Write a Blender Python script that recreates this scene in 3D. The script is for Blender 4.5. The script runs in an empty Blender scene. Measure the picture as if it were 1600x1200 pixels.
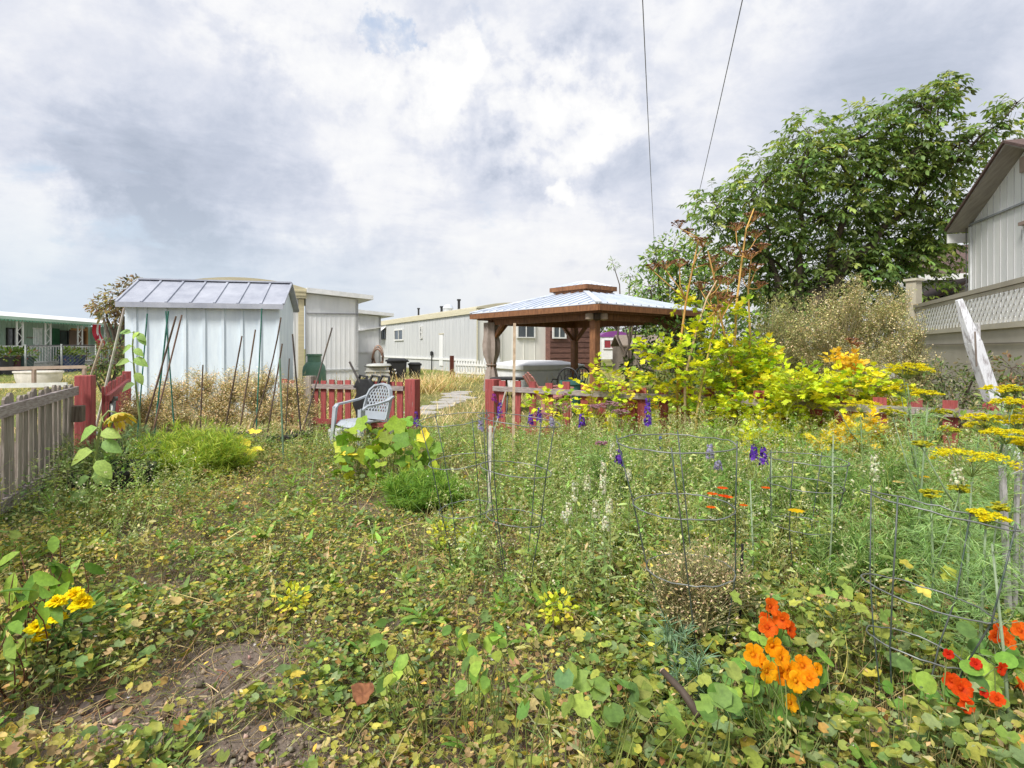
import bpy, math, random
import numpy as np
from mathutils import Vector, Matrix
R = math.radians
rng = np.random.default_rng(7)
random.seed(7)
scene = bpy.context.scene
COL = scene.collection

# ---------------------------------------------------------------- camera, sky, sun, exposure
FPX, HOR, CAMZ = 889.0, 545.0, 1.4
cam_d = bpy.data.cameras.new('camera')
cam = bpy.data.objects.new('camera', cam_d); COL.objects.link(cam)
cam.location = (0, 0, CAMZ); cam.rotation_euler = (R(90), 0, 0)
cam_d.sensor_width = 36; cam_d.lens = 36 * FPX / 1600
cam_d.shift_y = -(600 - HOR) / 1600
cam_d.clip_start = 0.05; cam_d.clip_end = 3000
scene.camera = cam
scene.view_settings.view_transform = 'Standard'
scene.view_settings.look = 'None'
scene.view_settings.exposure = 0.88
scene.view_settings.gamma = 1.0

SUN = Vector((-0.40, -0.52, 0.76)).normalized()
sun_d = bpy.data.lights.new('sun', 'SUN'); sun_d.energy = 2.4; sun_d.angle = R(16); sun_d.color = (1.0, 0.965, 0.91)
sun = bpy.data.objects.new('sun', sun_d); COL.objects.link(sun)
sun.rotation_euler = (-SUN).to_track_quat('-Z', 'Y').to_euler(); sun.location = (20, -20, 40)

def pdir(px, py):
    return Vector(((px - 800) / FPX, 1.0, (HOR - py) / FPX)).normalized()

class NT:
    """small helper round a node tree"""
    def __init__(s, tree): s.t = tree; s.n = tree.nodes; s.l = tree.links; s.n.clear()
    def node(s, typ, **kw):
        n = s.n.new(typ)
        for k, v in kw.items(): setattr(n, k, v)
        return n
    def put(s, sock, v):
        if hasattr(v, 'is_output') or isinstance(v, bpy.types.NodeSocket): s.l.new(v, sock)
        else: sock.default_value = v
    def math(s, op, a, b=0.0, c=None, clamp=False):
        n = s.node('ShaderNodeMath', operation=op, use_clamp=clamp)
        s.put(n.inputs[0], a); s.put(n.inputs[1], b)
        if c is not None: s.put(n.inputs[2], c)
        return n.outputs[0]
    def vmath(s, op, a, b=None):
        n = s.node('ShaderNodeVectorMath', operation=op)
        s.put(n.inputs[0], a)
        if b is not None: s.put(n.inputs[1], b)
        return n.outputs['Value'] if op == 'DOT_PRODUCT' else n.outputs[0]
    def noise(s, vec, scale, detail=4, rough=0.55, dist=0.0):
        n = s.node('ShaderNodeTexNoise')
        if vec is not None: s.l.new(vec, n.inputs['Vector'])
        n.inputs['Scale'].default_value = scale; n.inputs['Detail'].default_value = detail
        n.inputs['Roughness'].default_value = rough; n.inputs['Distortion'].default_value = dist
        return n.outputs['Fac']
    def ramp(s, fac, stops):
        n = s.node('ShaderNodeValToRGB'); e = n.color_ramp.elements
        while len(e) < len(stops): e.new(0.5)
        for i, (p, c) in enumerate(stops):
            e[i].position = p; e[i].color = (*c, 1) if len(c) == 3 else c
        s.put(n.inputs[0], fac); return n.outputs[0]
    def smooth(s, v, a, b, lo=0.0, hi=1.0):
        n = s.node('ShaderNodeMapRange', interpolation_type='SMOOTHSTEP')
        s.put(n.inputs[0], v)
        for i, q in zip((1, 2, 3, 4), (a, b, lo, hi)): n.inputs[i].default_value = q
        return n.outputs[0]
    def mix(s, fac, a, b, blend='MIX'):
        n = s.node('ShaderNodeMix', data_type='RGBA', blend_type=blend)
        s.put(n.inputs[0], fac)
        for k, v in ((6, a), (7, b)):
            if isinstance(v, tuple): n.inputs[k].default_value = (*v, 1) if len(v) == 3 else v
            else: s.l.new(v, n.inputs[k])
        return n.outputs[2]

world = bpy.data.worlds.new('World'); scene.world = world; world.use_nodes = True
SKY_STR = 0.10
def build_world():
    w = NT(world.node_tree)
    out = w.node('ShaderNodeOutputWorld'); bg = w.node('ShaderNodeBackground')
    bg.inputs[1].default_value = SKY_STR
    sky = w.node('ShaderNodeTexSky', sky_type='NISHITA', sun_disc=False)
    sky.sun_elevation = math.asin(SUN.z); sky.sun_rotation = math.atan2(SUN.x, SUN.y)
    sky.air_density = 1.0; sky.dust_density = 1.5
    d = w.node('ShaderNodeTexCoord').outputs['Generated']
    sep = w.node('ShaderNodeSeparateXYZ'); w.l.new(d, sep.inputs[0])
    zz = w.math('ADD', w.math('MAXIMUM', sep.outputs[2], 0.0), 0.16)
    cmb = w.node('ShaderNodeCombineXYZ')
    w.l.new(w.math('DIVIDE', sep.outputs[0], zz), cmb.inputs[0]); w.l.new(w.math('DIVIDE', sep.outputs[1], zz), cmb.inputs[1])
    p = cmb.outputs[0]
    wn = w.node('ShaderNodeTexNoise'); w.l.new(d, wn.inputs['Vector']); wn.inputs['Scale'].default_value = 7.0; wn.inputs['Detail'].default_value = 8; wn.inputs['Roughness'].default_value = 0.62
    dw = w.vmath('NORMALIZE', w.vmath('ADD', d, w.vmath('MULTIPLY', w.vmath('SUBTRACT', wn.outputs['Color'], (0.5, 0.5, 0.5)), (0.26, 0.26, 0.26))))
    def blob(px, py, rad_px, amt):
        c = w.vmath('DOT_PRODUCT', dw, tuple(pdir(px, py)))
        a = math.cos(math.atan(rad_px / FPX))
        return w.smooth(c, a, 1.0, 0.0, amt)
    def add_all(base, blobs):
        v = base
        for b in blobs: v = w.math('ADD', v, blob(*b))
        return v
    # cloud cover: how much of the blue shows
    n1 = w.noise(p, 2.2, 8, 0.6, 0.4)
    cov = add_all(n1, [(605, 66, 40, -0.20), (640, 60, 24, -0.12), (755, 50, 44, -0.24), (690, 112, 80, 0.3), (580, 10, 60, -0.16), (600, 130, 50, 0.25), (0, 400, 300, -0.06),
                       (250, 390, 240, -0.06), (660, 215, 70, -0.12)])
    covf = w.smooth(cov, 0.14, 0.36)
    # brightness of the cloud sheet: broad layers, billows, fine wisps
    nb = w.noise(p, 2.4, 10, 0.62, 0.5)
    nf = w.noise(d, 9.0, 12, 0.60, 0.3)
    n3 = w.noise(p, 7.0, 10, 0.66, 0.2)
    calm = w.math('ADD', w.smooth(w.noise(p, 0.9, 2, 0.5), 0.42, 0.62, 0.25, 0.85), 0.0)       # smooth sheets between the billowing parts
    calm = add_all(calm, [(700, 110, 140, 0.6), (900, 190, 160, 0.7), (500, 120, 160, 0.3), (740, 460, 60, 0.3), (330, 250, 200, -0.2), (1300, 110, 250, -0.25)])
    calm = w.math('MAXIMUM', w.math('MINIMUM', calm, 1.15), 0.15)
    t = w.math('ADD', w.math('MULTIPLY', w.math('SUBTRACT', nb, 0.5), 0.85), w.math('MULTIPLY', w.math('MULTIPLY', w.math('SUBTRACT', nf, 0.5), 1.15), calm))
    t = w.math('ADD', t, w.math('MULTIPLY', w.math('SUBTRACT', n3, 0.5), 0.25))
    # relief: billows are brighter on the side towards the sun
    def billow(scale, off, amt):
        a_ = w.noise(d, scale, 12, 0.58, 0.2); b_ = w.noise(w.vmath('ADD', d, off), scale, 12, 0.58, 0.2)
        return w.math('MULTIPLY', w.math('SUBTRACT', a_, b_), amt)
    t = w.math('ADD', t, w.math('MULTIPLY', calm, w.math('ADD', billow(5.0, (-0.022, 0.0, 0.03), 2.0), billow(11.0, (-0.01, 0.0, 0.014), 1.0))))
    t = add_all(w.math('ADD', t, 0.58), [
        (330, 255, 210, -0.42), (190, 260, 150, -0.16), (450, 220, 110, -0.16), (400, 130, 190, 0.22), (560, 160, 150, 0.16), (60, 120, 200, 0.1),
        (700, 108, 70, 0.50), (745, 95, 34, 0.25), (500, 290, 120, 0.16), (910, 170, 75, 0.38), (850, 235, 70, 0.20), (960, 190, 50, 0.25), (810, 268, 60, -0.30),
        (1000, 288, 80, -0.25), (925, 265, 60, -0.15), (870, 300, 36, 0.42), (860, 330, 70, -0.06), (1150, 105, 160, 0.14), (1300, 120, 200, -0.22), (1480, 110, 120, -0.1),
        (1080, 250, 180, -0.08), (720, 460, 180, 0.10), (740, 460, 34, 0.28), (700, 468, 30, 0.2), (20, 325, 80, 0.26), (110, 345, 60, 0.2), (200, 340, 180, -0.06), (1000, 400, 350, 0.14), (600, 300, 90, 0.1)])
    cl = w.ramp(t, [(0.0, (2.5, 2.8, 3.4)), (0.25, (3.15, 3.42, 4.05)), (0.44, (3.85, 4.05, 4.6)), (0.60, (4.35, 4.48, 4.9)), (0.74, (4.95, 5.0, 5.2)), (1.0, (5.45, 5.45, 5.45))])
    blue = w.mix(0.72, sky.outputs[0], (3.6, 4.1, 4.7))
    blue = w.mix(w.smooth(w.vmath('DOT_PRODUCT', d, tuple(pdir(680, 50))), math.cos(0.22), math.cos(0.05), 0.0, 0.85), blue, (2.7, 3.3, 4.4))
    c = w.mix(covf, blue, cl)
    # the pale band low over the roofs: bluer to the left, warmer to the right
    side = w.smooth(sep.outputs[0], -0.5, 0.15)
    low = w.mix(side, (3.55, 4.1, 4.65), (4.7, 4.75, 4.85))
    c = w.mix(w.smooth(sep.outputs[2], 0.27, 0.03, 0.0, 0.8), c, low)
    w.l.new(c, bg.inputs[0]); w.l.new(bg.outputs[0], out.inputs[0])
build_world()

# ---------------------------------------------------------------- geometry helpers
def sstep(a, b, v):
    t = np.clip((np.asarray(v, float) - a) / (b - a), 0, 1); return t * t * (3 - 2 * t)
def gz(x, y):
    x = np.asarray(x, float); y = np.asarray(y, float)
    return 0.40 * sstep(9, 22, y)
def W(px, py, D): return np.array([(px - 800) / FPX * D, D, CAMZ + (HOR - py) / FPX * D])
def G(px, D):
    x = (px - 800) / FPX * D; return np.array([x, D, float(gz(x, D))])
def nrm(v):
    v = np.asarray(v, float); return v / (np.linalg.norm(v, axis=-1, keepdims=True) + 1e-9)
_ph = rng.uniform(0, 6.28, (12, 2)); _an = rng.uniform(0, 6.28, 12)
def wav(x, y, s=1.0, k0=0):
    """smooth pseudo-noise about -1..1"""
    v = 0
    for i in range(6):
        a = _an[(i + k0) % 12]; f = s * (1.0 + 0.7 * i)
        v = v + np.sin((x * math.cos(a) + y * math.sin(a)) * f + _ph[(i + k0) % 12, 0]) / (1 + 0.35 * i)
    return v / 2.6

ORG = {}; SOFT = ('leaf_green', 'tree_leaf', 'dry_plant', 'petal', 'plant_stem', 'cage_wire_green', 'cage_wire_grey')
class MB:
    def __init__(s): s.V = []; s.L = []; s.S = []; s.C = []; s.n = 0
    def add(s, V, faces, col=(1, 1, 1)):
        V = np.asarray(V, float).reshape(-1, 3); s.V.append(V)
        c = np.asarray(col, float)
        s.C.append(np.broadcast_to(c, (len(V), 3)).copy() if c.ndim == 1 else c)
        for f in faces: s.L.append(np.asarray(f, np.int64) + s.n); s.S.append([len(f)])
        s.n += len(V); return s
    def addn(s, V, F, C):
        """V (n,3), F (k,m) same-size faces"""
        s.V.append(V); s.C.append(C); s.L.append((F + s.n).ravel()); s.S.append(np.full(len(F), F.shape[1])); s.n += len(V)
    def box(s, c, size, rz=0.0, col=(1, 1, 1), taper=1.0, m=None):
        x, y, z = np.asarray(size) / 2
        V = np.array([[-x, -y, -z], [x, -y, -z], [x, y, -z], [-x, y, -z], [-x * taper, -y * taper, z], [x * taper, -y * taper, z], [x * taper, y * taper, z], [-x * taper, y * taper, z]])
        if m is not None: V = V @ np.asarray(m).T
        ca, sa = math.cos(rz), math.sin(rz)
        V = V @ np.array([[ca, sa, 0], [-sa, ca, 0], [0, 0, 1]]) + np.asarray(c)
        return s.add(V, BOXF, col)
    def bar(s, p0, p1, w, h, up=(0, 0, 1), col=(1, 1, 1), w1=None, h1=None):
        """box from p0 to p1; w across, h along up"""
        p0 = np.asarray(p0, float); p1 = np.asarray(p1, float)
        d = nrm(p1 - p0); a = np.cross(d, np.asarray(up, float))
        if np.linalg.norm(a) < 1e-4: a = np.cross(d, (0, 1, 0))
        a = nrm(a); b = np.cross(a, d)
        w1 = w if w1 is None else w1; h1 = h if h1 is None else h1
        V = [p0 - a * w / 2 - b * h / 2, p0 + a * w / 2 - b * h / 2, p0 + a * w / 2 + b * h / 2, p0 - a * w / 2 + b * h / 2,
             p1 - a * w1 / 2 - b * h1 / 2, p1 + a * w1 / 2 - b * h1 / 2, p1 + a * w1 / 2 + b * h1 / 2, p1 - a * w1 / 2 + b * h1 / 2]
        return s.add(V, BOXF, col)
    def tube(s, pts, rad, n=6, col=(1, 1, 1), closed=False, cap=True):
        P = np.asarray(pts, float); k = len(P)
        rad = np.broadcast_to(np.asarray(rad, float), (k,))
        T = np.roll(P, -1, 0) - np.roll(P, 1, 0) if closed else np.gradient(P, axis=0)
        T = nrm(T); ref = np.array([0, 0, 1.0]) if abs(T[:, 2]).mean() < 0.9 else np.array([0, 1.0, 0])
        A = nrm(np.cross(T, ref)); B = np.cross(A, T)
        ang = np.arange(n) / n * 2 * math.pi
        V = (P[:, None] + rad[:, None, None] * (np.cos(ang)[None, :, None] * A[:, None] + np.sin(ang)[None, :, None] * B[:, None])).reshape(-1, 3)
        f = []
        for i in range(k if closed else k - 1):
            j = (i + 1) % k
            for q in range(n): f.append((i * n + q, i * n + (q + 1) % n, j * n + (q + 1) % n, j * n + q))
        if cap and not closed: f.append(tuple(range(n))[::-1]); f.append(tuple((k - 1) * n + q for q in range(n)))
        return s.add(V, f, col)
    def lathe(s, prof, c, n=16, col=(1, 1, 1), sx=1.0, sy=1.0):
        prof = np.asarray(prof, float); k = len(prof); ang = np.arange(n) / n * 2 * math.pi
        V = np.stack([prof[:, 0][:, None] * np.cos(ang) * sx, prof[:, 0][:, None] * np.sin(ang) * sy, np.broadcast_to(prof[:, 1][:, None], (k, n))], -1).reshape(-1, 3) + np.asarray(c)
        f = [(i * n + q, i * n + (q + 1) % n, (i + 1) * n + (q + 1) % n, (i + 1) * n + q) for i in range(k - 1) for q in range(n)]
        if prof[0, 0] > 1e-4: f.append(tuple(range(n))[::-1])
        if prof[-1, 0] > 1e-4: f.append(tuple((k - 1) * n + q for q in range(n)))
        return s.add(V, f, col)
    def prism(s, poly, d, col=(1, 1, 1)):
        """poly: 3-D outline, extruded by vector d"""
        P = np.asarray(poly, float); k = len(P); V = np.concatenate([P, P + np.asarray(d, float)])
        f = [tuple(range(k))[::-1], tuple(range(k, 2 * k))] + [(i, (i + 1) % k, k + (i + 1) % k, k + i) for i in range(k)]
        return s.add(V, f, col)
    def quad(s, a, b, c, d, col=(1, 1, 1)): return s.add([a, b, c, d], [(0, 1, 2, 3)], col)
    def inst(s, tpl, pos, X, Y, Z, scale, col):
        """many copies of a template (V,F), with frames X,Y,Z (k,3)"""
        TV, TF = tpl; k = len(pos)
        if k == 0: return s
        sc = np.asarray(scale, float)
        if sc.ndim == 0: sc = np.full(k, float(sc))
        if sc.ndim == 1: sc = sc[:, None]
        sc = np.broadcast_to(sc, (k, 3))
        M = np.stack([X * sc[:, :1], Y * sc[:, 1:2], Z * sc[:, 2:]], 1)          # k,3,3 rows
        V = np.einsum('vi,kij->kvj', TV, M) + pos[:, None]
        F = (TF[None] + (np.arange(k) * len(TV))[:, None, None]).reshape(-1, TF.shape[1])
        C = np.broadcast_to(np.asarray(col, float), (k, 3)); C = np.repeat(C, len(TV), 0)
        s.addn(V.reshape(-1, 3), F, C); return s
    def stems(s, P0, P1, r0, r1, col, bend=0.0, seg=3):
        """many thin three-sided stems, vectorised"""
        P0 = np.asarray(P0, float).reshape(-1, 3); P1 = np.asarray(P1, float).reshape(-1, 3); k = len(P0)
        if k == 0: return s
        d = P1 - P0; T = nrm(d); A = nrm(np.cross(T, np.array([0.31, 0.9, 0.27]))); B = np.cross(A, T)
        ln = np.linalg.norm(d, axis=1)
        an = rng.uniform(0, 6.28, k); bv = (np.cos(an)[:, None] * A + np.sin(an)[:, None] * B) * (ln * bend)[:, None]
        r0 = np.broadcast_to(np.asarray(r0, float), (k,)); r1 = np.broadcast_to(np.asarray(r1, float), (k,))
        t = np.linspace(0, 1, seg + 1); a3 = np.arange(3) / 3 * 2 * math.pi
        C = P0[:, None] + t[None, :, None] * d[:, None] + (4 * t * (1 - t))[None, :, None] * bv[:, None]
        r = r0[:, None] * (1 - t) + r1[:, None] * t
        V = C[:, :, None] + r[:, :, None, None] * (np.cos(a3)[None, None, :, None] * A[:, None, None] + np.sin(a3)[None, None, :, None] * B[:, None, None])
        f = np.array([(i * 3 + q, i * 3 + (q + 1) % 3, (i + 1) * 3 + (q + 1) % 3, (i + 1) * 3 + q) for i in range(seg) for q in range(3)])
        nv = 3 * (seg + 1)
        F = (f[None] + (np.arange(k) * nv)[:, None, None]).reshape(-1, 4)
        Cc = np.repeat(np.broadcast_to(np.asarray(col, float), (k, 3)), nv, 0)
        s.addn(V.reshape(-1, 3), F, Cc); return s
    def build(s, name, mat, parent=None, org=None, smooth=False, bevel=0.0):
        me = bpy.data.meshes.new(name); o = bpy.data.objects.new(name, me); COL.objects.link(o)
        if parent is not None: org = ORG[parent.name]
        if org is None: org = (0, 0, 0)
        org = np.asarray(org, float)
        V = np.concatenate(s.V) - org; L = np.concatenate([np.asarray(x).ravel() for x in s.L]); S = np.concatenate([np.asarray(x).ravel() for x in s.S])
        me.vertices.add(len(V)); me.vertices.foreach_set('co', V.astype(np.float32).ravel())
        me.loops.add(len(L)); me.loops.foreach_set('vertex_index', L.astype(np.int32))
        st = np.concatenate([[0], np.cumsum(S)[:-1]])
        me.polygons.add(len(S)); me.polygons.foreach_set('loop_start', st.astype(np.int32))
        me.polygons.foreach_set('use_smooth', np.ones(len(S), bool))
        me.update(calc_edges=True)
        a = me.color_attributes.new('Col', 'FLOAT_COLOR', 'POINT')
        c4 = np.ones((len(V), 4), np.float32); c4[:, :3] = np.concatenate(s.C); a.data.foreach_set('color', c4.ravel())
        me.materials.append(mat); me.validate()
        if mat.name not in SOFT: me.set_sharp_from_angle(angle=R(60 if smooth else 38))
        ORG[o.name] = org
        if parent is not None: o.parent = parent
        else: o.location = org
        if bevel > 0:
            b = o.modifiers.new('bevel', 'BEVEL'); b.width = bevel; b.segments = 2; b.limit_method = 'ANGLE'
        return o
BOXF = [(0, 3, 2, 1), (4, 5, 6, 7), (0, 1, 5, 4), (1, 2, 6, 5), (2, 3, 7, 6), (3, 0, 4, 7)]

def tag(o, label=None, cat=None, group=None, kind=None):
    if label: o['label'] = label
    if cat: o['category'] = cat
    if group: o['group'] = group
    if kind: o['kind'] = kind
    return o
def thing(name, loc, label, cat, group=None):
    o = bpy.data.objects.new(name, None); COL.objects.link(o); o.location = loc; o.empty_display_size = 0.1
    ORG[o.name] = np.asarray(loc, float); return tag(o, label, cat, group)
def copy_tree(o, parent=None):
    c = o.copy(); COL.objects.link(c)
    if parent is not None: c.parent = parent
    for ch in list(o.children): copy_tree(ch, c)
    return c

# ---------------------------------------------------------------- materials
def mat_new(name):
    m = bpy.data.materials.new(name); m.use_nodes = True; n = NT(m.node_tree)
    return m, n, n.node('ShaderNodeOutputMaterial')
def mat_leaf(name, trans=0.35, rough=0.5, gloss=0.25, var=0.5, scale=60, gain=1.0):
    m, n, out = mat_new(name)
    at = n.node('ShaderNodeAttribute', attribute_name='Col').outputs['Color']
    co = n.node('ShaderNodeTexCoord').outputs['Object']
    f = n.noise(co, scale, 3, 0.6)
    c = n.mix(1.0, at, n.ramp(f, [(0.25, (gain * (1 - var * .6),) * 3), (0.75, (gain * (1 + var * .5), gain * (1 + var * .45), gain * (1 + var * .2)))]), 'MULTIPLY')
    p = n.node('ShaderNodeBsdfPrincipled'); n.l.new(c, p.inputs['Base Color']); p.inputs['Roughness'].default_value = rough
    p.inputs['Specular IOR Level'].default_value = gloss
    t = n.node('ShaderNodeBsdfTranslucent'); n.l.new(n.mix(1.0, c, (1.15, 1.1, 0.55), 'MULTIPLY'), t.inputs[0])
    mx = n.node('ShaderNodeMixShader'); mx.inputs[0].default_value = trans
    n.l.new(p.outputs[0], mx.inputs[1]); n.l.new(t.outputs[0], mx.inputs[2]); n.l.new(mx.outputs[0], out.inputs[0])
    return m
def mat_std(name, col, col2=None, scale=6.0, rough=0.6, metal=0.0, bump=0.0, bscale=40.0, stretch=(1, 1, 1), spec=0.4, vcol=False, lo=0.35, hi=0.7, detail=6, peel=None):
    """noise mix of two colours on real object coordinates; col is multiplied by the mesh's own colour when vcol"""
    m, n, out = mat_new(name)
    co = n.node('ShaderNodeTexCoord').outputs['Object']
    mp = n.node('ShaderNodeMapping'); mp.inputs['Scale'].default_value = stretch; n.l.new(co, mp.inputs[0]); co = mp.outputs[0]
    col2 = col2 or tuple(x * 0.8 for x in col)
    c = n.ramp(n.noise(co, scale, detail, 0.62), [(lo, col2), (hi, col)])
    if peel: c = n.mix(n.smooth(n.noise(co, scale * 2.2, 8, 0.7), .60, .66, 0, .8), c, peel)
    if vcol: c = n.mix(1.0, c, n.node('ShaderNodeAttribute', attribute_name='Col').outputs['Color'], 'MULTIPLY')
    p = n.node('ShaderNodeBsdfPrincipled'); n.l.new(c, p.inputs['Base Color'])
    p.inputs['Roughness'].default_value = rough; p.inputs['Metallic'].default_value = metal; p.inputs['Specular IOR Level'].default_value = spec
    if bump > 0:
        b = n.node('ShaderNodeBump'); b.inputs['Strength'].default_value = bump; b.inputs['Distance'].default_value = 0.01
        n.l.new(n.noise(co, bscale, 5, 0.6), b.inputs['Height']); n.l.new(b.outputs[0], p.inputs['Normal'])
    n.l.new(p.outputs[0], out.inputs[0]); return m

M = {}
M['leaf'] = mat_leaf('leaf_green', 0.35, 0.55, 0.25, gain=2.0)
M['tree_leaf'] = mat_leaf('tree_leaf', 0.46, 0.45, 0.35, 0.5, 5, gain=3.3)
M['dry'] = mat_leaf('dry_plant', 0.25, 0.8, 0.1, 0.5, 30, gain=1.9)
M['petal'] = mat_leaf('petal', 0.42, 0.6, 0.12, 0.45, 120)
M['stem'] = mat_std('plant_stem', (1, 1, 1), (.75, .75, .7), 30, 0.7, vcol=True)
M['bark'] = mat_std('bark', (.16, .12, .09), (.06, .05, .04), 12, 0.9, bump=.6, stretch=(1, 1, .25))
M['grey_wood'] = mat_std('weathered_grey_wood', (.44, .385, .325), (.17, .14, .115), 5, 0.85, bump=.5, bscale=30, stretch=(14, 14, 1.0), vcol=True)
M['rail_wood'] = mat_std('weathered_rail', (.46, .41, .39), (.22, .17, .16), 7, 0.85, bump=.4, bscale=40, stretch=(1.5, 1.5, 12), vcol=True)
M['red_paint'] = mat_std('faded_red_paint', (.37, .080, .075), (.20, .040, .038), 5, 0.7, bump=.5, bscale=26, stretch=(9, 9, .7), vcol=True, lo=.3, hi=.6, peel=(.30, .25, .22))
M['white_siding'] = mat_std('white_metal_siding', (.86, .86, .85), (.74, .75, .75), 1.5, 0.5, vcol=True, stretch=(3, 3, .5))
M['shed_paint'] = mat_std('chalky_white_shed_metal', (.74, .83, .89), (.60, .69, .77), 2.2, 0.55, stretch=(3.0, 3.0, .5), bump=.1, bscale=8, lo=.3, hi=.62)
M['shed_roof'] = mat_std('grey_shed_roof_metal', (.47, .49, .55), (.33, .35, .41), 3, 0.5, metal=.15)
M['cream'] = mat_std('cream_trim', (.66, .62, .47), (.52, .48, .36), 2, 0.6, stretch=(.5, .5, 8), vcol=True)
M['galv'] = mat_std('bright_galvanised_roof', (.70, .735, .79), (.57, .62, .70), 2, 0.4, metal=.0, vcol=True)
M['cedar'] = mat_std('stained_cedar', (.31, .14, .06), (.15, .065, .03), 5, 0.6, bump=.3, stretch=(6, 6, 1), vcol=True)
M['plank'] = mat_std('dark_plank_siding', (.24, .12, .09), (.10, .05, .045), 5, 0.75, bump=.4, stretch=(1, 1, 9), vcol=True)
M['glass'] = mat_std('window_glass', (.08, .10, .11), (.04, .05, .06), 1.5, 0.08, spec=.8)
M['dark_metal'] = mat_std('black_metal', (.035, .035, .038), (.02, .02, .02), 10, 0.45)
M['black_plastic'] = mat_std('black_plastic', (.03, .032, .034), (.018, .018, .02), 10, 0.5, bump=.1)
M['wire'] = mat_std('cage_wire_green', (.045, .075, .055), (.10, .11, .10), 18, 0.5, metal=.3, lo=.45, hi=.6)
M['wire_grey'] = mat_std('cage_wire_grey', (.30, .32, .30), (.16, .17, .16), 18, 0.45, metal=.5)
M['chair'] = mat_std('grey_plastic', (.42, .455, .49), (.35, .385, .42), 5, 0.45, bump=.05)
M['tank'] = mat_std('faded_green_enamel', (.13, .25, .17), (.09, .19, .13), 5, 0.5, bump=.1)
M['mint'] = mat_std('mint_paint', (.52, .68, .59), (.44, .60, .51), 2, 0.6, vcol=True)
M['white'] = mat_std('white_paint', (.82, .82, .80), (.66, .66, .64), 6, 0.6, vcol=True, bump=.1)
M['old_white'] = mat_std('peeling_white_paint', (.70, .72, .73), (.36, .34, .34), 7, 0.8, bump=.6, bscale=25, lo=.36, hi=.5, stretch=(4, 4, 1), vcol=True)
M['beige'] = mat_std('beige_board', (.52, .49, .42), (.42, .39, .33), 1.5, 0.7, vcol=True)
M['shingle'] = mat_std('brown_shingle', (.16, .10, .085), (.08, .055, .05), 14, 0.9, bump=.6)
M['soffit'] = mat_std('stained_soffit_board', (.42, .39, .36), (.27, .25, .23), 3, 0.8, stretch=(6, 1, 1))
M['stone'] = mat_std('flagstone', (.50, .48, .45), (.36, .34, .31), 5, 0.9, bump=.4)
M['bamboo'] = mat_std('stake_wood', (1, 1, 1), (.6, .58, .55), 20, 0.7, vcol=True)
M['cloth'] = mat_std('curtain_cloth', (.37, .31, .27), (.26, .21, .18), 6, 0.9, vcol=True)
M['vinyl'] = mat_std('white_vinyl_cover', (.80, .81, .82), (.66, .68, .70), 3, 0.5, vcol=True)
M['colour'] = mat_std('coloured_paint', (1, 1, 1), (.75, .75, .75), 6, 0.55, vcol=True)
M['soil'] = None

def fence_up(p0, p1): return nrm(np.cross(np.asarray(p1) - np.asarray(p0), (0, 0, 1)))

# ---------------------------------------------------------------- ground
def hit(px, py):
    """ground point under a pixel of the photograph"""
    D = FPX * CAMZ / (py - HOR)
    for _ in range(30): D = 0.5 * D + 0.5 * FPX * (CAMZ - float(gz(0, D))) / (py - HOR)
    return G(px, D)
def on_plane(px, py, P, d):
    """point of a vertical wall through P along d (2-D) seen at a pixel"""
    k = (px - 800) / FPX
    w = (k * P[1] - P[0]) / (d[0] - k * d[1])
    D = P[1] + w * d[1]
    return np.array([P[0] + w * d[0], D, CAMZ + (HOR - py) / FPX * D])

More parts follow.
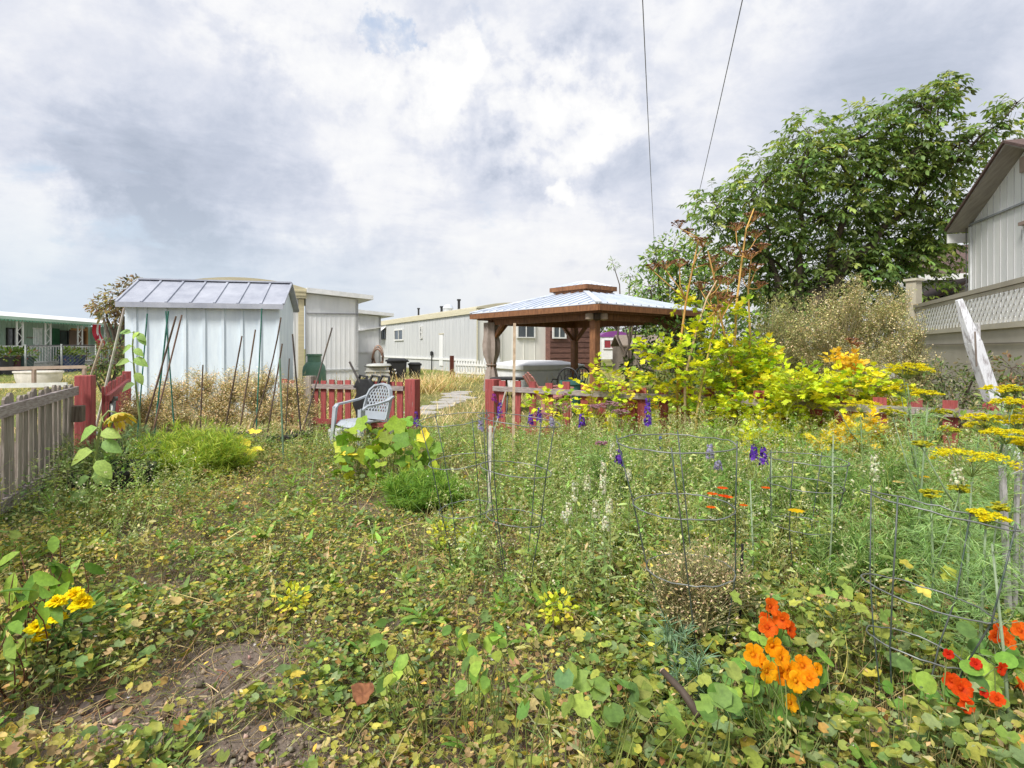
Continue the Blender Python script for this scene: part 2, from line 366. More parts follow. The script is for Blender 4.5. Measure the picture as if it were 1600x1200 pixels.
def build_ground():
    m, n, out = mat_new('soil_and_lawn')
    co = n.node('ShaderNodeTexCoord').outputs['Object']
    sp = n.node('ShaderNodeSeparateXYZ'); n.l.new(co, sp.inputs[0])
    a = n.noise(co, 3.0, 8, 0.65); b = n.noise(co, 28, 8, 0.7)
    soil = n.mix(0.55, n.ramp(a, [(0.3, (.18, .135, .105)), (0.7, (.31, .25, .205))]), n.ramp(b, [(0.3, (.13, .10, .078)), (0.7, (.36, .295, .24))]))
    lawn = n.mix(0.5, n.ramp(n.noise(co, .8, 6, 0.6), [(0.35, (.10, .13, .04)), (0.65, (.30, .25, .11))]), n.ramp(n.noise(co, 9, 6, 0.7), [(0.3, (.10, .13, .04)), (0.7, (.30, .27, .12))]))
    c = n.mix(n.smooth(n.math('ADD', sp.outputs[1], n.math('MULTIPLY', a, 1.5)), 9.0, 9.9), soil, lawn)
    p = n.node('ShaderNodeBsdfPrincipled'); n.l.new(c, p.inputs['Base Color']); p.inputs['Roughness'].default_value = .95; p.inputs['Specular IOR Level'].default_value = .1
    bp = n.node('ShaderNodeBump'); bp.inputs['Strength'].default_value = .9; bp.inputs['Distance'].default_value = .03
    n.l.new(n.noise(co, 35, 8, .7), bp.inputs['Height']); n.l.new(bp.outputs[0], p.inputs['Normal']); n.l.new(p.outputs[0], out.inputs[0])
    M['soil'] = m
    xs = np.concatenate([[-1500, -500, -200, -90, -50, -30, -20, -14], np.arange(-10, 8.01, .12), [10, 14, 20, 30, 50, 90, 200, 500, 1500]])
    ys = np.concatenate([[-200, -40, -10, -3], np.arange(-.5, 9, .12), np.arange(9, 26, .6), [30, 40, 60, 100, 250, 700, 2000]])
    X, Y = np.meshgrid(xs, ys); near = 1 - sstep(7.5, 9, Y)
    Z = gz(X, Y) + near * (0.018 * wav(X, Y, 4.0) + 0.012 * wav(X, Y, 13, 3) + .012 * wav(X, Y, 31, 5))
    nx, ny = len(xs), len(ys)
    mb = MB(); idx = np.arange(nx * ny).reshape(ny, nx)
    F = np.stack([idx[:-1, :-1], idx[:-1, 1:], idx[1:, 1:], idx[1:, :-1]], -1).reshape(-1, 4)
    V = np.stack([X, Y, Z], -1).reshape(-1, 3); mb.addn(V, F, np.ones_like(V))
    tag(mb.build('ground', m, org=(0, 0, 0), smooth=True), kind='structure')
build_ground()

stone_px = [(661, 645, .40), (672, 638, .36), (688, 634, .42), (699, 629, .40), (707, 625, .42), (712, 620, .4), (709, 616, .4), (722, 613, .36), (727, 622, .34)]
STONE_LAB = ['pale flagstone nearest the red end post, first of the garden path', 'second pale flagstone of the garden path, just past the nearest one', 'pale flagstone at the left edge of the path, third from the red post',
             'fourth pale flagstone of the path in the dry lawn', 'fifth pale flagstone of the path, halfway towards the picket fence', 'sixth pale flagstone of the path, left of the offset one',
             'seventh pale flagstone of the path, second farthest out', 'farthest small flagstone of the garden path in the lawn', 'offset flagstone on the right side of the garden path']
for i, (px, py, r) in enumerate(stone_px):
    P = hit(px, py); mb = MB(); k = 9
    an = np.sort(rng.uniform(0, 6.28, k)); rr = r * rng.uniform(.8, 1.12, k)
    poly = np.stack([P[0] + rr * np.cos(an), P[1] + rr * .8 * np.sin(an), np.full(k, P[2] - .03)], -1)
    mb.prism(poly, (0, 0, .05)); tag(mb.build('stepping_stone', M['stone'], org=P, bevel=.01), STONE_LAB[i], 'paving stone', 'stepping stones of the garden path')

# ---------------------------------------------------------------- generic window on a wall
def window(parent, P, wd, h, d, nrmv, mullion=1, frame_mat='white', fw=.06, glass='glass', name='window'):
    """P centre on the wall, d direction along wall, nrmv outward"""
    d = np.array([d[0], d[1], 0.0]); nv = np.array([nrmv[0], nrmv[1], 0.0]); up = np.array([0, 0, 1.0]); c = np.asarray(P) + nv * .03
    mb = MB()
    for s in (-1, 1):
        mb.bar(c + d * s * (wd / 2 - fw / 2) - up * h / 2, c + d * s * (wd / 2 - fw / 2) + up * h / 2, fw, .07, nv)
        mb.bar(c - d * (wd / 2 - fw) + up * s * (h / 2 - fw / 2), c + d * (wd / 2 - fw) + up * s * (h / 2 - fw / 2), fw, .066, nv)
    for k in range(mullion):
        q = -wd / 2 + wd * (k + 1) / (mullion + 1); mb.bar(c + d * q - up * (h / 2 - fw), c + d * q + up * (h / 2 - fw), fw * .6, .06, nv)
    w = mb.build(name, M[frame_mat], parent)
    g = MB(); g.bar(c - d * (wd / 2 - fw) - nv * .012, c + d * (wd / 2 - fw) - nv * .012, h - 2 * fw, .02, nv); g.build('pane', M[glass], w)
    return w

def wall_ribbed(mb, p0, p1, z0a, z0b, z1a, z1b, th=.08, step=.25, rib=.02, nv=None, col=(1, 1, 1)):
    """vertical wall from p0 to p1 (2-D) with shallow vertical battens on its outer face nv"""
    p0 = np.array([p0[0], p0[1], 0.]); p1 = np.array([p1[0], p1[1], 0.]); nv = np.array([nv[0], nv[1], 0.])
    poly = [p0 + [0, 0, z0a], p1 + [0, 0, z0b], p1 + [0, 0, z1b], p0 + [0, 0, z1a]]
    mb.prism(poly, -nv * th, col)
    ln = np.linalg.norm(p1 - p0); k = int(ln / step)
    for i in range(1, k):
        t = i / k; q = p0 + (p1 - p0) * t + nv * rib / 2
        mb.bar(q + [0, 0, z0a + (z0b - z0a) * t + .02], q + [0, 0, z1a + (z1b - z1a) * t - .02], .035, rib, nv, col)

# ---------------------------------------------------------------- long white mobile home
Eo = np.array([.876, .482]); Dn = np.array([.482, -.876])       # along the end walls / outward from the end walls
def build_long_home():
    A = np.array([-7.95, 34.0]); B = np.array([-1.34, 22.0]); C = B + Eo * 3.1
    d = nrm(B - A); nv = np.array([-Eo[0], -Eo[1]]); g0 = .33
    t = thing('mobile_home', (B[0], B[1], g0), 'long white single-wide mobile home with tan roof edge behind the gazebo', 'mobile home')
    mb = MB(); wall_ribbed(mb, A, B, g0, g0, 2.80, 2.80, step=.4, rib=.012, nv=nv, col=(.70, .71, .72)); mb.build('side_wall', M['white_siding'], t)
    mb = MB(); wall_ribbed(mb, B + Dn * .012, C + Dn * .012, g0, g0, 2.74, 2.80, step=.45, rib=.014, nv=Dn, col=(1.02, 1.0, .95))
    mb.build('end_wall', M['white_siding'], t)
    mb = MB(); A2 = A + Eo * 3.1
    mb.prism([(*(A2), g0), (*(C - Eo * .02), g0), (*(C - Eo * .02), 2.8), (*A2, 2.8)], (*(-Eo * .08), 0)); mb.build('back_wall', M['white_siding'], t)
    # curved roof
    mb = MB(); k = 8; f = np.linspace(0, 1, k + 1); arch = 3.02 + .22 * np.sin(f * math.pi)
    poly = [(*(B + Eo * (-.06 + 3.22 * q) + Dn * .12), z) for q, z in zip(f, arch)] + [(*(B + Eo * 3.16 + Dn * .12), 2.97), (*(B - Eo * .06 + Dn * .12), 2.97)]
    mb.prism(poly, (*(-d * 13.8), 0)); mb.build('roof', M['cream'], t)
    mb = MB(); mb.bar((*(B - Eo * .05 + Dn * .06), 2.88), (*(A - Eo * .05), 2.88), .06, .20, col=(1.05, 1.04, 1.0))
    mb.bar((*(B - Eo * .02 + Dn * .05), 2.88), (*(C + Eo * .02 + Dn * .05), 2.88), .07, .18, col=(1.15, 1.15, 1.1)); mb.build('roof_edge', M['cream'], t)
    mb = MB(); mb.bar((*(A + nv * .03), .95), (*(B + nv * .03), .95), .03, .09); mb.build('skirting_band', M['white_siding'], t)
    mb = MB(); mb.bar((*(A + nv * .025), g0 + .05), (*(B + nv * .025), g0 + .05), .03, .14, col=(.8, .78, .7)); mb.build('base_trim', M['cream'], t)
    mb = MB(); mb.bar((*(B + nv * .02 + Dn * .03), g0), (*(B + nv * .02 + Dn * .03), 2.8), .05, .05, (0, 1, 0), col=(.9, .9, .85)); mb.build('corner_trim', M['cream'], t)
    for px0, px1, y0, y1, mu in ((617, 631, 513, 534, 1),):
        a = on_plane(px0, y0, B, d); b = on_plane(px1, y1, B, d); c = (a + b) / 2
        window(t, c, np.linalg.norm((b - a)[:2]), .62, d, nv, mu, 'white', .07)
    a = on_plane(659, 519, B, d); wn = window(t, a, .30, .62, d, nv, 0, 'white', .05)
    m2 = MB()
    for k in range(3): m2.bar(a + [0, 0, -.2 + .2 * k] + np.array([*nv, 0]) * .04 - np.array([*d, 0]) * .1, a + [0, 0, -.2 + .2 * k] + np.array([*nv, 0]) * .04 + np.array([*d, 0]) * .1, .03, .03)
    m2.build('glazing_bar', M['white'], wn)
    c = on_plane(600, 522, B, d); wn = window(t, c, .75, .62, d, nv, 1, 'dark_metal', .05)
    m3 = MB(); dd = np.array([*d, 0]); n3 = np.array([*nv, 0]); tp = c + [0, 0, .42]
    m3.prism([tp - dd * .5, tp + dd * .5, tp + dd * .5 + n3 * .55 - [0, 0, .45], tp - dd * .5 + n3 * .55 - [0, 0, .45]], (0, 0, .02)); m3.build('awning', M['white'], wn)
    a = on_plane(690, 545, B, d); mb = MB(); q0 = a + np.array([*nv, 0]) * .02
    mb.bar(q0 - [0, 0, .75], q0 + [0, 0, .62], .42, .03, n3); dr = mb.build('door', M['white_siding'], t)
    mb = MB(); mb.bar(q0 + [0, 0, .66] - dd * .25, q0 + [0, 0, .66] + dd * .25, .05, .05); mb.build('frame', M['cream'], dr)
    a = on_plane(677, 560, B, d) + n3 * .08; mb = MB(); mb.tube([a - [0, 0, .65], a + [0, 0, .3]], .025); mb.lathe([(.02, .12), (.07, .14), (.07, .3), (.02, .34)], a, 8); mb.build('meter_pole', M['dark_metal'], t)
    for px, py, h, r in ((654, 488, .32, .05), (690, 484, .2, .06), (717, 477, .38, .06)):
        p = on_plane(px, py, B + Eo * .9, d); mb = MB(); mb.tube([(p[0], p[1], 3.05), (p[0], p[1], 3.2 + h)], r, 8); mb.tube([(p[0], p[1], 3.2 + h), (p[0], p[1], 3.27 + h)], r * 1.5, 8); mb.build('roof_vent', M['dark_metal'], t)
    p = on_plane(700, 482, B + Eo * .9, d); mb = MB(); mb.lathe([(.18, 0), (.2, .12), (.26, .2), (.18, .34), (.0, .4)], (p[0], p[1], 3.12), 10); mb.build('turbine_vent', M['galv'], t)
    c = B + Eo * 2.15; window(t, (*(c + Dn * .03), 2.14), .85, .62, Eo, Dn, 1, 'white', .05)
    mb = MB(); q = B + Eo * .95 + Dn * .09; mb.tube([(*q, 1.0), (*q, 2.6)], .02, 5); mb.build('conduit', M['wire_grey'], t)
    # plank-sided addition
    P = C + Dn * .35; Q = P + Eo * 2.15
    t2 = thing('plank_cabin', (P[0], P[1], g0), 'brown plank-sided addition with one white window behind the gazebo post', 'building')
    mb = MB(); mb.prism([(*P, g0), (*Q, g0), (*Q, 2.8), (*P, 2.8)], (*(-Dn * 2.5), 0))
    for k in range(11): mb.bar((*(P + Dn * .01), g0 + .12 + k * .22), (*(Q + Dn * .01), g0 + .12 + k * .22), .03, .17, col=tuple(rng.uniform(.75, 1.25) * np.ones(3)))
    mb.build('wall', M['plank'], t2)
    mb = MB(); mb.prism([(*(P - Eo * .1 + Dn * .25), 2.8), (*(Q + Eo * .25 + Dn * .25), 2.8), (*(Q + Eo * .25 + Dn * .25), 2.95), (*(P - Eo * .1 + Dn * .25), 2.95)], (*(-Dn * 2.9), 0)); mb.build('roof', M['shingle'], t2)
    window(t2, (*(P + Eo * .42 + Dn * .04), 2.13), .66, .62, Eo, Dn, 1, 'white', .06)
build_long_home()

# ---------------------------------------------------------------- tan-roofed trailer with two white additions
def build_left_trailer():
    Rr = np.array([-5.5, 15.0]); L = Rr - Eo * 2.83; g0 = .1
    t = thing('mobile_home', (Rr[0], Rr[1], g0), 'cream mobile home with arched tan roof rising behind the metal shed', 'mobile home')
    mb = MB(); wall_ribbed(mb, L, Rr, g0, g0, 2.74, 2.74, step=.22, rib=.012, nv=Dn); mb.build('end_wall', M['white_siding'], t)
    mb = MB(); mb.prism([(*L, g0), (*(L + Eo * .08), g0), (*(L + Eo * .08), 2.74), (*L, 2.74)], (*(-Dn * 12 - Dn * .1), 0)); mb.build('side_wall', M['white_siding'], t)
    mb = MB(); k = 10; f = np.linspace(0, 1, k + 1); z = 2.98 + .20 * np.sin(f * math.pi) ** .8
    poly = [(*(L + Eo * (-.05 + 2.93 * q) + Dn * .14), zz) for q, zz in zip(f, z)] + [(*(Rr + Eo * .05 + Dn * .14), 2.72), (*(L - Eo * .05 + Dn * .14), 2.72)]
    mb.prism(poly, (*(-Dn * 12), 0), (1.0, .96, .82))
    for kk in range(2): mb.bar((*(L - Eo * .05 + Dn * .15), 2.80 + kk * .1), (*(Rr + Eo * .05 + Dn * .15), 2.80 + kk * .1), .02, .035, col=(.85, .82, .7))
    mb.build('roof', M['cream'], t)
    mb = MB(); mb.bar((*(Rr - Eo * .06 + Dn * .04), g0), (*(Rr - Eo * .06 + Dn * .04), 2.7), .14, .05, (*Dn, 0), col=(1.05, .98, .82)); mb.build('corner_trim', M['cream'], t)
    mb = MB(); c = Rr - Eo * .52 + Dn * .03; mb.bar((*c, 2.24), (*c, 2.66), .42, .04, (*Dn, 0), col=(.82, .75, .64)); mb.build('vent_panel', M['cream'], t)
    # first addition
    P = Rr + Eo * .06; Q = Rr + Eo * 1.44
    t1 = thing('house_addition', (Q[0], Q[1], g0), 'white-sided addition with a low sloping roof right of the arched tan roof', 'building')
    mb = MB(); wall_ribbed(mb, P, Q, g0, g0, 2.86, 2.76, step=.12, rib=.006, nv=Dn)
    mb.prism([(*Q, g0), (*(Q - Dn * 4), g0), (*(Q - Dn * 4), 2.76), (*Q, 2.76)], (*(-Eo * .08), 0)); mb.build('wall', M['white_siding'], t1)
    mb = MB(); a, b = P + Dn * .22, Q + Eo * .36 + Dn * .22
    mb.prism([(*a, 2.87), (*b, 2.755), (*b, 2.87), (*a, 3.0)], (*(-Dn * 4.4), 0)); mb.build('roof', M['white'], t1)
    mb = MB(); mb.bar((*(P + Eo * .02 + Dn * .025), 2.34), (*(Q + Dn * .025), 2.36), .02, .025, col=(.3, .3, .32)); mb.build('cable', M['colour'], t1)
    mb = MB(); mb.bar((*(P + Eo * .4 + Dn * .025), .83), (*(Q + Dn * .025), .84), .02, .03, col=(.6, .62, .62)); mb.build('base_trim', M['colour'], t1)
    # second addition
    P = np.array([-5.55, 19.8]); Q = P + Eo * 1.0
    t2 = thing('house_addition', (Q[0], Q[1], .3), 'small low white addition between the sloping-roofed one and the long mobile home', 'building')
    mb = MB(); wall_ribbed(mb, P, Q, .25, .25, 2.6, 2.55, step=.2, rib=.008, nv=Dn)
    mb.prism([(*Q, .25), (*(Q - Dn * 3), .25), (*(Q - Dn * 3), 2.55), (*Q, 2.55)], (*(-Eo * .08), 0)); mb.build('wall', M['white_siding'], t2)
    mb = MB(); a, b = P - Eo * .1 + Dn * .25, Q + Eo * .40 + Dn * .25
    mb.prism([(*a, 2.65), (*b, 2.55), (*b, 2.66), (*a, 2.78)], (*(-Dn * 3.4), 0)); mb.build('roof', M['white'], t2)
    mb = MB(); mb.bar((*(P + Dn * .05), 1.28), (*(Q - Eo * .3 + Dn * .05), 1.28), .03, .04); mb.build('trim', M['white'], t2); mb = MB(); mb.bar((*(P + Dn * .06), 2.0), (*(Q + Eo * .02 + Dn * .06), 2.18), .12, .04); mb.build('trim', M['white'], t2)
build_left_trailer()

# ---------------------------------------------------------------- metal shed
def build_shed():
    a = R(13); e = np.array([math.cos(a), math.sin(a)]); n_ = np.array([math.sin(a), -math.cos(a)])
    P0 = np.array([(195 - 800) / FPX * 11.0, 11.0]); wd = 2.80; dp = 1.9; g0 = .02; ze = 2.32; zr = 2.80
    P1 = P0 + e * wd; Q0 = P0 - n_ * dp; Q1 = P1 - n_ * dp
    t = thing('garden_shed', (P0[0], P0[1], g0), 'white metal garden shed with grey ribbed gable roof', 'shed')
    mb = MB()
    mb.prism([(*P0, g0), (*P1, g0), (*P1, ze), (*P0, ze)], (*(-n_ * .03), 0))
    for k in range(9):                                                     # broad vertical ribs
        q = P0 + e * (.02 + (wd - .04) * k / 8 + (.16 if k == 0 else 0)) + n_ * .012
        mb.bar((*q, g0), (*q, ze - .02), .055, .03, (*n_, 0), col=(1, 1, 1))
    mb.build('front_wall', M['shed_paint'], t)
    for (u, v, s) in ((P0, Q0, 1), (P1, Q1, -1)):
        mid = (u + v) / 2; mb = MB()
        mb.prism([(*(u - n_ * .031), g0), (*v, g0), (*v, ze), (*mid, zr - .03), (*(u - n_ * .031), ze)], (*(e * .03 * s), 0)); mb.build('side_wall', M['shed_paint'], t)
    mb = MB(); mb.prism([(*(Q0 + e * .03), g0), (*(Q1 - e * .03), g0), (*(Q1 - e * .03), ze), (*(Q0 + e * .03), ze)], (*(n_ * .03), 0)); mb.build('back_wall', M['shed_paint'], t)
    mb = MB(); ov = .14; oh = .10
    E0 = P0 - e * oh + n_ * ov; E1 = P1 + e * oh + n_ * ov; mid0 = (P0 + Q0) / 2 - e * oh; mid1 = (P1 + Q1) / 2 + e * oh; B0 = Q0 - e * oh - n_ * ov; B1 = Q1 + e * oh - n_ * ov
    zo = ze - (zr - ze) * ov / (dp / 2)
    for (c0, c1, m0, m1, sg) in ((E0, E1, mid0, mid1, 1), (B0, B1, mid0, mid1, -1)):
        mb.prism([(*c0, zo + .02), (*c1, zo + .02), (*m1, zr + .02), (*m0, zr + .02)], (0, 0, .025))
        for k in range(8):
            f = k / 7; u = np.array([*(c0 + (c1 - c0) * f), zo + .052]); v = np.array([*(m0 + (m1 - m0) * f), zr + .052])
            mb.bar(u, v, .04, .035, (0, 0, 1))
    mb.bar((*mid0, zr + .06), (*mid1, zr + .06), .16, .03)
    rf = mb.build('roof', M['shed_roof'], t)
    mb = MB(); mb.bar((*(E0 + n_ * .01), zo + .0), (*(E1 + n_ * .01), zo + .0), .03, .10, col=(1, 1, 1)); mb.build('fascia', M['shed_roof'], t)
build_shed()

# ---------------------------------------------------------------- gazebo
def build_gazebo():
    N = np.array([1.66, 10.9]); L = np.array([-1.05, 14.3]); Q = np.array([4.49, 13.3]); K = L + Q - N; C = (N + K) / 2
    ze, zi, s = 2.27, 2.70, .25
    t = thing('gazebo', (C[0], C[1], float(gz(C[0], C[1]))), 'cedar gazebo with two-tier galvanised metal roof and open sides', 'gazebo')
    cor = [N, Q, K, L]
    mb = MB()
    for i in range(4):
        a, b = cor[i], cor[(i + 1) % 4]; ai, bi = C + (a - C) * s * .94, C + (b - C) * s * .94
        P = [np.array([*a, ze]), np.array([*b, ze]), np.array([*bi, zi]), np.array([*ai, zi])]
        mb.prism(P, (0, 0, .02)); nr = 16 if i % 2 else 14
        for k in range(nr + 1):
            f = k / nr; st = P[0] + (P[1] - P[0]) * f
            # rib runs up the slope, perpendicular to the eave, until it meets the hip or the cupola
            ed = nrm(P[1] - P[0]); W_ = np.linalg.norm(P[1] - P[0]); x = f * W_; run = (P[3] - P[0]) - ed * np.dot(P[3] - P[0], ed)
            x0 = np.dot(P[3] - P[0], ed); x1 = np.dot(P[2] - P[0], ed)
            m_ = min(1.0, x / x0 if x0 > 0 else 1, (W_ - x) / (W_ - x1))
            if m_ > .04: mb.bar(st + [0, 0, .03], st + run * m_ + [0, 0, .03], .03, .03, (0, 0, 1), (.78, .8, .84))
        mb.bar(P[0] + [0, 0, .035], P[3] + [0, 0, .035], .12, .03)
    mb.build('roof', M['galv'], t)
    mb = MB()
    for i in range(4):
        a, b = C + (cor[i] - C) * 1.0, C + (cor[(i + 1) % 4] - C) * 1.0
        mb.bar((*a, ze - .07), (*b, ze - .07), .04, .115)
        a, b = C + (cor[i] - C) * .93, C + (cor[(i + 1) % 4] - C) * .93; mb.bar((*a, ze - .1), (*b, ze - .1), .03, .12, col=(.8, .8, .8))
    mb.build('fascia', M['cedar'], t)
    mb = MB()                                                   # boarded underside and rafters
    for i in range(4):
        a, b = cor[i], cor[(i + 1) % 4]; ai, bi = C + (a - C) * s, C + (b - C) * s
        mb.prism([(*a, ze - .018), (*b, ze - .018), (*bi, zi - .03), (*ai, zi - .03)], (0, 0, .012), (.7, .7, .7))
        mb.bar((*a, ze - .07), (*ai, zi - .09), .05, .1)
        for f in (.2, .35, .5, .65, .8):
            u = a + (b - a) * f; v = C + (u - C) * (s + .05 + abs(f - .5) * .5); mb.bar((*u, ze - .06), (*v, zi - .09 - abs(f - .5) * .22), .045, .09)
    mb.build('rafter', M['cedar'], t)
    inn = [C + (c - C) * .80 for c in cor]
    mb = MB()
    for i in range(4): mb.bar((*inn[i], ze - .19), (*inn[(i + 1) % 4], ze - .19), .09, .19, col=(.9, .9, .9))
    mb.build('beam', M['cedar'], t)
    an = math.atan2((Q - N)[1], (Q - N)[0])
    for i, p in enumerate(inn):
        z0 = float(gz(*p)); mb = MB(); mb.box((*p, (z0 + ze - .1) / 2), (.15, .15, ze - .1 - z0), an)
        mb.box((*p, z0 + .06), (.2, .2, .12), an); po = mb.build('post', M['cedar'], t)
        mb = MB()
        for dv in (nrm(inn[(i + 1) % 4] - p), nrm(inn[(i - 1) % 4] - p)):
            mb.bar((*(p + dv * .08), ze - .62), (*(p + dv * .45), ze - .26), .07, .09)
        if i != 0: mb.build('brace', M['cedar'], po)
        if i == 0:
            mb = MB()
            for k, sx in enumerate((-.13, .02, .15)): mb.lathe([(.02, -.09), (.085, -.06), (.085, .05), (.03, .09)], (p[0] + sx, p[1] - .16, ze - .22), 10, (.2, .17, .14) if k == 1 else (1, .95, .85))
            mb.build('bracket_bundle', M['cloth'], po)
    # cupola
    mb = MB(); cz = zi + .10
    c2 = [C + (c - C) * s for c in cor]
    for i in range(4):
        a, b = c2[i], c2[(i + 1) % 4]; mb.bar((*a, zi + .035), (*b, zi + .035), .04, .10)
    c3 = [C + (c - C) * (s + .035) for c in cor]
    for i in range(4):
        a, b = c3[i], c3[(i + 1) % 4]; mb.bar((*a, cz + .03), (*b, cz + .03), .03, .10)
    cu = mb.build('cupola', M['cedar'], t)
    mb = MB(); ridge0 = C + (L - N) * .04; ridge1 = C - (L - N) * .04
    z1, z2 = cz + .085, cz + .25
    mb.add([(*c3[0], z1), (*c3[1], z1), (*c3[2], z1), (*c3[3], z1), (*ridge1, z2), (*ridge0, z2)], [(0, 1, 4), (1, 2, 5, 4), (2, 3, 5), (3, 0, 4, 5), (3, 2, 1, 0)])
    for i in range(4):
        for k in range(1, 6):
            a = c3[i] + (c3[(i + 1) % 4] - c3[i]) * k / 6; mb.bar((*a, z1 + .01), (*(C + (a - C) * .45), z1 + .10), .03, .02)
    mb.build('cupola_roof', M['galv'], cu)
    # tied curtain on the left post
    p = inn[3]; z0 = float(gz(*p)); mb = MB(); n = 28; rows = [(2.05, .17), (1.75, .17), (1.5, .20), (1.25, .18), (1.05, .11), (.98, .09), (.85, .13), (.6, .17), (.35, .2)]
    an_ = np.arange(n) / n * 2 * math.pi; V = []; Cc = []
    for z, r in rows:
        rr = r * (1 + .16 * np.cos(an_ * 7 + z)); V.append(np.stack([p[0] - .02 + rr * np.cos(an_), p[1] + rr * np.sin(an_), np.full(n, z)], -1)); 
    V = np.concatenate(V); f = [(i * n + q, i * n + (q + 1) % n, (i + 1) * n + (q + 1) % n, (i + 1) * n + q) for i in range(len(rows) - 1) for q in range(n)]
    mb.add(V, f); cu = mb.build('curtain', M['cloth'], None, (p[0], p[1], z0), smooth=True)
    tag(cu, 'grey-brown gathered curtain tied round the left gazebo post', 'curtain')
    mb = MB(); mb.tube([(p[0] - .02 + .12 * math.cos(q), p[1] + .12 * math.sin(q), 1.0) for q in np.linspace(0, 6.28, 12)[:-1]], .022, 5, (.7, .65, .6), True); mb.build('tieback', M['cloth'], cu)
    # furniture
    P = G(794, 12.0); z = P[2]
    t = thing('patio_table', P, 'black round metal bistro table below the tied curtain', 'table')
    mb = MB(); mb.lathe([(.0, .70), (.36, .70), (.385, .715), (.385, .735), (.36, .745), (0, .745)], P, 22); mb.build('tabletop', M['dark_metal'], t)
    for k in range(3):
        q = k * 2.094 + .4; mb = MB(); c, s_ = math.cos(q), math.sin(q)
        mb.tube([P + [.28 * c, .28 * s_, .70], P + [.14 * c, .14 * s_, .5], P + [.08 * c, .08 * s_, .35], P + [.2 * c, .2 * s_, .12], P + [.3 * c, .3 * s_, 0.01]], .02, 6); mb.build('leg', M['dark_metal'], t)
    def cast_chair(px, D, rz, label):
        P = G(px, D); t = thing('patio_chair', P, label, 'chair', 'black cast-metal chairs in the gazebo'); ca, sa = math.cos(rz), math.sin(rz)
        T = lambda x, y, z: P + np.array([x * ca - y * sa, x * sa + y * ca, z])
        mb = MB(); mb.lathe([(0, .43), (.22, .43), (.24, .445), (.22, .46), (0, .46)], P, 14); mb.build('seat', M['dark_metal'], t)
        mb = MB(); arc = [T(.24 * math.sin(q), -.24 - .03 * math.cos(q), .62 + .30 * math.cos(q)) for q in np.linspace(-2.2, 2.2, 15)]; mb.tube(arc, .02, 6)
        for k in range(-2, 3): mb.tube([T(.04 * k, -.23, .44), T(.085 * k, -.26, .88 - .03 * k * k)], .011, 5)
        mb.tube([T(.09 * math.sin(q), -.25, .68 + .09 * math.cos(q)) for q in np.linspace(0, 6.28, 12)[:-1]], .013, 5, closed=True); mb.build('backrest', M['dark_metal'], t)
        for sx in (-1, 1):
            for sy in (-1, 1):
                mb = MB(); mb.tube([T(sx * .17, sy * .16, .44), T(sx * .2, sy * .19, .2), T(sx * .24, sy * .23, .01)], .016, 5); mb.build('leg', M['dark_metal'], t)
            mb = MB(); mb.tube([T(sx * .22, -.24, .66), T(sx * .28, 0, .67), T(sx * .27, .14, .63), T(sx * .21, .14, .45)], .015, 5); mb.build('arm', M['dark_metal'], t)
    cast_chair(883, 12.3, R(160), 'black cast-metal patio chair with open round back beside the hot tub cover')
    cast_chair(921, 12.5, R(-150), 'black cast-metal patio chair partly hidden behind the gazebo post')
    # low slatted chair, red-brown
    P = G(855, 11.4); t = thing('garden_armchair', P, 'reddish-brown slatted garden armchair behind the red picket fence', 'chair'); rz = R(-70); ca, sa = math.cos(rz), math.sin(rz)
    T = lambda x, y, z: P + np.array([x * ca - y * sa, x * sa + y * ca, z]); rc = (.55, .25, .22)
    for k in range(5):
        mb = MB(); x = -.2 + .1 * k; mb.bar(T(x, -.12, .34), T(x * 1.15, -.42, .90 - abs(k - 2) * .04), .085, .02, T(0, 1, 0) - P, rc); mb.build('back_slat', M['colour'], t)
    mb = MB()
    for k in range(6): mb.bar(T(-.26, -.1 + .09 * k, .36 + .012 * k), T(.26, -.1 + .09 * k, .36 + .012 * k), .08, .02, (0, 0, 1), rc)
    mb.build('seat', M['colour'], t)
    for sx in (-1, 1):
        mb = MB(); mb.bar(T(sx * .3, -.35, .56), T(sx * .3, .42, .60), .11, .025, (0, 0, 1), rc); mb.build('arm', M['colour'], t)
        mb = MB(); mb.bar(T(sx * .28, .36, 0), T(sx * .28, .36, .585), .07, .04, (0, 1, 0), rc); mb.bar(T(sx * .25, -.2, 0), T(sx * .25, -.2, .4), .07, .04, (0, 1, 0), rc); mb.build('leg', M['colour'], t)
    # round planter behind
    P = G(893, 11.7); t = thing('garden_pot', P, 'teal-green round planter pot in front of the cast-metal chair', 'pot')
    mb = MB(); mb.lathe([(.13, 0), (.19, .25), (.22, .62), (.25, .63), (.25, .7), (.21, .7), (.2, .6), (0, .58)], P, 16, (.05, .16, .14)); mb.build('pot_body', M['colour'], t, smooth=True)
    # white covered hot tub
    P = G(838, 16.8); mb = MB(); t = thing('hot_tub', P, 'low square hot tub under a white vinyl cover behind the gazebo', 'hot tub')
    mb.box(P + [0, 0, .28], (1.9, 1.9, .56), R(28), (1.0, 1.0, 1.02)); mb.build('cabinet', M['vinyl'], t, bevel=.06)
    mb = MB(); mb.box(P + [0, 0, .62], (2.05, 2.05, .15), R(28), (1, 1, 1)); mb.box(P + [0, 0, .745], (1.95, 1.95, .10), R(28), (1, 1, 1), .55); mb.build('cover', M['vinyl'], t, bevel=.03)
build_gazebo()

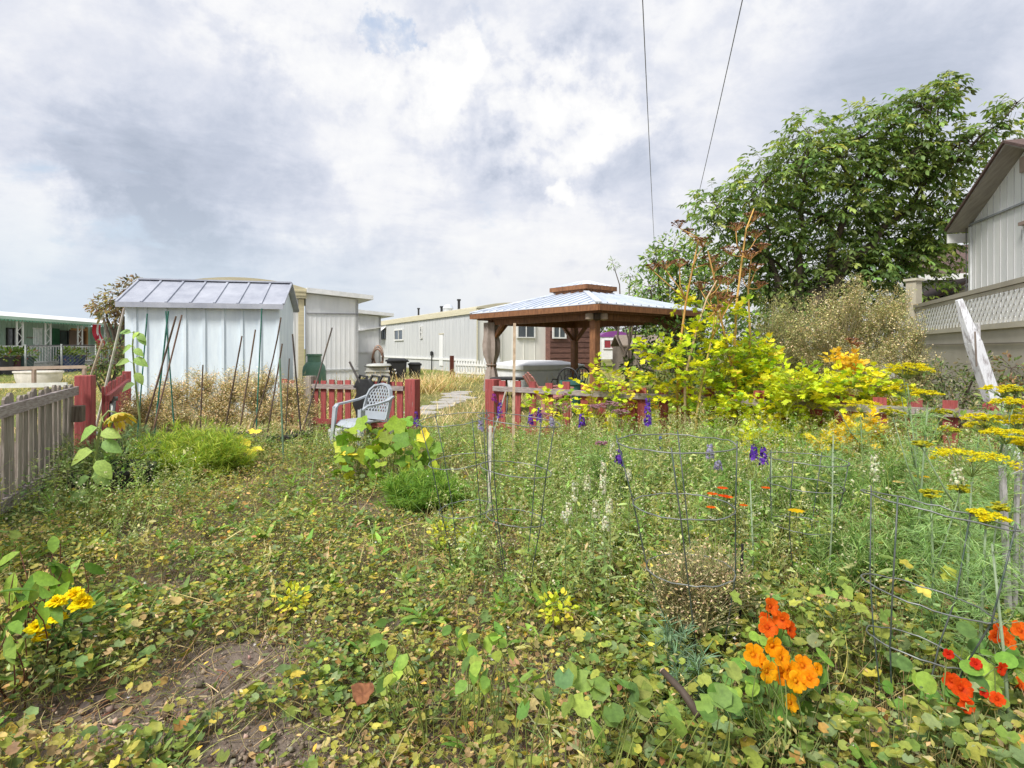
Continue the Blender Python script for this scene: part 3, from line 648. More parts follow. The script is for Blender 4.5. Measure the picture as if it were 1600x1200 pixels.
# ---------------------------------------------------------------- yard things in the middle distance
def build_yard():
    # white oval disc leaning by the home's end
    P = on_plane(768, 590, np.array([-1.34, 22.]) + Dn * 1.2, Eo); P[2] = float(gz(P[0], P[1]))
    t = thing('oval_tub', P, 'white oval tub stood on end against the mobile home wall', 'tub')
    f = np.linspace(0, 2 * math.pi, 25)[:-1]; e3 = np.array([*Eo, 0]); d3 = np.array([*Dn, 0]); mb = MB()
    V = []
    for r, dd in ((1, 0), (1, .10), (.86, .12), (.78, .05), (0.01, .03)):
        V += [P + e3 * .33 * r * np.cos(q) + np.array([0, 0, .50 + .50 * r * np.sin(q)]) + d3 * dd for q in f]
    n = 24; mb.add(V, [(i * n + q, i * n + (q + 1) % n, (i + 1) * n + (q + 1) % n, (i + 1) * n + q) for i in range(4) for q in range(n)], (.92, .93, .95)); mb.build('tub_shell', M['vinyl'], t, smooth=True)
    # white picket fence
    a = W(713, 585, 20.3); b = W(765, 585, 18.9); z0 = float(gz(0, 19.5)); a[2] = b[2] = z0
    t = thing('picket_fence', a, 'low white picket fence with pointed tops on the far lawn', 'fence')
    up = fence_up(a, b); mb = MB(); k = 13
    for i in range(k):
        p = a + (b - a) * i / (k - 1); mb.bar(p + [0, 0, .04], p + [0, 0, .58], .075, .02, up); mb.bar(p + [0, 0, .58], p + [0, 0, .66], .075, .02, up, w1=.01, h1=.02)
    mb.build('picket', M['white'], t)
    mb = MB()
    for z in (.2, .48): mb.bar(a + up * .03 + [0, 0, z], b + up * .03 + [0, 0, z], .03, .07)
    mb.build('rail', M['white'], t)
    P = W(706, 600, 20.4); P[2] = z0; mb = MB(); mb.box(P + [0, 0, .38], (.13, .13, .82), .3, (.45, .2, .2)); tag(mb.build('fence_post', M['cedar'], org=P), 'short reddish-brown post at the left end of the white picket fence', 'post')
    # wheelie bins
    def bin_(px, D, w, h, label, lid=True, mark=False):
        P = G(px, D); t = thing('garbage_bin', P, label, 'bin', 'black bins by the mobile home'); mb = MB()
        mb.box(P + [0, 0, h * .46], (w * .80, w * .9, h * .92), .2, (1, 1, 1), 1.22); b_ = mb.build('body', M['black_plastic'], t, bevel=.02)
        mb = MB(); mb.box(P + [0, 0, h * .94], (w * 1.12, w * 1.2, .05), .2); mb.box(P + [0, 0, h * .985], (w * 1.0, w * 1.1, .05), .2, (1, 1, 1), .8); mb.bar(P + [-w * .5, .6 * w, h * .9], P + [w * .5, .6 * w, h * .9], .04, .04)
        if lid: mb.build('lid', M['black_plastic'], t, bevel=.01)
        for sx in (-1, 1):
            mb = MB(); mb.tube([P + [sx * w * .4, w * .45, .1], P + [sx * w * .46, w * .45, .1]], .1, 12); mb.build('wheel', M['black_plastic'], t)
        if mark:
            mb = MB(); c = P + [.0, -w * .5 - .045, h * .58]
            for k in range(3):
                q = k * 2.094 + .5; u = np.array([math.cos(q), 0, math.sin(q)]); v = np.array([math.cos(q + 2.094), 0, math.sin(q + 2.094)])
                mb.bar(c + u * .11 + (v - u) * .03, c + v * .11 - (v - u) * .045, .035, .012, (0, -1, 0), (.9, .9, .9))
            mb.build('emblem', M['white'], t)
    bin_(620, 16.6, .58, .86, 'black wheeled garbage bin with a white arrow emblem on its front', True, True)
    bin_(648, 17.2, .36, .70, 'smaller black bin just right of the one with the white emblem')
    # grey lidded stack
    P = G(590, 16.2); t = thing('storage_crate', P, 'low grey slatted patio box left of the black bins', 'box'); mb = MB()
    mb.box(P + [0, 0, .34], (.62, .5, .60), .2, (.5, .5, .47)); mb.build('box_body', M['colour'], t)
    for z in (.3, .42, .54):
        mb = MB(); mb.box(P + [0, -.0, z], (.68, .56, .04), .2, (.62, .62, .58)); mb.build('slat', M['colour'], t)
    mb = MB(); mb.lathe([(.36, .66), (.40, .69), (.36, .74), (0, .76)], P, 14, (.55, .56, .53)); mb.build('lid', M['colour'], t)
    # hose reel on the wall
    P = on_plane(591, 555, np.array([-4.67, 20.28]) + Dn * .25, Eo); t = thing('garden_hose', P, 'coiled brown garden hose hanging on the small white addition', 'hose'); mb = MB()
    for k in range(5):
        mb.tube([P + [(.17 + .02 * math.sin(k * 2)) * math.cos(q) * (1), -.03 * k, .34 * math.sin(q) * (1 + .05 * k) - .05 * k] for q in np.linspace(0, 6.28, 18)[:-1]], .03, 6, [(.42, .25, .16), (.5, .38, .3), (.3, .16, .1), (.55, .45, .38), (.35, .2, .14)][k], True)
    mb.build('coil', M['colour'], t); mb = MB(); mb.bar(P + [0, .2, .3], P + [0, -.1, .3], .06, .05, col=(.4, .4, .4)); mb.build('hanger', M['colour'], t)
    # propane tank
    P = G(491, 13.4); t = thing('propane_tank', P, 'faded green propane tank standing in tall dry grass by the white wall', 'gas tank'); mb = MB(); r = .265
    mb.lathe([(r * .9, .05), (r, .12), (r, .78), (r * .93, .88), (r * .7, .97), (r * .3, 1.02), (0, 1.03)], P, 20); mb.build('body', M['tank'], t, smooth=True)
    mb = MB(); mb.lathe([(r * .58, .94), (r * .58, 1.12), (r * .68, 1.13), (r * .68, 1.17), (r * .5, 1.17), (r * .5, .95)], P, 16); co = mb.build('collar', M['tank'], t, smooth=False)
    mb = MB(); mb.tube([P + [0, 0, 1.0], P + [0, 0, 1.13]], .035, 8); mb.build('valve', M['dark_metal'], co)
    mb = MB(); mb.lathe([(r * .8, 0), (r * .85, .07), (r * .8, .1)], P, 16); mb.build('foot_ring', M['tank'], t)
    # little camper with purple roof
    P = G(961, 30); t = thing('camper_trailer', P, 'small white camper with a rounded purple roof beyond the gazebo', 'camper'); mb = MB()
    wv, dv, z0, z1 = 1.42, 2.4, .45, 1.68
    mb.box(P + [0, dv / 2, (z0 + z1) / 2 + 0], (wv, dv, z1 - z0), 0); mb.build('body', M['white'], t)
    mb = MB(); f = np.linspace(0, 1, 9); mb.prism([P + [-wv / 2 - .03 + (wv + .06) * q, -.05, z1 + .04 + .22 * math.sin(q * math.pi) ** .7] for q in f] + [P + [wv / 2 + .03, -.05, z1 - .05], P + [-wv / 2 - .03, -.05, z1 - .05]], (0, dv + .1, 0), (.24, .06, .27)); mb.build('roof', M['colour'], t)
    wn = window(t, P + [-.22, 0, 1.25], .82, .52, (1, 0), (0, -1), 1, 'white', .06)
    mb = MB(); mb.bar(P + [-.56, -.035, 1.25], P + [.12, -.035, 1.25], .01, .38, col=(.30, .04, .05)); mb.build('red_blind', M['colour'], wn)
    for sx in (-1, 1):
        mb = MB(); mb.tube([P + [sx * .6, 1.2, .3], P + [sx * .75, 1.2, .3]], .3, 14); mb.build('wheel', M['black_plastic'], t)
    # grey low shed roof beyond, by the camper
    P = G(1010, 24); t = thing('storage_shed', P, 'low grey weathered shed right of the purple-roofed camper', 'shed'); mb = MB()
    mb.box(P + [0, 1, .55], (2.0, 2.0, 1.1), .1, (.8, .78, .75)); mb.build('wall', M['grey_wood'], t)
    mb = MB(); mb.prism([P + [-1.15, -.15, 1.1], P + [1.15, -.15, 1.1], P + [1.15, 1, 1.55], P + [-1.15, 1, 1.55]], (0, 0, .06), (.8, .75, .7)); mb.prism([P + [-1.15, 2.15, 1.1], P + [1.15, 2.15, 1.1], P + [1.15, 1, 1.55], P + [-1.15, 1, 1.55]], (0, 0, .06)); mb.build('roof', M['grey_wood'], t)
build_yard()

# ---------------------------------------------------------------- house with the long porch, far left
def build_porch_house():
    A = np.array([-19.4, 20.0]); B = np.array([-20.6, 31.0]); d = nrm(B - A); nv = np.array([d[1], -d[0]]); g0 = .35   # nv points +x
    t = thing('porch_house', (A[0], A[1], g0), 'mint-green mobile home with a long white-edged porch roof at far left', 'house')
    back = -nv * 2.2; mb = MB()
    wall_ribbed(mb, A + back, B + back, g0, g0, 2.75, 2.75, step=.3, rib=.015, nv=nv); mb.prism([(*(B + back), g0), (*B, g0), (*B, 2.6), (*(B + back), 2.6)], (*(d * .08), 0)); mb.build('wall', M['mint'], t)
    mb = MB(); mb.prism([(*(A + nv * .2), 2.58), (*(B + nv * .2), 2.58), (*(B + back), 2.95), (*(A + back), 2.95)], (0, 0, .07), (1, 1, 1)); mb.build('porch_roof', M['white'], t)
    mb = MB(); ln = np.linalg.norm(B - A); k = 60
    mb.bar((*(A + nv * .22), 2.60), (*(B + nv * .22), 2.60), .03, .12, col=(.95, .97, .96))
    for i in range(k):
        p = A + (B - A) * (i + .5) / k + nv * .225; mb.bar((*p, 2.545), (*p, 2.475), ln / k * .92, .02, (*nv, 0), (.30, .55, .44), w1=ln / k * .35)
    mb.build('scalloped_valance', M['mint'], t)
    mb = MB(); mb.bar((*(A + nv * .2 + back * .5), g0 + .35), (*(B + nv * .2 + back * .5), g0 + .35), 2.6, .12, col=(.6, .6, .58)); mb.build('deck', M['white'], t)
    for px in (31, 75, 125, 166):
        p = on_plane(px, 560, A, d); mb = MB(); dd = np.array([*d, 0])
        a = np.array([p[0], p[1], g0 + .35]); b = np.array([p[0], p[1], 2.56])
        for s in (-1, 1): mb.bar(a + dd * s * .16, b + dd * s * .16, .045, .045, (0, 1, 0))
        for q in range(7):
            z = .1 + q * .26; mb.bar(a + dd * (-.14 if q % 2 else .14) + [0, 0, z], a + dd * (.14 if q % 2 else -.14) + [0, 0, z + .24], .02, .02)
        mb.build('lattice_post', M['white'], t)
    mb = MB(); p0 = on_plane(-60, 560, A, d); p1 = on_plane(160, 560, A, d)
    for z in (g0 + .5, g0 + 1.15): mb.bar((p0[0], p0[1], z), (p1[0], p1[1], z), .05, .05)
    for i in range(50):
        q = p0 + (p1 - p0) * i / 49; mb.bar((q[0], q[1], g0 + .5), (q[0], q[1], g0 + 1.15), .03, .03, (0, 1, 0))
    mb.build('railing', M['white'], t)
    for px, w_, nm in ((20, .8, 'dark_metal'), (105, 1.3, 'dark_metal')):
        p = on_plane(px, 530, A + back, d); window(t, (p[0], p[1], 1.85), w_, .95, d, nv, 1, nm, .06)
    p = on_plane(86, 530, A + back, d); mb = MB(); mb.bar((p[0] + .05, p[1], .7), (p[0] + .05, p[1], 2.4), .45, .05, (*nv, 0), (.07, .30, .14)); mb.build('shutter', M['colour'], t)
    p = on_plane(135, 530, A + back * .6, d); mb = MB(); mb.bar((p[0], p[1], .7), (p[0], p[1], 2.5), .1, .1, (0, 1, 0), (.55, .27, .1)); q = on_plane(112, 530, A + back * .6, d); mb.bar((p[0], p[1], 2.36), (q[0], q[1], 2.36), .1, .1, col=(.55, .27, .1)); mb.bar((p[0] - .1, p[1], 1.6), (q[0] - .1, q[1], 1.6), .05, 1.5, col=(.16, .09, .06)); mb.build('wood_frame', M['colour'], t)
    mb = MB(); p = on_plane(48, 525, A + back, d); mb.lathe([(.0, -.02), (.3, 0), (.3, .03), (.2, .05), (0, .05)], (p[0] + .06, p[1], 1.9), 14, (.42, .36, .3), .15, 1); mb.build('wall_plaque', M['colour'], t)
    # things hanging and standing there
    p = on_plane(59, 518, A - nv * .3, d); mb = MB()
    for k in range(6): mb.tube([(p[0], p[1] - .2 + .08 * k, 2.25), (p[0], p[1] - .2 + .08 * k, 1.6 - .1 * (k % 3))], .022, 5, (.85, .87, .85))
    mb.bar((p[0], p[1] - .25, 2.27), (p[0], p[1] + .25, 2.27), .05, .03, col=(.8, .8, .8)); mb.tube([(p[0], p[1], 2.27), (p[0], p[1], 2.6)], .008, 4, (.6, .6, .6)); tag(mb.build('wind_chime', M['colour'], org=p), 'white tube wind chime hanging under the porch roof', 'wind chime')
    p = on_plane(150, 515, A + nv * .3, d); t2 = thing('flag', p, 'red and white flag with a red leaf hanging limp from the porch roof', 'flag')
    mb = MB(); x0, y0 = p[0], p[1]
    zs = np.linspace(2.55, 1.35, 10)
    for a_, b_, c_ in ((-.22, -.04, (.60, .02, .05)), (-.04, .10, (.85, .82, .84)), (.10, .22, (.60, .02, .05))):
        for i in range(9):
            s0, s1 = i * .03, (i + 1) * .03; f0 = .25 * math.sin(zs[i] * 5) * .3; f1 = .25 * math.sin(zs[i + 1] * 5) * .3
            mb.prism([(x0 + f0, y0 + a_ * (1 + s0) + s0, zs[i]), (x0 + f0 + .05, y0 + b_ * (1 + s0) + s0, zs[i]), (x0 + f1 + .05, y0 + b_ * (1 + s1) + s1, zs[i + 1]), (x0 + f1, y0 + a_ * (1 + s1) + s1, zs[i + 1])], (.012, 0, 0), c_)
    mb.build('flag_cloth', M['colour'], t2)
    mb = MB(); L_ = [(0, .5), (.12, .25), (.3, .3), (.25, .05), (.4, -.1), (.15, -.2), (.05, -.2), (.05, -.45)]; L_ = L_ + [(-a, b) for a, b in L_[::-1][0:-1]]
    mb.prism([(x0 + .075, y0 + .05 + a * .16, 1.95 + b * .3) for a, b in L_], (.012, 0, 0), (.60, .02, .05)); mb.build('leaf_emblem', M['colour'], t2)
    mb = MB(); mb.tube([(x0, y0 - .25, 2.57), (x0, y0 + .35, 2.57)], .02, 6, (.8, .8, .8)); mb.build('flag_pole', M['colour'], t2)
    p = hit(60, 601); t3 = thing('garden_planter', p, 'cream oval raised planter on the neighbour lawn before the porch', 'planter')
    mb = MB(); mb.lathe([(.6, 0), (.68, .2), (.7, .36), (.74, .37), (.74, .42), (.64, .42), (.6, .35), (0, .34)], p, 20, (.85, .8, .72), 1.0, .55); mb.build('basin', M['colour'], t3, smooth=False)
    mb = MB(); a = W(-40, 577, 15.5); b = W(140, 573, 16.6); mb.bar(a, b, .08, .09, col=(.55, .42, .34)); 
    for f in (.05, .5, .95):
        q = a + (b - a) * f; mb.bar((q[0], q[1], .1), (q[0], q[1], q[2] - .045), .08, .08, (0, 1, 0), (.4, .3, .24))
    tag(mb.build('wooden_rail', M['colour'], org=(a[0], a[1], .1)), 'low brown wooden rail fence across the neighbour lawn', 'fence')
    mb = MB(); a = W(-60, 604, 12.6); b = W(105, 601, 12.9); mb.bar(a, b, .05, .10, col=(.80, .80, .74)); mb.bar((a[0], a[1], .05), (a[0], a[1], a[2]), .07, .07, (0, 1, 0), (.7, .7, .65)); mb.bar((b[0], b[1], .05), (b[0], b[1], b[2]), .07, .07, (0, 1, 0), (.7, .7, .65))
    tag(mb.build('white_rail', M['colour'], org=(a[0], a[1], .05)), 'thin pale rail fence just beyond the grey picket fence', 'fence')
    # chain-link fence
    a = G(40, 18.0); b = G(150, 18.8); t4 = thing('chain_link_fence', a, 'galvanised chain-link fence in front of the porch house', 'fence'); mb = MB(); h = 1.15; ln = np.linalg.norm(b - a); k = int(ln / .11)
    for i in range(k):
        for s in (0, 1):
            f0 = i / k; f1 = (i + h / .11 * (1 if s == 0 else -1)) / k; z0_, z1_ = 0, h
            if f1 > 1: z1_ = h * (1 - f0) / (f1 - f0); f1 = 1
            if f1 < 0: z1_ = h * f0 / (f0 - f1); f1 = 0
            mb.stems([a + (b - a) * f0 + [0, 0, .02]], [a + (b - a) * f1 + [0, 0, z1_ + .02]], .004, .004, (1, 1, 1), seg=1)
    mb.build('mesh_wire', M['wire_grey'], t4)
    mb = MB(); mb.tube([a + [0, 0, h + .03], b + [0, 0, h + .03]], .022, 6); mb.build('top_rail', M['dark_metal'], t4)
    for f in (0, .5, 1):
        q = a + (b - a) * f; mb = MB(); mb.tube([q, q + [0, 0, h + .08]], .03, 6); mb.build('post', M['wire_grey'], t4)
    pcol = [(.03, .06, .16), (.04, .07, .2), (.05, .05, .06), (.05, .09, .10), (.10, .04, .05), (.04, .06, .18)]
    plab = ['dark blue flower tub under the porch railing, left of the limp flag', 'blue flower tub second from the limp flag', 'black flower tub below the leftmost porch railing', 'dark teal flower tub between the first two porch posts', 'maroon flower tub near the left edge of the porch', 'navy flower tub between two others on the porch edge']
    for i, px in enumerate((122, 104, 8, 40, 22, 112)):
        p = on_plane(px, 560, A + nv * (.5 + .25 * (i % 2)), d); q = np.array([p[0], p[1], g0]); t5 = thing('flower_tub', q, plab[i], 'flower pot', 'flower tubs along the porch')
        mb = MB(); mb.lathe([(.2, 0), (.28, .7), (.31, .7), (.31, .76), (.26, .76), (.25, .66), (0, .65)], q, 12, pcol[i]); mb.build('tub', M['colour'], t5, smooth=True)
        POT_PLANTS.append((t5, q + [0, 0, .8]))
POT_PLANTS = []
build_porch_house()

# ---------------------------------------------------------------- picket fences
def rough(v, a=.12): return tuple(np.ones(3) * v * (1 + rng.uniform(-a, a)))
def build_fences():
    # grey weathered fence on the left
    a = np.array([-2.9, 2.4, 0]); b = np.array([-4.52, 5.86, 0]); up = fence_up(a, b)     # up = outward (towards the garden)
    if up[0] < 0: up = -up
    t = thing('picket_fence', b, 'weathered grey picket fence with a plank rail at left', 'fence')
    ln = np.linalg.norm(b - a); k = int(ln / .135)
    for i in range(k):
        p = a + (b - a) * (i + .5) / k; h = 1.05 + rng.uniform(-.02, .02); mb = MB(); lean = np.array([rng.uniform(-.015, .015), rng.uniform(-.015, .015), 0])
        c = rough(1.0, .22); mb.bar(p + [0, 0, .09], p + lean + [0, 0, h - .02], .098 + rng.uniform(-.008, .006), .018, up, c); mb.bar(p + lean + [0, 0, h - .02], p + lean + [0, 0, h], .092, .018, up, c, w1=.05)
        mb.build('picket', M['grey_wood'], t)
    mb = MB(); mb.bar(a + up * .03 + [0, 0, .93], b + up * .03 + [0, 0, .97], .038, .085, col=(1, 1, 1)); mb.build('rail', M['rail_wood'], t)
    mb = MB(); mb.bar(a + up * .03 + [0, 0, .27], b + up * .03 + [0, 0, .27], .038, .085, col=(.8, .8, .8)); mb.build('rail', M['rail_wood'], t)
    mb = MB(); q = b + up * .05 - nrm(b - a) * .1; mb.box(q + [0, 0, .74], (.12, .13, .16), .4, (.55, .5, .45)); mb.build('gate_block', M['grey_wood'], t)
    e = hit(-20, 876); e2 = hit(42, 838); mb = MB(); mb.bar(np.array([*e[:2], .05]) - (e2 - e) * 1.2, np.array([*e2[:2], .05]), .2, .13); tag(mb.build('edging_slab', M['stone'], org=e, bevel=.015), 'pale concrete edging slab at the foot of the grey fence', 'edging')
    # red corner post
    P = np.array([-4.50, 6.0, 0]); mb = MB(); mb.box(P + [0, 0, .56], (.15, .15, 1.12), R(20), (1.05, 1.05, 1.05)); tag(mb.build('fence_post', M['red_paint'], org=P, bevel=.008), 'red square post where the grey fence meets the red pickets', 'post')
    # red section running back beside the shed
    def red_fence(a, b, label, h=.92, rail=.80, gap=.235, wd=.105, side=1, skip=(), posts=(), grey=True, hvar=.02):
        a = np.asarray(a, float); b = np.asarray(b, float); up = fence_up(a, b)
        if up[1] > 0: up = -up
        up = up * side; t = thing('red_picket_fence', a, label, 'fence'); ln = np.linalg.norm(b - a); k = int(ln / gap)
        for i in range(k):
            if i in skip: continue
            p = a + (b - a) * (i + .5) / k; hh = h + rng.uniform(-hvar, hvar); mb = MB(); c = rough(1, .2)
            mb.bar(p + [0, 0, .06], p + [rng.uniform(-.012, .012), 0, hh], wd, .02, up, c); mb.build('picket', M['red_paint'], t)
        for z, cc in ((rail, 1), (.24, 0)):
            mb = MB(); mb.bar(a + up * .034 + [0, 0, z], b + up * .034 + [0, 0, z], .045, .07 if cc else .08)
            mb.build('rail', M['rail_wood'] if (cc and grey) else M['red_paint'], t)
        for p, h_, w_, mt, lb in posts:
            p = np.asarray(p, float); mb = MB(); mb.box(p + [0, 0, h_ / 2], (w_, w_, h_), math.atan2((b - a)[1], (b - a)[0])); o = mb.build('post', M[mt], t, bevel=.006)
            if lb: o['label'] = lb
        return t
    red_fence((-4.42, 6.15, 0), (-6.45, 9.5, 0), 'sunlit red picket fence running back from the grey fence to the shed', .99, .86, .22, .12, side=-1, posts=[((-6.5, 9.6, 0), 1.02, .12, 'red_paint', None)], grey=False)
    mb = MB(); 
    for k in range(9): mb.box((-4.62 - .045 * k, 6.62 + .074 * k * .4, .62 - .055 * k + .2), (.05, .03, .05), 0, (.6, .6, .6))
    mb.bar((-4.5, 6.42, .78), (-4.62, 6.5, .30), .05, .02, (0, 1, 0), (.7, .7, .7)); tag(mb.build('gate_hardware', M['wire_grey'], org=(-4.5, 6.4, .5)), 'grey metal hinge strap on the red fence by its corner post', 'hinge')
    red_fence((-3.85, 9.45, 0), (-1.62, 8.62, 0), 'short red picket fence behind the plastic chair', .90, .80, .158, .10,
              posts=[((-1.50, 8.58, 0), .94, .17, 'red_paint', 'thick red end post'), ((-3.28, 9.24, 0), .96, .15, 'grey_wood', 'weathered brown post')], skip=(2, 9))
    red_fence((-.25, 8.36, 0), (4.75, 4.60, 0), 'long red picket fence overgrown with yellow leaves at right', .94, .82, .262, .112,
              posts=[((-.28, 8.42, 0), .95, .17, 'red_paint', 'square red end post'), ((3.32, 5.72, 0), .93, .13, 'red_paint', None), ((1.5, 7.1, 0), .88, .12, 'red_paint', None)])
    # diagonal brace stick by the end post
build_fences()

# ---------------------------------------------------------------- right-hand houses, lattice fence
def build_right():
    A = np.array([9.66, 12.0]); B = np.array([8.54, 8.0]); d = nrm(B - A); nv = np.array([d[1], -d[0]])
    if nv[0] > 0: nv = -nv
    g0 = .4; t = thing('gabled_house', (A[0], A[1], g0), 'white gabled house with a weathered overhanging eave at right edge', 'house'); ln = np.linalg.norm(B - A); mid = (A + B) / 2
    ze, zp = 4.02, 5.0; mb = MB()
    mb.prism([(*A, g0), (*B, g0), (*B, ze), (*mid, zp), (*A, ze)], (*(-nv * .12), 0)); mb.prism([(*A, g0), (*(A - nv * 7), g0), (*(A - nv * 7), ze), (*A, ze)], (*(d * .1), 0)); mb.prism([(*(B - d * .1), g0), (*(B - nv * 7 - d * .1), g0), (*(B - nv * 7 - d * .1), ze), (*(B - d * .1), ze)], (*(d * .1), 0))
    for k in range(1, 18):
        q = A + (B - A) * k / 18 + nv * .004; zz = ze + (zp - ze) * (1 - abs(k / 9 - 1)); mb.bar((*q, g0), (*q, zz - .05), .012, .012, (*nv, 0), col=(.72, .72, .72))
    mb.build('wall', M['white_siding'], t)
    mb = MB(); mb.bar((*(A + nv * .03), 4.0), (*(B + nv * .03), 4.0), .04, .035, col=(.35, .37, .4)); mb.build('trim_band', M['colour'], t)
    mb = MB(); mb.bar((*(A + nv * .02 + d * .05), g0), (*(A + nv * .02 + d * .05), ze - .06), .08, .03, (*nv, 0), (.92, .95, .97)); mb.build('corner_trim', M['white'], t)
    mb = MB(); mb.bar((*(A + nv * .06 - d * .02), g0), (*(A + nv * .06 - d * .02), ze), .012, .012, (0, 1, 0), (.12, .12, .13)); mb.build('cable', M['colour'], t)
    oh = .36; sl = (zp - ze) / (ln / 2); E0 = A - d * .16; E1 = B + d * .32; zeo = ze - sl * .32
    mb = MB()
    for E in (E0, E1):
        mb.prism([(*(E + nv * oh), zeo + .02), (*(mid + nv * oh), zp + .02), (*(mid - nv * 7), zp + .02), (*(E - nv * 7), zeo + .02)], (0, 0, .035))
    mb.build('soffit', M['soffit'], t)
    mb = MB()
    for E in (E0, E1): mb.prism([(*(E + nv * (oh + .04)), zeo + .056), (*(mid + nv * (oh + .04)), zp + .056), (*(mid - nv * 7), zp + .056), (*(E - nv * 7), zeo + .056)], (0, 0, .05))
    mb.build('roof', M['shingle'], t)
    mb = MB(); mb.bar((*(E0 + nv * oh * .98), zeo - .10), (*(E0 - nv * 7), zeo - .10), .03, .2); mb.build('eave_board', M['white'], t)
    mb = MB(); c = mid - d * .05; mb.bar((*(c + nv * .03), 4.55), (*(c + nv * .03), 4.82), .3, .05, (*nv, 0), (.45, .35, .3)); mb.build('gable_vent', M['colour'], t)
    mb = MB(); c = A + (B - A) * .49; mb.bar((*(c + nv * .03), 2.6), (*(c + nv * .03), 3.6), .12, .05, (*nv, 0), (.9, .9, .9)); mb.bar((*(c + nv * .06 - d * .09), 3.62), (*(c + nv * .06 + d * .3), 3.62), .1, .06, col=(.4, .3, .26)); mb.build('window_trim', M['colour'], t)
    # lattice fence
    A2 = np.array([8.72, 12.3]); B2 = np.array([6.3, 6.4]); d2 = nrm(B2 - A2); n2 = np.array([d2[1], -d2[0]]); n2 = n2 if n2[0] < 0 else -n2
    zt, zb = 2.26, 1.70; t = thing('lattice_fence', (*A2, .3), 'beige board fence topped with a strip of white diagonal lattice', 'fence'); l2 = np.linalg.norm(B2 - A2)
    mb = MB(); mb.prism([(*A2, .2), (*B2, 0), (*B2, zb), (*A2, zb)], (*(-n2 * .06), 0)); mb.bar((*(A2 + n2 * .02), zb - .22), (*(B2 + n2 * .02), zb - .22), .02, .015, col=(.4, .38, .36)); mb.build('board_panel', M['beige'], t)
    mb = MB(); mb.bar((*A2, zt + .05), (*B2, zt + .05), .08, .07, col=(.85, .83, .78)); mb.bar((*A2, zt - .03), (*B2, zt - .02), .04, .05, col=(1.0, .98, .92)); mb.bar((*(A2 + n2 * .015), zb + .03), (*(B2 + n2 * .015), zb + .03), .06, .08, col=(1.05, 1.05, 1)); mb.build('rail', M['beige'], t)
    mb = MB(); h = zt - .05 - (zb + .07); k = int(l2 / .165)
    for i in range(-4, k):
        for s, off in ((1, .012), (-1, -.004)):
            f0 = i * .165; f1 = f0 + h * s; z0, z1 = zb + .07, zt - .05
            if min(f0, f1) < 0 or max(f0, f1) > l2: continue
            mb.bar((*(A2 + d2 * f0 + n2 * off), z0), (*(A2 + d2 * f1 + n2 * off), z1), .05, .008, (*n2, 0), (1.15, 1.15, 1.15))
    mb.build('lattice', M['white'], t)
    mb = MB(); p = A2 - d2 * .12; mb.box((*p, 1.5), (.21, .21, 2.75), .4, (1, .97, .9)); mb.box((*p, 2.9), (.28, .28, .05), .4, (1.2, 1.2, 1.15)); o = mb.build('end_post', M['beige'], t)
    # leaning broken post
    a = W(1498, 468, 6.6); b = W(1556, 640, 6.5); dirv = nrm(b - a); b2 = a + dirv * ((a[2] - 0) / -dirv[2]); mb = MB()
    m0 = a + (b2 - a) * .25; mb.bar(b2, m0, .125, .12, (0, -1, 0), (.95, .95, .97), w1=.125); mb.bar(m0 - dirv * -.0, a, .125, .11, (0, -1, 0), (1.05, 1.05, 1.08), w1=.06, h1=.05)
    mb.bar(m0 + np.array([.05, 0, -.12]), m0 + np.array([.035, -.02, .22]), .05, .06, (0, -1, 0), (.8, .78, .76), w1=.02); mb.bar(m0 + np.array([-.02, -.075, -.28]), m0 + np.array([-.035, -.07, .12]), .02, .012, (0, -1, 0), (.3, .24, .2))
    tag(mb.build('broken_post', M['old_white'], org=b2, bevel=.008), 'leaning splintered white post in front of the lattice fence', 'post')
    # lower house behind
    P = np.array([11.9, 16.6]); Q = np.array([16.5, 15.0]); d3 = nrm(Q - P); n3 = np.array([d3[1], -d3[0]]); t = thing('back_house', (*P, .4), 'low white house with brown shingles and white gutter behind the lattice fence', 'house')
    mb = MB(); zt3 = 3.35; mb.prism([(*P, .4), (*Q, .4), (*Q, zt3), (*P, zt3)], (*(-n3 * 4), 0), (.82, .83, .84)); mb.prism([(*(P - n3 * .0), zt3), (*(P - n3 * 4), zt3), (*(P - n3 * 2), zt3 + 1.1)], (*(d3 * 4.8), 0), (.82, .83, .84)); mb.build('wall', M['white_siding'], t)
    mb = MB(); mb.prism([(*(P + n3 * .55 + d3 * -.15), zt3 + .08), (*(Q + n3 * .55), zt3 + .08), (*(Q - n3 * 2), zt3 + 1.25), (*(P - n3 * 2 + d3 * -.15), zt3 + 1.25)], (0, 0, .07)); mb.build('roof', M['shingle'], t)
    mb = MB(); mb.bar((*(P + n3 * .60 - d3 * .2), zt3 + .06), (*(Q + n3 * .60), zt3 + .06), .1, .16); mb.build('gutter', M['white'], t)
    for w_ in (.35, 2.2):
        mb = MB(); c = P + d3 * w_ + n3 * .45; mb.bar((*c, 1.9), (*c, zt3), .13, .13, (0, 1, 0), (.22, .12, .09)); mb.build('porch_post', M['colour'], t)
    P = np.array([10.15, 13.6]); t = thing('lean_to', (*P, .4), 'small cream lean-to with sagging brown roof between the white houses', 'shed'); mb = MB()
    mb.prism([(P[0], P[1], .4), (P[0] + 1.6, P[1] - .4, .4), (P[0] + 1.6, P[1] - .4, 3.02), (P[0] + .9, P[1] - .22, 3.02), (P[0], P[1], 2.5)], (.4, 1.5, 0), (1.15, 1.12, 1.0)); mb.build('wall', M['beige'], t)
    mb = MB(); mb.prism([(P[0] - .45, P[1] - .05, 2.42), (P[0] + .75, P[1] - .42, 3.08), (P[0] + 1.25, P[1] + 1.5, 3.08), (P[0] + .05, P[1] + 1.8, 2.42)], (0, 0, .06)); mb.build('roof', M['shingle'], t)
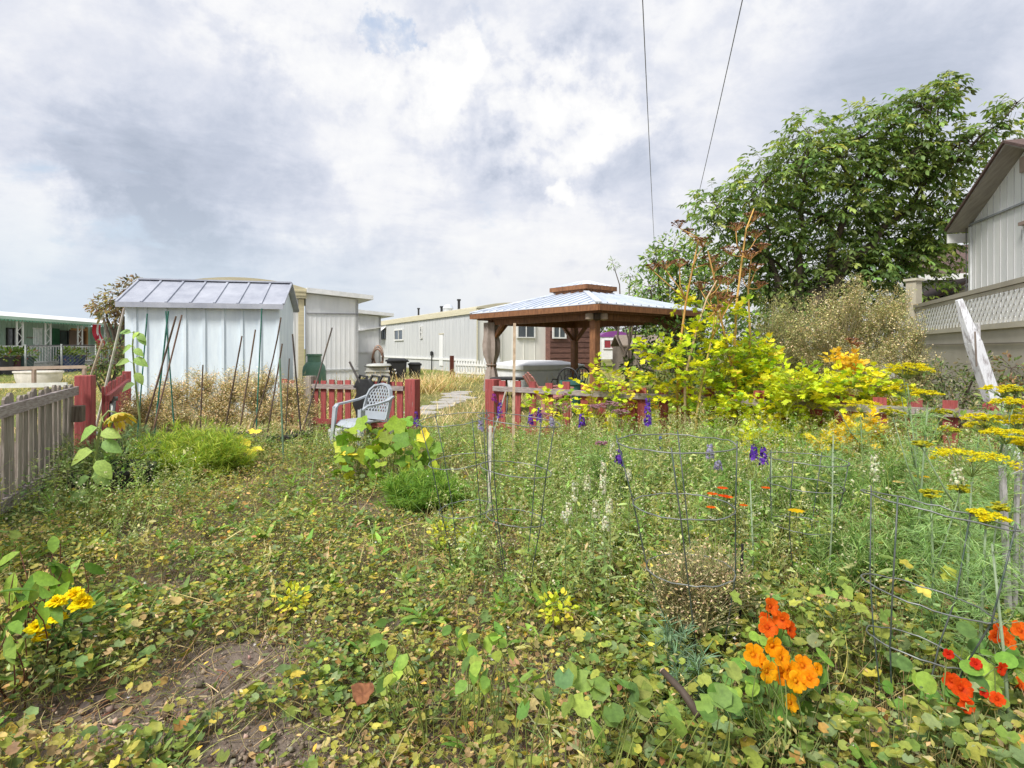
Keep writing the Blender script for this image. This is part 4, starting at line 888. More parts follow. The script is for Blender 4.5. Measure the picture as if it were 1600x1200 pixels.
build_right()

# ---------------------------------------------------------------- utility wires
def build_wires():
    P = np.array([11.5, 42.0, .4]); t = thing('utility_pole', P, 'utility pole with two wires, hidden behind the trees', 'pole'); mb = MB(); mb.tube([P, P + [0, 0, 7.4]], .13, 8); mb.build('pole', M['bark'], t)
    mb = MB(); mb.bar(P + [-1, 0, 7.15], P + [1, 0, 7.15], .1, .12); mb.build('crossarm', M['bark'], t)
    for (a, b, lb) in ((W(1004, 0, 11.0), np.array([10.6, 42, 7.6]), 'left overhead utility wire crossing the sky'), (W(1160, 0, 11.0), np.array([12.4, 42, 7.6]), 'right overhead utility wire crossing the sky')):
        s = np.linspace(-.8, 1, 28); pts = [a + (b - a) * q - np.array([0, 0, 1.2 * 4 * max(q, 0) * (1 - max(q, 0)) * .3]) for q in s]
        mb = MB(); mb.tube(pts, .011, 5, (.2, .2, .22)); tag(mb.build('overhead_wire', M['colour'], org=a), lb, 'wire', 'overhead utility wires')
build_wires()

# ================================================================ VEGETATION
def fan(rim, z0=0.0):
    V = np.concatenate([[[0, 0, z0]], rim]); k = len(rim)
    return V, np.array([(0, 1 + i, 1 + (i + 1) % k) for i in range(k)])
def t_mallow(lobes=6, cup=.22, notch=.12):
    k = lobes * 2; a = np.arange(k) / k * 2 * math.pi + math.pi / k
    r = np.where(np.arange(k) % 2 == 0, .5, .5 * (1 - notch)); r[-1] = .18
    z = cup * .5 * (1 + .25 * np.sin(a * 3))
    return fan(np.stack([r * np.sin(a), -r * np.cos(a) , z], -1), 0)
def t_round(k=9, cup=.12):
    a = np.arange(k) / k * 2 * math.pi
    return fan(np.stack([.5 * np.cos(a), .5 * np.sin(a), cup * .5 * (1 + .3 * np.sin(2 * a))], -1), 0)
def t_ovate(w=.45, fold=.12, droop=.18):
    y = np.array([0, .22, .55, .82, 1.0]); hw = np.array([0.0, .40, .5, .28, 0.0]) * w
    V = [(0, 0, 0)]; z = -droop * y ** 2
    for i in (1, 2, 3): V += [(-hw[i], y[i], z[i] + fold * hw[i] / w), (0, y[i], z[i]), (hw[i], y[i], z[i] + fold * hw[i] / w)]
    V += [(0, 1, z[4])]
    F = [(0, 2, 1), (0, 3, 2), (1, 2, 5), (1, 5, 4), (2, 3, 6), (2, 6, 5), (4, 5, 8), (4, 8, 7), (5, 6, 9), (5, 9, 8), (7, 8, 10), (8, 9, 10)]
    return np.array(V, float), np.array(F)
def t_leaflet(w=.42):
    V = [(0, 0, 0), (-w / 2, .45, .05), (w / 2, .45, .05), (0, .5, 0), (0, 1, -.12)]
    return np.array(V, float), np.array([(0, 3, 1), (0, 2, 3), (1, 3, 4), (3, 2, 4)])
def t_blade(w=.04, bend=.35):
    y = np.array([0, .4, .75, 1.0]); z = -bend * y ** 2; V = []
    for i, h in enumerate((.5, .5, .32)): V += [(-h * w, y[i], z[i]), (h * w, y[i], z[i])]
    V += [(0, 1, z[3])]
    return np.array(V, float), np.array([(0, 1, 3), (0, 3, 2), (2, 3, 5), (2, 5, 4), (4, 5, 6)])
def t_wedge():                                    # toothed lovage leaflet
    V = [(0, 0, 0), (-.30, .42, .05), (-.36, .66, .08), (-.17, .66, .04), (-.20, .92, .03), (-.04, .82, 0), (0, 1.05, -.06), (.05, .82, 0), (.21, .90, .03), (.17, .64, .04), (.36, .64, .08), (.30, .42, .05)]
    k = len(V); return np.array(V, float), np.array([(0, i + 1, i) for i in range(1, k - 1)])
def t_squash():
    k = 15; a = np.arange(k) / k * 2 * math.pi
    r = .5 * (1 + .16 * np.cos(5 * a)) ; r[0] = .20
    return fan(np.stack([r * np.sin(a), -r * np.cos(a), .10 + .06 * np.sin(5 * a) + .05 * np.sin(2 * a)], -1), 0)
def t_dot(k=5):
    a = np.arange(k) / k * 2 * math.pi
    return fan(np.stack([.5 * np.cos(a), .5 * np.sin(a), np.full(k, -.12)], -1), .12)
def t_flower5(notch=.35):
    k = 10; a = np.arange(k) / k * 2 * math.pi; r = np.where(np.arange(k) % 2 == 0, .5, .5 * notch)
    return fan(np.stack([r * np.cos(a), r * np.sin(a), .12 * (r / .5) ** 2], -1), -.03)
def t_oct():
    V = np.array([(1, 0, 0), (-1, 0, 0), (0, 1, 0), (0, -1, 0), (0, 0, 1), (0, 0, -1)], float) * .5
    return V, np.array([(0, 2, 4), (2, 1, 4), (1, 3, 4), (3, 0, 4), (2, 0, 5), (1, 2, 5), (3, 1, 5), (0, 3, 5)])
MALLOW, MALLOW2, ROUND, OVATE, NARROW, LEAFLET, BLADE, WEDGE, SQUASH, DOT, FLOWER, OCT = t_mallow(7, .26, .10), t_mallow(6, .38, .13), t_round(), t_ovate(), t_ovate(.24, .06, .3), t_leaflet(), t_blade(), t_wedge(), t_squash(), t_dot(), t_flower5(), t_oct()
FINE = t_blade(.035, .15)

def frames(Y, up=None, jit=0.0):
    """frames whose Y runs along the leaf and whose Z is near up"""
    Y = nrm(Y); k = len(Y)
    if up is None: up = np.tile([0, 0, 1.0], (k, 1))
    up = up + rng.normal(0, jit, (k, 3)) if jit else up
    X = np.cross(Y, up); bad = np.linalg.norm(X, axis=1) < 1e-3; X[bad] = (1, 0, 0); X = nrm(X); return X, Y, np.cross(X, Y)
def rdir(k, zlo=-1, zhi=1):
    a = rng.uniform(0, 2 * math.pi, k); z = rng.uniform(zlo, zhi, k); r = np.sqrt(np.maximum(0, 1 - z * z))
    return np.stack([r * np.cos(a), r * np.sin(a), z], -1)
def flat(k, tilt=.5):
    """frames for leaves lying flat with random tilt"""
    n = nrm(np.stack([rng.normal(0, tilt, k), rng.normal(0, tilt, k), np.ones(k)], -1)); y = rdir(k, -.1, .1)
    X = nrm(np.cross(y, n)); return X, np.cross(n, X), n
def sball(k, c, r, shell=.0):
    d = rdir(k); rad = rng.uniform(shell, 1, k) ** (1 / 2.2)
    return np.asarray(c) + d * rad[:, None] * np.asarray(r), d
def pal(cols, k, jit=.15, w=None):
    cols = np.asarray(cols, float); i = rng.choice(len(cols), k, p=None if w is None else np.asarray(w) / np.sum(w))
    return np.clip(cols[i] * (1 + rng.normal(0, jit, (k, 1))) * (1 + rng.normal(0, jit * .35, (k, 3))), .004, 1)

# ---------------------------------------------------------------- where the low weeds stand
BARE = [(-1.18, 2.42, .30, .30), (-1.5, 2.05, .34, .17), (-2.72, 4.05, .25, .3), (-.85, 1.9, .25, .2), (1.25, 1.95, .16, .14), (-1.0, 4.9, .5, .25), (-1.9, 3.2, .22, .16)]
def bare(x, y):
    v = np.zeros_like(x)
    for bx, by, rx, ry in BARE: v = np.maximum(v, np.exp(-(((x - bx) / rx) ** 2 + ((y - by) / ry) ** 2) ** 1.5))
    return v
def canopy(x, y):
    """height of the weed mat"""
    h = .10 + .05 * wav(x, y, 2.2) + .05 * wav(x, y, 5.5, 4)
    h = h + .22 * sstep(-.2, 1.6, x - .12 * (y - 2)) * (0.8 + .4 * wav(x, y, 1.7, 2))        # taller to the right
    h = h + .16 * sstep(-.9, -2.4, x + .35 * (y - 2.0)) * sstep(7, 3, y)                          # and along the grey fence
    h = h + .10 * sstep(5.0, 7.0, y)
    return np.clip(h * (1 - .8 * bare(x, y)), .025, .8)
def in_view(x, y, m=.35): return np.abs(x) < y * .93 + m
def scatter(k, y0, y1, pw=1.0):
    """ground points inside the view, even in area when pw=1"""
    y = (rng.uniform(y0 ** (1 + pw), y1 ** (1 + pw), k)) ** (1 / (1 + pw)); x = rng.uniform(-1, 1, k) * (y * .93 + .35); return x, y
def inside_garden(x, y):
    left = x > -3.02 - (y - 2.4) * .468 + .06
    right = (y < 8.36 - .752 * (x + .25) - .04) | (x < -.3)
    return left & right
MAL = [(.115, .165, .035), (.17, .20, .042), (.085, .14, .045), (.22, .225, .045), (.14, .185, .085), (.40, .34, .06), (.32, .19, .06)]
def build_mat():
    # broad round-lobed mallow leaves
    mb = MB(); k = 195000; x, y = scatter(k, 1.15, 8.3, .66); b = bare(x, y)
    dens = np.clip(.72 + .35 * wav(x, y, 3.1, 1), .12, 1) * (1 - .97 * np.clip(b * 1.5, 0, 1)) * np.where(y > 5.6, .65, 1)
    ok = inside_garden(x, y) & (rng.random(k) < dens); x, y = x[ok], y[ok]; k = len(x)
    h = canopy(x, y); q = rng.random(k) ** .45; z = gz(x, y) + h * q * (1 + .12 * rng.normal(0, 1, k)) + .012
    yel = sstep(-.1, .9, wav(x, y, 2.6, 5) + .55 * sstep(1.0, -.8, x) * sstep(5.5, 4.5, y))
    wts = np.array([3, 3, 3, 1.5, 1.6, .35, .18]); c1 = pal(MAL, k, .16, wts); c2 = pal([(.26, .25, .055), (.21, .21, .05), (.36, .32, .07), (.32, .25, .11), (.16, .18, .04), (.25, .17, .09)], k, .16)
    m = rng.random(k) < yel * .85; c = np.where(m[:, None], c2, c1)
    c *= (.62 + .38 * q)[:, None]                                             # shade inside the mat put into the colour: lower leaves darker
    s = rng.gamma(4.5, 1 / 4.5, k) * np.where(m, .0225, .030) * (1 - .28 * sstep(2.3, 4, y)); s = np.clip(s, .009, .068)
    X, Y, Z = flat(k, .42); h1 = rng.random(k) < .6
    P = np.stack([x, y, z], -1)
    for t, mk in ((MALLOW, h1), (MALLOW2, ~h1)): mb.inst(t, P[mk], X[mk], Y[mk], Z[mk], s[mk], c[mk])
    # leaf stalks of the nearer leaves
    mk = (y < 4.2) & (rng.random(k) < .4); n = mk.sum()
    b0 = P[mk] + np.stack([rng.normal(0, .03, n), rng.normal(0, .03, n), -rng.uniform(.4, 1, n) * (z[mk] - gz(x[mk], y[mk]))], -1)
    mb.stems(b0, P[mk], .0014, .001, pal([(.16, .18, .07), (.22, .2, .09)], n), .1, 2)
    tag(mb.build('mallow_ground_cover', M['leaf'], org=(0, 3, 0)), 'low mat of round-lobed weed leaves covering the garden soil', 'ground cover', kind='stuff')

    # narrow-leaved chickweed and small stuff filling between
    mb = MB(); k = 130000; x, y = scatter(k, 1.15, 8.4, .6); ok = inside_garden(x, y) & (rng.random(k) < (1 - .93 * np.clip(bare(x, y) * 1.4, 0, 1))); x, y = x[ok], y[ok]; k = len(x)
    h = canopy(x, y) * 1.15; z = gz(x, y) + h * rng.random(k) ** .6
    Yd = rdir(k, -.2, .9); X, Y, Z = frames(Yd, jit=.5); c = pal([(.13, .17, .05), (.19, .20, .06), (.25, .22, .09), (.11, .16, .05), (.34, .27, .14), (.22, .24, .12)], k, .2)
    mb.inst(LEAFLET, np.stack([x, y, z], -1), X, Y, Z, rng.uniform(.012, .032, k), c)
    k = 60000; x, y = scatter(k, 1.15, 8.6, .65); ok = inside_garden(x, y) & (rng.random(k) < (1 - .7 * bare(x, y))); x, y = x[ok], y[ok]; k = len(x)
    h = canopy(x, y); p0 = np.stack([x, y, gz(x, y) + h * rng.uniform(0, .5, k)], -1); p1 = p0 + rdir(k, -.1, .9) * (rng.uniform(.05, .16, k) * (1 + 1.1 * sstep(-.2, 1.5, x)))[:, None]
    mb.stems(p0, p1, .0016, .0008, pal([(.24, .22, .09), (.15, .19, .06), (.34, .28, .15), (.24, .16, .09)], k), .12, 2)
    tag(mb.build('small_weeds', M['leaf'], org=(0, 3, 0)), 'fine stems and tiny leaves tangled through the weed mat', 'weeds', kind='stuff')

    # tiny white weed flowers
    mb = MB(); k = 2600; x, y = scatter(k, 1.5, 8.2, .8); ok = inside_garden(x, y) & (rng.random(k) < np.clip(.30 + .5 * wav(x, y, 1.9, 3) + .25 * sstep(4.5, 7, y), 0, 1)); x, y = x[ok], y[ok]; k = len(x)
    P = np.stack([x, y, gz(x, y) + canopy(x, y) * rng.uniform(.9, 1.25, k) + .02], -1); X, Y, Z = flat(k, .5)
    mb.inst(FLOWER, P, X, Y, Z, rng.uniform(.010, .021, k), pal([(.78, .78, .80), (.75, .72, .78)], k, .05)); tag(mb.build('white_weed_flowers', M['petal'], org=(0, 3, 0)), 'tiny white flowers dotted over the weed mat', 'wildflowers', kind='stuff')

    # straw, dead stems and crumbs on the bare soil
    mb = MB(); k = 5200; x, y = scatter(k, 1.2, 7.5, .6); w_ = np.maximum(bare(x * .9, y), .10); ok = inside_garden(x, y) & (rng.random(k) < w_ * 1.1); x, y = x[ok], y[ok]; k = len(x)
    d = rdir(k, -.08, .12) * rng.uniform(.04, .26, k)[:, None]; p0 = np.stack([x, y, gz(x, y) + rng.uniform(.015, .045, k)], -1); d[:, 2] = np.abs(d[:, 2])
    mb.stems(p0, p0 + d, .0026, .0012, pal([(.36, .27, .16), (.26, .17, .10), (.42, .34, .22), (.20, .10, .06)], k), .1, 3)
    k = 9000; i = rng.integers(0, len(BARE), k); B_ = np.array(BARE)[i]; x = B_[:, 0] + rng.normal(0, .8, k) * B_[:, 2]; y = B_[:, 1] + rng.normal(0, .8, k) * B_[:, 3]; s = rng.gamma(1.3, .0055, k)
    X, Y, Z = flat(k, 1.0); mb.inst(OCT, np.stack([x, y, gz(x, y) + s * .3 + .012], -1), X, Y, Z, s[:, None] * rng.uniform(.7, 1.3, (k, 3)), pal([(.20, .16, .13), (.13, .10, .08), (.26, .21, .17)], k))
    k = 900; x, y = scatter(k, 1.3, 6, .6); ok = inside_garden(x, y); x, y = x[ok], y[ok]; k = len(x); X, Y, Z = flat(k, .6)
    mb.inst(OVATE, np.stack([x, y, gz(x, y) + canopy(x, y) * rng.uniform(.2, 1, k) + .02], -1), X, Y, Z, rng.uniform(.02, .05, k), pal([(.36, .22, .10), (.24, .12, .06), (.45, .32, .14), (.55, .36, .06)], k))
    tag(mb.build('straw_litter', M['dry'], org=(0, 3, 0)), 'dead stems, straw and soil crumbs lying on the bare patches', 'plant litter', kind='stuff')
build_mat()

def build_tall_weeds():
    """the waist-high airy tangle between the cages and the right fence, and the middle strip"""
    mb = MB(); k = 9500; x, y = scatter(k, 2.3, 8.3, .85)
    reg = .35 * sstep(-2.0, -2.6, x + .3 * (y - 3.6)) * sstep(3.2, 4, y) * sstep(5.4, 4.9, y) + sstep(-.9, .6, x - .03 * y) * sstep(2.4, 3.6, y) + .55 * sstep(6.3, 7.4, y) * (x > -3.4) * (x < .3)
    reg = reg * (1 - sstep(1.15, .75, np.hypot((x + 1.55) / 1.0, (y - 6.2) / .9)))
    ok = inside_garden(x, y) & (rng.random(k) < np.clip(reg, 0, 1)); x, y = x[ok], y[ok]; k = len(x)
    H = np.where(y > 6.3, .28, .42) * rng.uniform(.55, 1.35, k) + .20 * sstep(.0, 1.8, x); H *= .55 + .5 * sstep(2.3, 4.4, y)
    p0 = np.stack([x, y, gz(x, y)], -1); lean = np.stack([rng.normal(0, .10, k), rng.normal(0, .10, k), H], -1); p1 = p0 + lean
    col = pal([(.15, .23, .065), (.20, .28, .08), (.25, .27, .08), (.12, .22, .045), (.29, .31, .14)], k, .15)
    mb.stems(p0, p1, .0030, .0011, col, .07, 4)
    # side leaves
    n = 17; t = rng.uniform(.15, 1, (k, n)); P = (p0[:, None] + t[..., None] * (p1 - p0)[:, None] + rng.normal(0, .022, (k, n, 3))).reshape(-1, 3); kk = len(P)
    typ = np.repeat(rng.integers(0, 3, k), n); Yd = rdir(kk, .0, .8); X, Y, Z = frames(Yd, jit=.4); cc = np.clip(np.repeat(col, n, 0) * rng.uniform(.55, 1.25, (kk, 1)), 0, 1)
    s = np.repeat(rng.uniform(.028, .055, k), n) * rng.uniform(.6, 1.2, kk)
    for i, tp in enumerate((NARROW, LEAFLET, OVATE)): m = typ == i; mb.inst(tp, P[m], X[m], Y[m], Z[m], s[m], cc[m])
    # side twigs with seed dots
    n = 5; t = rng.uniform(.45, 1, (k, n)); P = (p0[:, None] + t[..., None] * (p1 - p0)[:, None]).reshape(-1, 3); d = rdir(len(P), .35, .95) * rng.uniform(.05, .15, (len(P), 1)); c3 = np.repeat(col, n, 0) * 1.1
    mb.stems(P, P + d, .0013, .0007, c3, .06, 2)
    e = (P + d)[:, None] + rng.normal(0, .012, (len(P), 3, 3)); e = e.reshape(-1, 3); X, Y, Z = flat(len(e), .8)
    mb.inst(DOT, e, X, Y, Z, rng.uniform(.006, .015, len(e)), pal([(.22, .24, .12), (.30, .29, .19), (.20, .25, .09), (.36, .36, .28)], len(e), .12))
    tag(mb.build('tall_weeds', M['leaf'], org=(1, 5, 0)), 'tangle of tall thin-stemmed green weeds between the tomato cages and the red fence', 'weeds', kind='stuff')
    # green grass blades
    mb = MB(); k = 15000; x, y = scatter(k, 1.8, 8.6, .8); reg = .22 + .6 * sstep(-.5, .8, x) + .7 * sstep(5.6, 7.2, y) + .5 * sstep(-2.2, -2.8, x + .3 * (y - 3))
    ok = inside_garden(x, y) & (rng.random(k) < np.clip(reg * (.6 + .6 * wav(x, y, 1.5, 6)), 0, 1)) & (bare(x, y) < .3); x, y = x[ok], y[ok]; k = len(x); d = rdir(k, .55, .98); X, Y, Z = frames(d, jit=.3); L = rng.uniform(.12, .34, k) * (1 + .4 * sstep(5, 7, y)); L *= .7 + .3 * sstep(2, 4, y)
    mb.inst(BLADE, np.stack([x, y, gz(x, y)], -1), X, Y, Z, np.stack([L * .75, L, L], -1), pal([(.11, .19, .05), (.16, .22, .06), (.22, .25, .09), (.09, .15, .05), (.34, .31, .15)], k, .15))
    tag(mb.build('tall_grass', M['leaf'], org=(0, 5, 0)), 'clumps of grass blades growing among the garden weeds', 'grass', kind='stuff')
    # lawn
    mb = MB(); k = 130000; y = rng.uniform(8.2 ** 1.5, 26 ** 1.5, k) ** (1 / 1.5); x = rng.uniform(-1, 1, k) * (y * .93); z = gz(x, y)
    stone = np.zeros(k, bool)
    for px, py, r in stone_px:
        S = hit(px, py); stone |= ((x - S[0]) ** 2 + ((y - S[1]) / .8) ** 2) < (r * .85) ** 2
    ok = ~stone & ~(inside_garden(x, y) & (y < 8.9 - .37 * (x + 1.6) * (x < -.3))); x, y, z = x[ok], y[ok], z[ok]; k = len(x); d = rdir(k, .5, .98); X, Y, Z = frames(d, jit=.3)
    L = rng.uniform(.05, .13, k) * (1 + .5 * wav(x, y, .9)); L = np.clip(L, .03, .3); dry = sstep(-.25, .35, wav(x, y, .55, 3) + .4 * sstep(11, 15, y) - .42)
    m = rng.random(k) < dry * .75; c = np.where(m[:, None], pal([(.38, .31, .15), (.44, .37, .20), (.30, .27, .10)], k), pal([(.12, .18, .05), (.17, .22, .06), (.21, .23, .08)], k))
    mb.inst(BLADE, np.stack([x, y, z], -1), X, Y, Z, np.stack([L * 2.4, L, L], -1), c); tag(mb.build('lawn_grass', M['leaf'], org=(0, 12, 0)), 'half-dry lawn grass beyond the red fences', 'grass', kind='stuff')
    # tall dry grass standing along the fences and walls
    mb = MB(); seg = [((-4.6, 10.6), (-1.2, 9.6), 500, .5), ((-4.5, 13.6), (-1.8, 16.5), 1300, .62), ((-5.4, 12.2), (-3.4, 12.8), 700, .6), ((-1.3, 9.6), (-.7, 13.2), 350, .38), ((-2.6, 18.4), (.0, 18.8), 800, .42), ((-1.4, 21.0), (1.2, 20.5), 400, .3), ((-7.6, 10.6), (-4.8, 11.1), 400, .4), ((.4, 9.0), (4.5, 6.6), 900, .5), ((-.4, 17), (1.5, 15.8), 350, .5), ((-8.0, 9.8), (-6.6, 10.3), 350, .4), ((3, 10), (8, 8.5), 1600, .6), ((4, 14), (9, 12), 1200, .5)]
    for a, b, n, hh in seg:
        t = rng.random(n); x = a[0] + (b[0] - a[0]) * t + rng.normal(0, .28, n); y = a[1] + (b[1] - a[1]) * t + rng.normal(0, .28, n); d = rdir(n, .6, .98); L = hh * rng.uniform(.5, 1.25, n); X, Y, Z = frames(d, jit=.3)
        P = np.stack([x, y, gz(x, y)], -1); c = pal([(.42, .34, .19), (.48, .40, .24), (.34, .30, .14), (.22, .25, .09), (.38, .27, .16)], n)
        mb.inst(BLADE, P, X, Y, Z, np.stack([L * .55, L, L], -1), c)
        m = rng.random(n) < .3; e = P[m] + Y[m] * L[m][:, None] * .93 - Z[m] * (L[m] * .3)[:, None]; kk = m.sum(); X2, Y2, Z2 = frames(d[m], jit=.3); mb.inst(LEAFLET, e, X2, Y2, Z2, np.stack([np.full(kk, .03), np.full(kk, .08), np.full(kk, .05)], -1), pal([(.50, .42, .28), (.45, .35, .22)], kk))
    tag(mb.build('dry_grass', M['dry'], org=(0, 12, 0)), 'tall tan dry grass standing along the fences and walls', 'grass', kind='stuff')
build_tall_weeds()
def build_loose_stalks():
    mb = MB(); k = 1500; x, y = scatter(k, 1.5, 7.5, .7); ok = inside_garden(x, y) & (rng.random(k) < .25 + .35 * sstep(-1, 1, x)) & (bare(x, y) < .4); x, y = x[ok], y[ok]; k = len(x)
    p0 = np.stack([x, y, gz(x, y) + canopy(x, y) * .3], -1); d = rdir(k, .15, .9) * rng.uniform(.14, .42, k)[:, None]; c = pal([(.34, .32, .12), (.42, .36, .20), (.22, .28, .08), (.26, .16, .09), (.30, .32, .16)], k)
    mb.stems(p0, p0 + d, .0026, .0012, c, .16, 5)
    m = 6; f = rng.uniform(.35, 1, (k, m, 1)); P = (p0[:, None] + d[:, None] * f).reshape(-1, 3); Y = nrm(rdir(k * m, -.2, .7) + np.repeat(nrm(d), m, 0)); X, Y, Z = frames(Y, jit=.5); mb.inst(NARROW, P, X, Y, Z, rng.uniform(.025, .06, k * m), np.repeat(c, m, 0) * rng.uniform(.6, 1.1, (k * m, 1)))
    # upright ragged leaves of young docks and plantains through the mat
    k = 420; x, y = scatter(k, 1.5, 6, .7); ok = inside_garden(x, y) & (bare(x, y) < .3); x, y = x[ok], y[ok]; k = len(x)
    for j in range(6):
        Y = rdir(k, .25, .85); X, Y, Z = frames(Y, jit=.3); L = rng.uniform(.06, .15, k); mb.inst(OVATE, np.stack([x, y, gz(x, y) + canopy(x, y) * .6], -1), X, Y, Z, np.stack([L * rng.uniform(.4, .8, k), L, L], -1), pal([(.10, .19, .035), (.15, .24, .05), (.20, .28, .06), (.085, .15, .04)], k))
    tag(mb.build('loose_stalks', M['leaf'], org=(0, 4, 0)), 'arching loose stalks and upright leaves sticking out of the weed mat', 'weeds', kind='stuff')
build_loose_stalks()

# ---------------------------------------------------------------- trees
def compound(mb, P, D, L, cols, n=3, leaf=.11, w=1.0):
    """drooping pinnate leaves: P base points, D direction, L length"""
    k = len(P); D = nrm(D)
    end = P + D * L[:, None] - np.array([0, 0, 1.0]) * (L * .35)[:, None]
    mb.stems(P, end, .004, .002, (.13, .14, .05), .05, 2)
    side = nrm(np.cross(D, [0, 0, 1.0]) + 1e-4)
    for i in range(n):
        f = .35 + .6 * i / max(1, n - 1)
        b = P + D * (L * f)[:, None] - np.array([0, 0, 1.0]) * (L * .35 * f * f)[:, None]
        for s in (-1, 1):
            y = nrm(side * s + D * .55 - np.array([0, 0, .55]) + rng.normal(0, .22, (k, 3))); X, Y, Z = frames(y, jit=.35); sc = leaf * rng.uniform(.75, 1.25, k); mb.inst(OVATE, b, X, Y, Z, np.stack([sc * w, sc, sc], -1), cols * rng.uniform(.75, 1.25, (k, 1)))
    y = nrm(D - np.array([0, 0, .7]) + rng.normal(0, .15, (k, 3))); X, Y, Z = frames(y, jit=.3); sc = leaf * 1.2; mb.inst(OVATE, end, X, Y, Z, (sc), cols)
def limb(mb, a, b, r0, r1, wob=.06, n=6, col=(1, 1, 1)):
    a = np.asarray(a, float); b = np.asarray(b, float); t = np.linspace(0, 1, n); L = np.linalg.norm(b - a); P = a + (b - a) * t[:, None]; P[1:-1] += rng.normal(0, wob * L * .5, (n - 2, 3)); mb.tube(P, r0 + (r1 - r0) * t, 7, col)
    return P
def build_walnut():
    base = np.array([7.1, 13.6, .3]); t = thing('walnut_tree', base, 'large spreading tree with drooping glossy green leaves left of the gabled house', 'tree')
    cl = [(1440, 168, 42, 12.3), (1395, 195, 45, 12.5), (1480, 137, 20, 12.0), (1460, 150, 22, 12.1), (1345, 215, 50, 12.6), (1265, 212, 38, 12.7), (1255, 255, 60, 12.6), (1195, 285, 52, 12.9), (1168, 315, 40, 13), (1325, 290, 75, 13.2), (1415, 270, 62, 13.2), (1500, 222, 44, 12.2), (1552, 212, 30, 11.9), (1480, 250, 46, 12.6), (1440, 320, 70, 13.4),
          (1285, 340, 78, 13.5), (1200, 355, 48, 13.3), (1115, 318, 30, 13.2), (1118, 350, 34, 13.4), (1370, 360, 80, 14), (1470, 345, 50, 13.2), (1300, 415, 85, 14), (1395, 425, 70, 14), (1235, 430, 60, 14), (1160, 385, 40, 13.6), (1340, 470, 75, 14.3), (1205, 480, 62, 14.2), (1455, 395, 45, 13.6), (1270, 480, 70, 14.4), (1590, 160, 18, 11.4), (1150, 440, 42, 14), (1420, 240, 40, 12.4), (1310, 245, 45, 12.9)]
    tr = MB(); top = base + [-.5, -.2, 1.7]; limb(tr, base, top, .24, .19, .02)
    hubs = []
    for px, py, D in ((1250, 330, 13.4), (1340, 300, 13.3), (1440, 290, 13.0), (1200, 400, 13.7), (1320, 400, 14), (1430, 390, 13.8)):
        e = W(px, py, D); limb(tr, top, e, .13, .05, .05, 8); hubs.append(e)
    tr.build('trunk', M['bark'], t); mb = MB(); br = MB(); hubs = np.array(hubs)
    for px, py, r, D in cl:
        c = W(px, py, D); R_ = r / FPX * D; h = hubs[np.argmin(((hubs - c) ** 2).sum(1))]; limb(br, h, c, .045, .012, .06, 6)
        n = int(14 + 1.2 * r * r / 26); rr = np.array([R_, R_ * 1.1, R_ * .9]); P, d = sball(n, c, rr, .15)
        for q in P[: n // 7]: limb(br, c, q, .012, .004, .05, 4)
        d = nrm(d * np.array([1, 1, .3]) + rng.normal(0, .3, (n, 3)) + [0, 0, .05]); L = rng.uniform(.20, .36, n)
        depth = rng.random(n); cols = pal([(.050, .078, .026), (.070, .108, .034), (.105, .145, .044), (.036, .058, .022), (.17, .20, .06)], n, .18, [3, 4, 2.4, 2, .8]); compound(mb, P, d, L, cols, 3, .128, .85)
    br.build('branch', M['bark'], t); mb.build('crown', M['tree_leaf'], t)
build_walnut()
def bushy_tree(name, base, clumps, label, cat, cols, leaf=.08, dens=1.0, tpl=OVATE, trunk=.1, w=1.0, droop=.3, group=None, mat='tree_leaf'):
    t = thing(name, base, label, cat, group); tr = MB(); mb = MB(); base = np.asarray(base, float)
    for c, R_ in clumps:
        c = np.asarray(c, float); limb(tr, base, c, trunk, trunk * .2, .05, 6); n = int(dens * 420 * (R_ / .5) ** 2 * (.08 / leaf) ** 1.4) + 25; P, d = sball(n, c, (R_, R_, R_ * .85), .25)
        tw = P[:max(4, n // 14)]; tr.stems(np.repeat(c[None], len(tw), 0), tw, trunk * .12, .004, (1, 1, 1), .06, 3)
        y = nrm(d + rng.normal(0, .45, (n, 3)) - [0, 0, droop]); X, Y, Z = frames(y, jit=.5); s = leaf * rng.uniform(.6, 1.3, n); mb.inst(tpl, P, X, Y, Z, np.stack([s * w, s, s], -1), pal(cols, n, .22))
    tr.build('trunk', M['bark'], t); mb.build('crown', M[mat], t); return t
GREENS = [(.05, .09, .025), (.075, .125, .03), (.10, .15, .045), (.04, .07, .025), (.14, .18, .05)]
def cw(l, D, dj=.5): return [(W(px, py, D + rng.uniform(-dj, dj)), r / FPX * D) for px, py, r in l]
bushy_tree('plum_tree', G(1070, 16.5), cw([(1050, 392, 36), (1028, 412, 32), (1075, 415, 38), (1060, 450, 45), (1015, 450, 32), (1100, 450, 40), (1030, 490, 42), (1085, 490, 40), (1100, 395, 26), (1130, 415, 30)], 16.3), 'rounded green tree between the gazebo roof and the large spreading tree', 'tree', GREENS, .13, 1.0, trunk=.12)
bushy_tree('young_tree', G(980, 18), cw([(958, 413, 10), (985, 432, 16), (992, 455, 18), (1002, 470, 20), (985, 475, 14)], 18, .3), 'slim pale green tree peeping above the right side of the gazebo roof', 'tree', [(.10, .14, .07), (.13, .17, .09), (.08, .12, .06)], .11, .55, NARROW, .05, 1.2)
bushy_tree('copper_tree', G(190, 26), cw([(205, 447, 20), (188, 462, 26), (165, 478, 22), (150, 482, 12), (205, 485, 28), (180, 492, 22), (212, 440, 10), (222, 460, 20)], 26, .6), 'purple-brown tree behind the left end of the metal shed', 'tree', [(.075, .055, .04), (.11, .075, .05), (.05, .055, .03), (.13, .11, .06)], .20, .75, OVATE, .14)
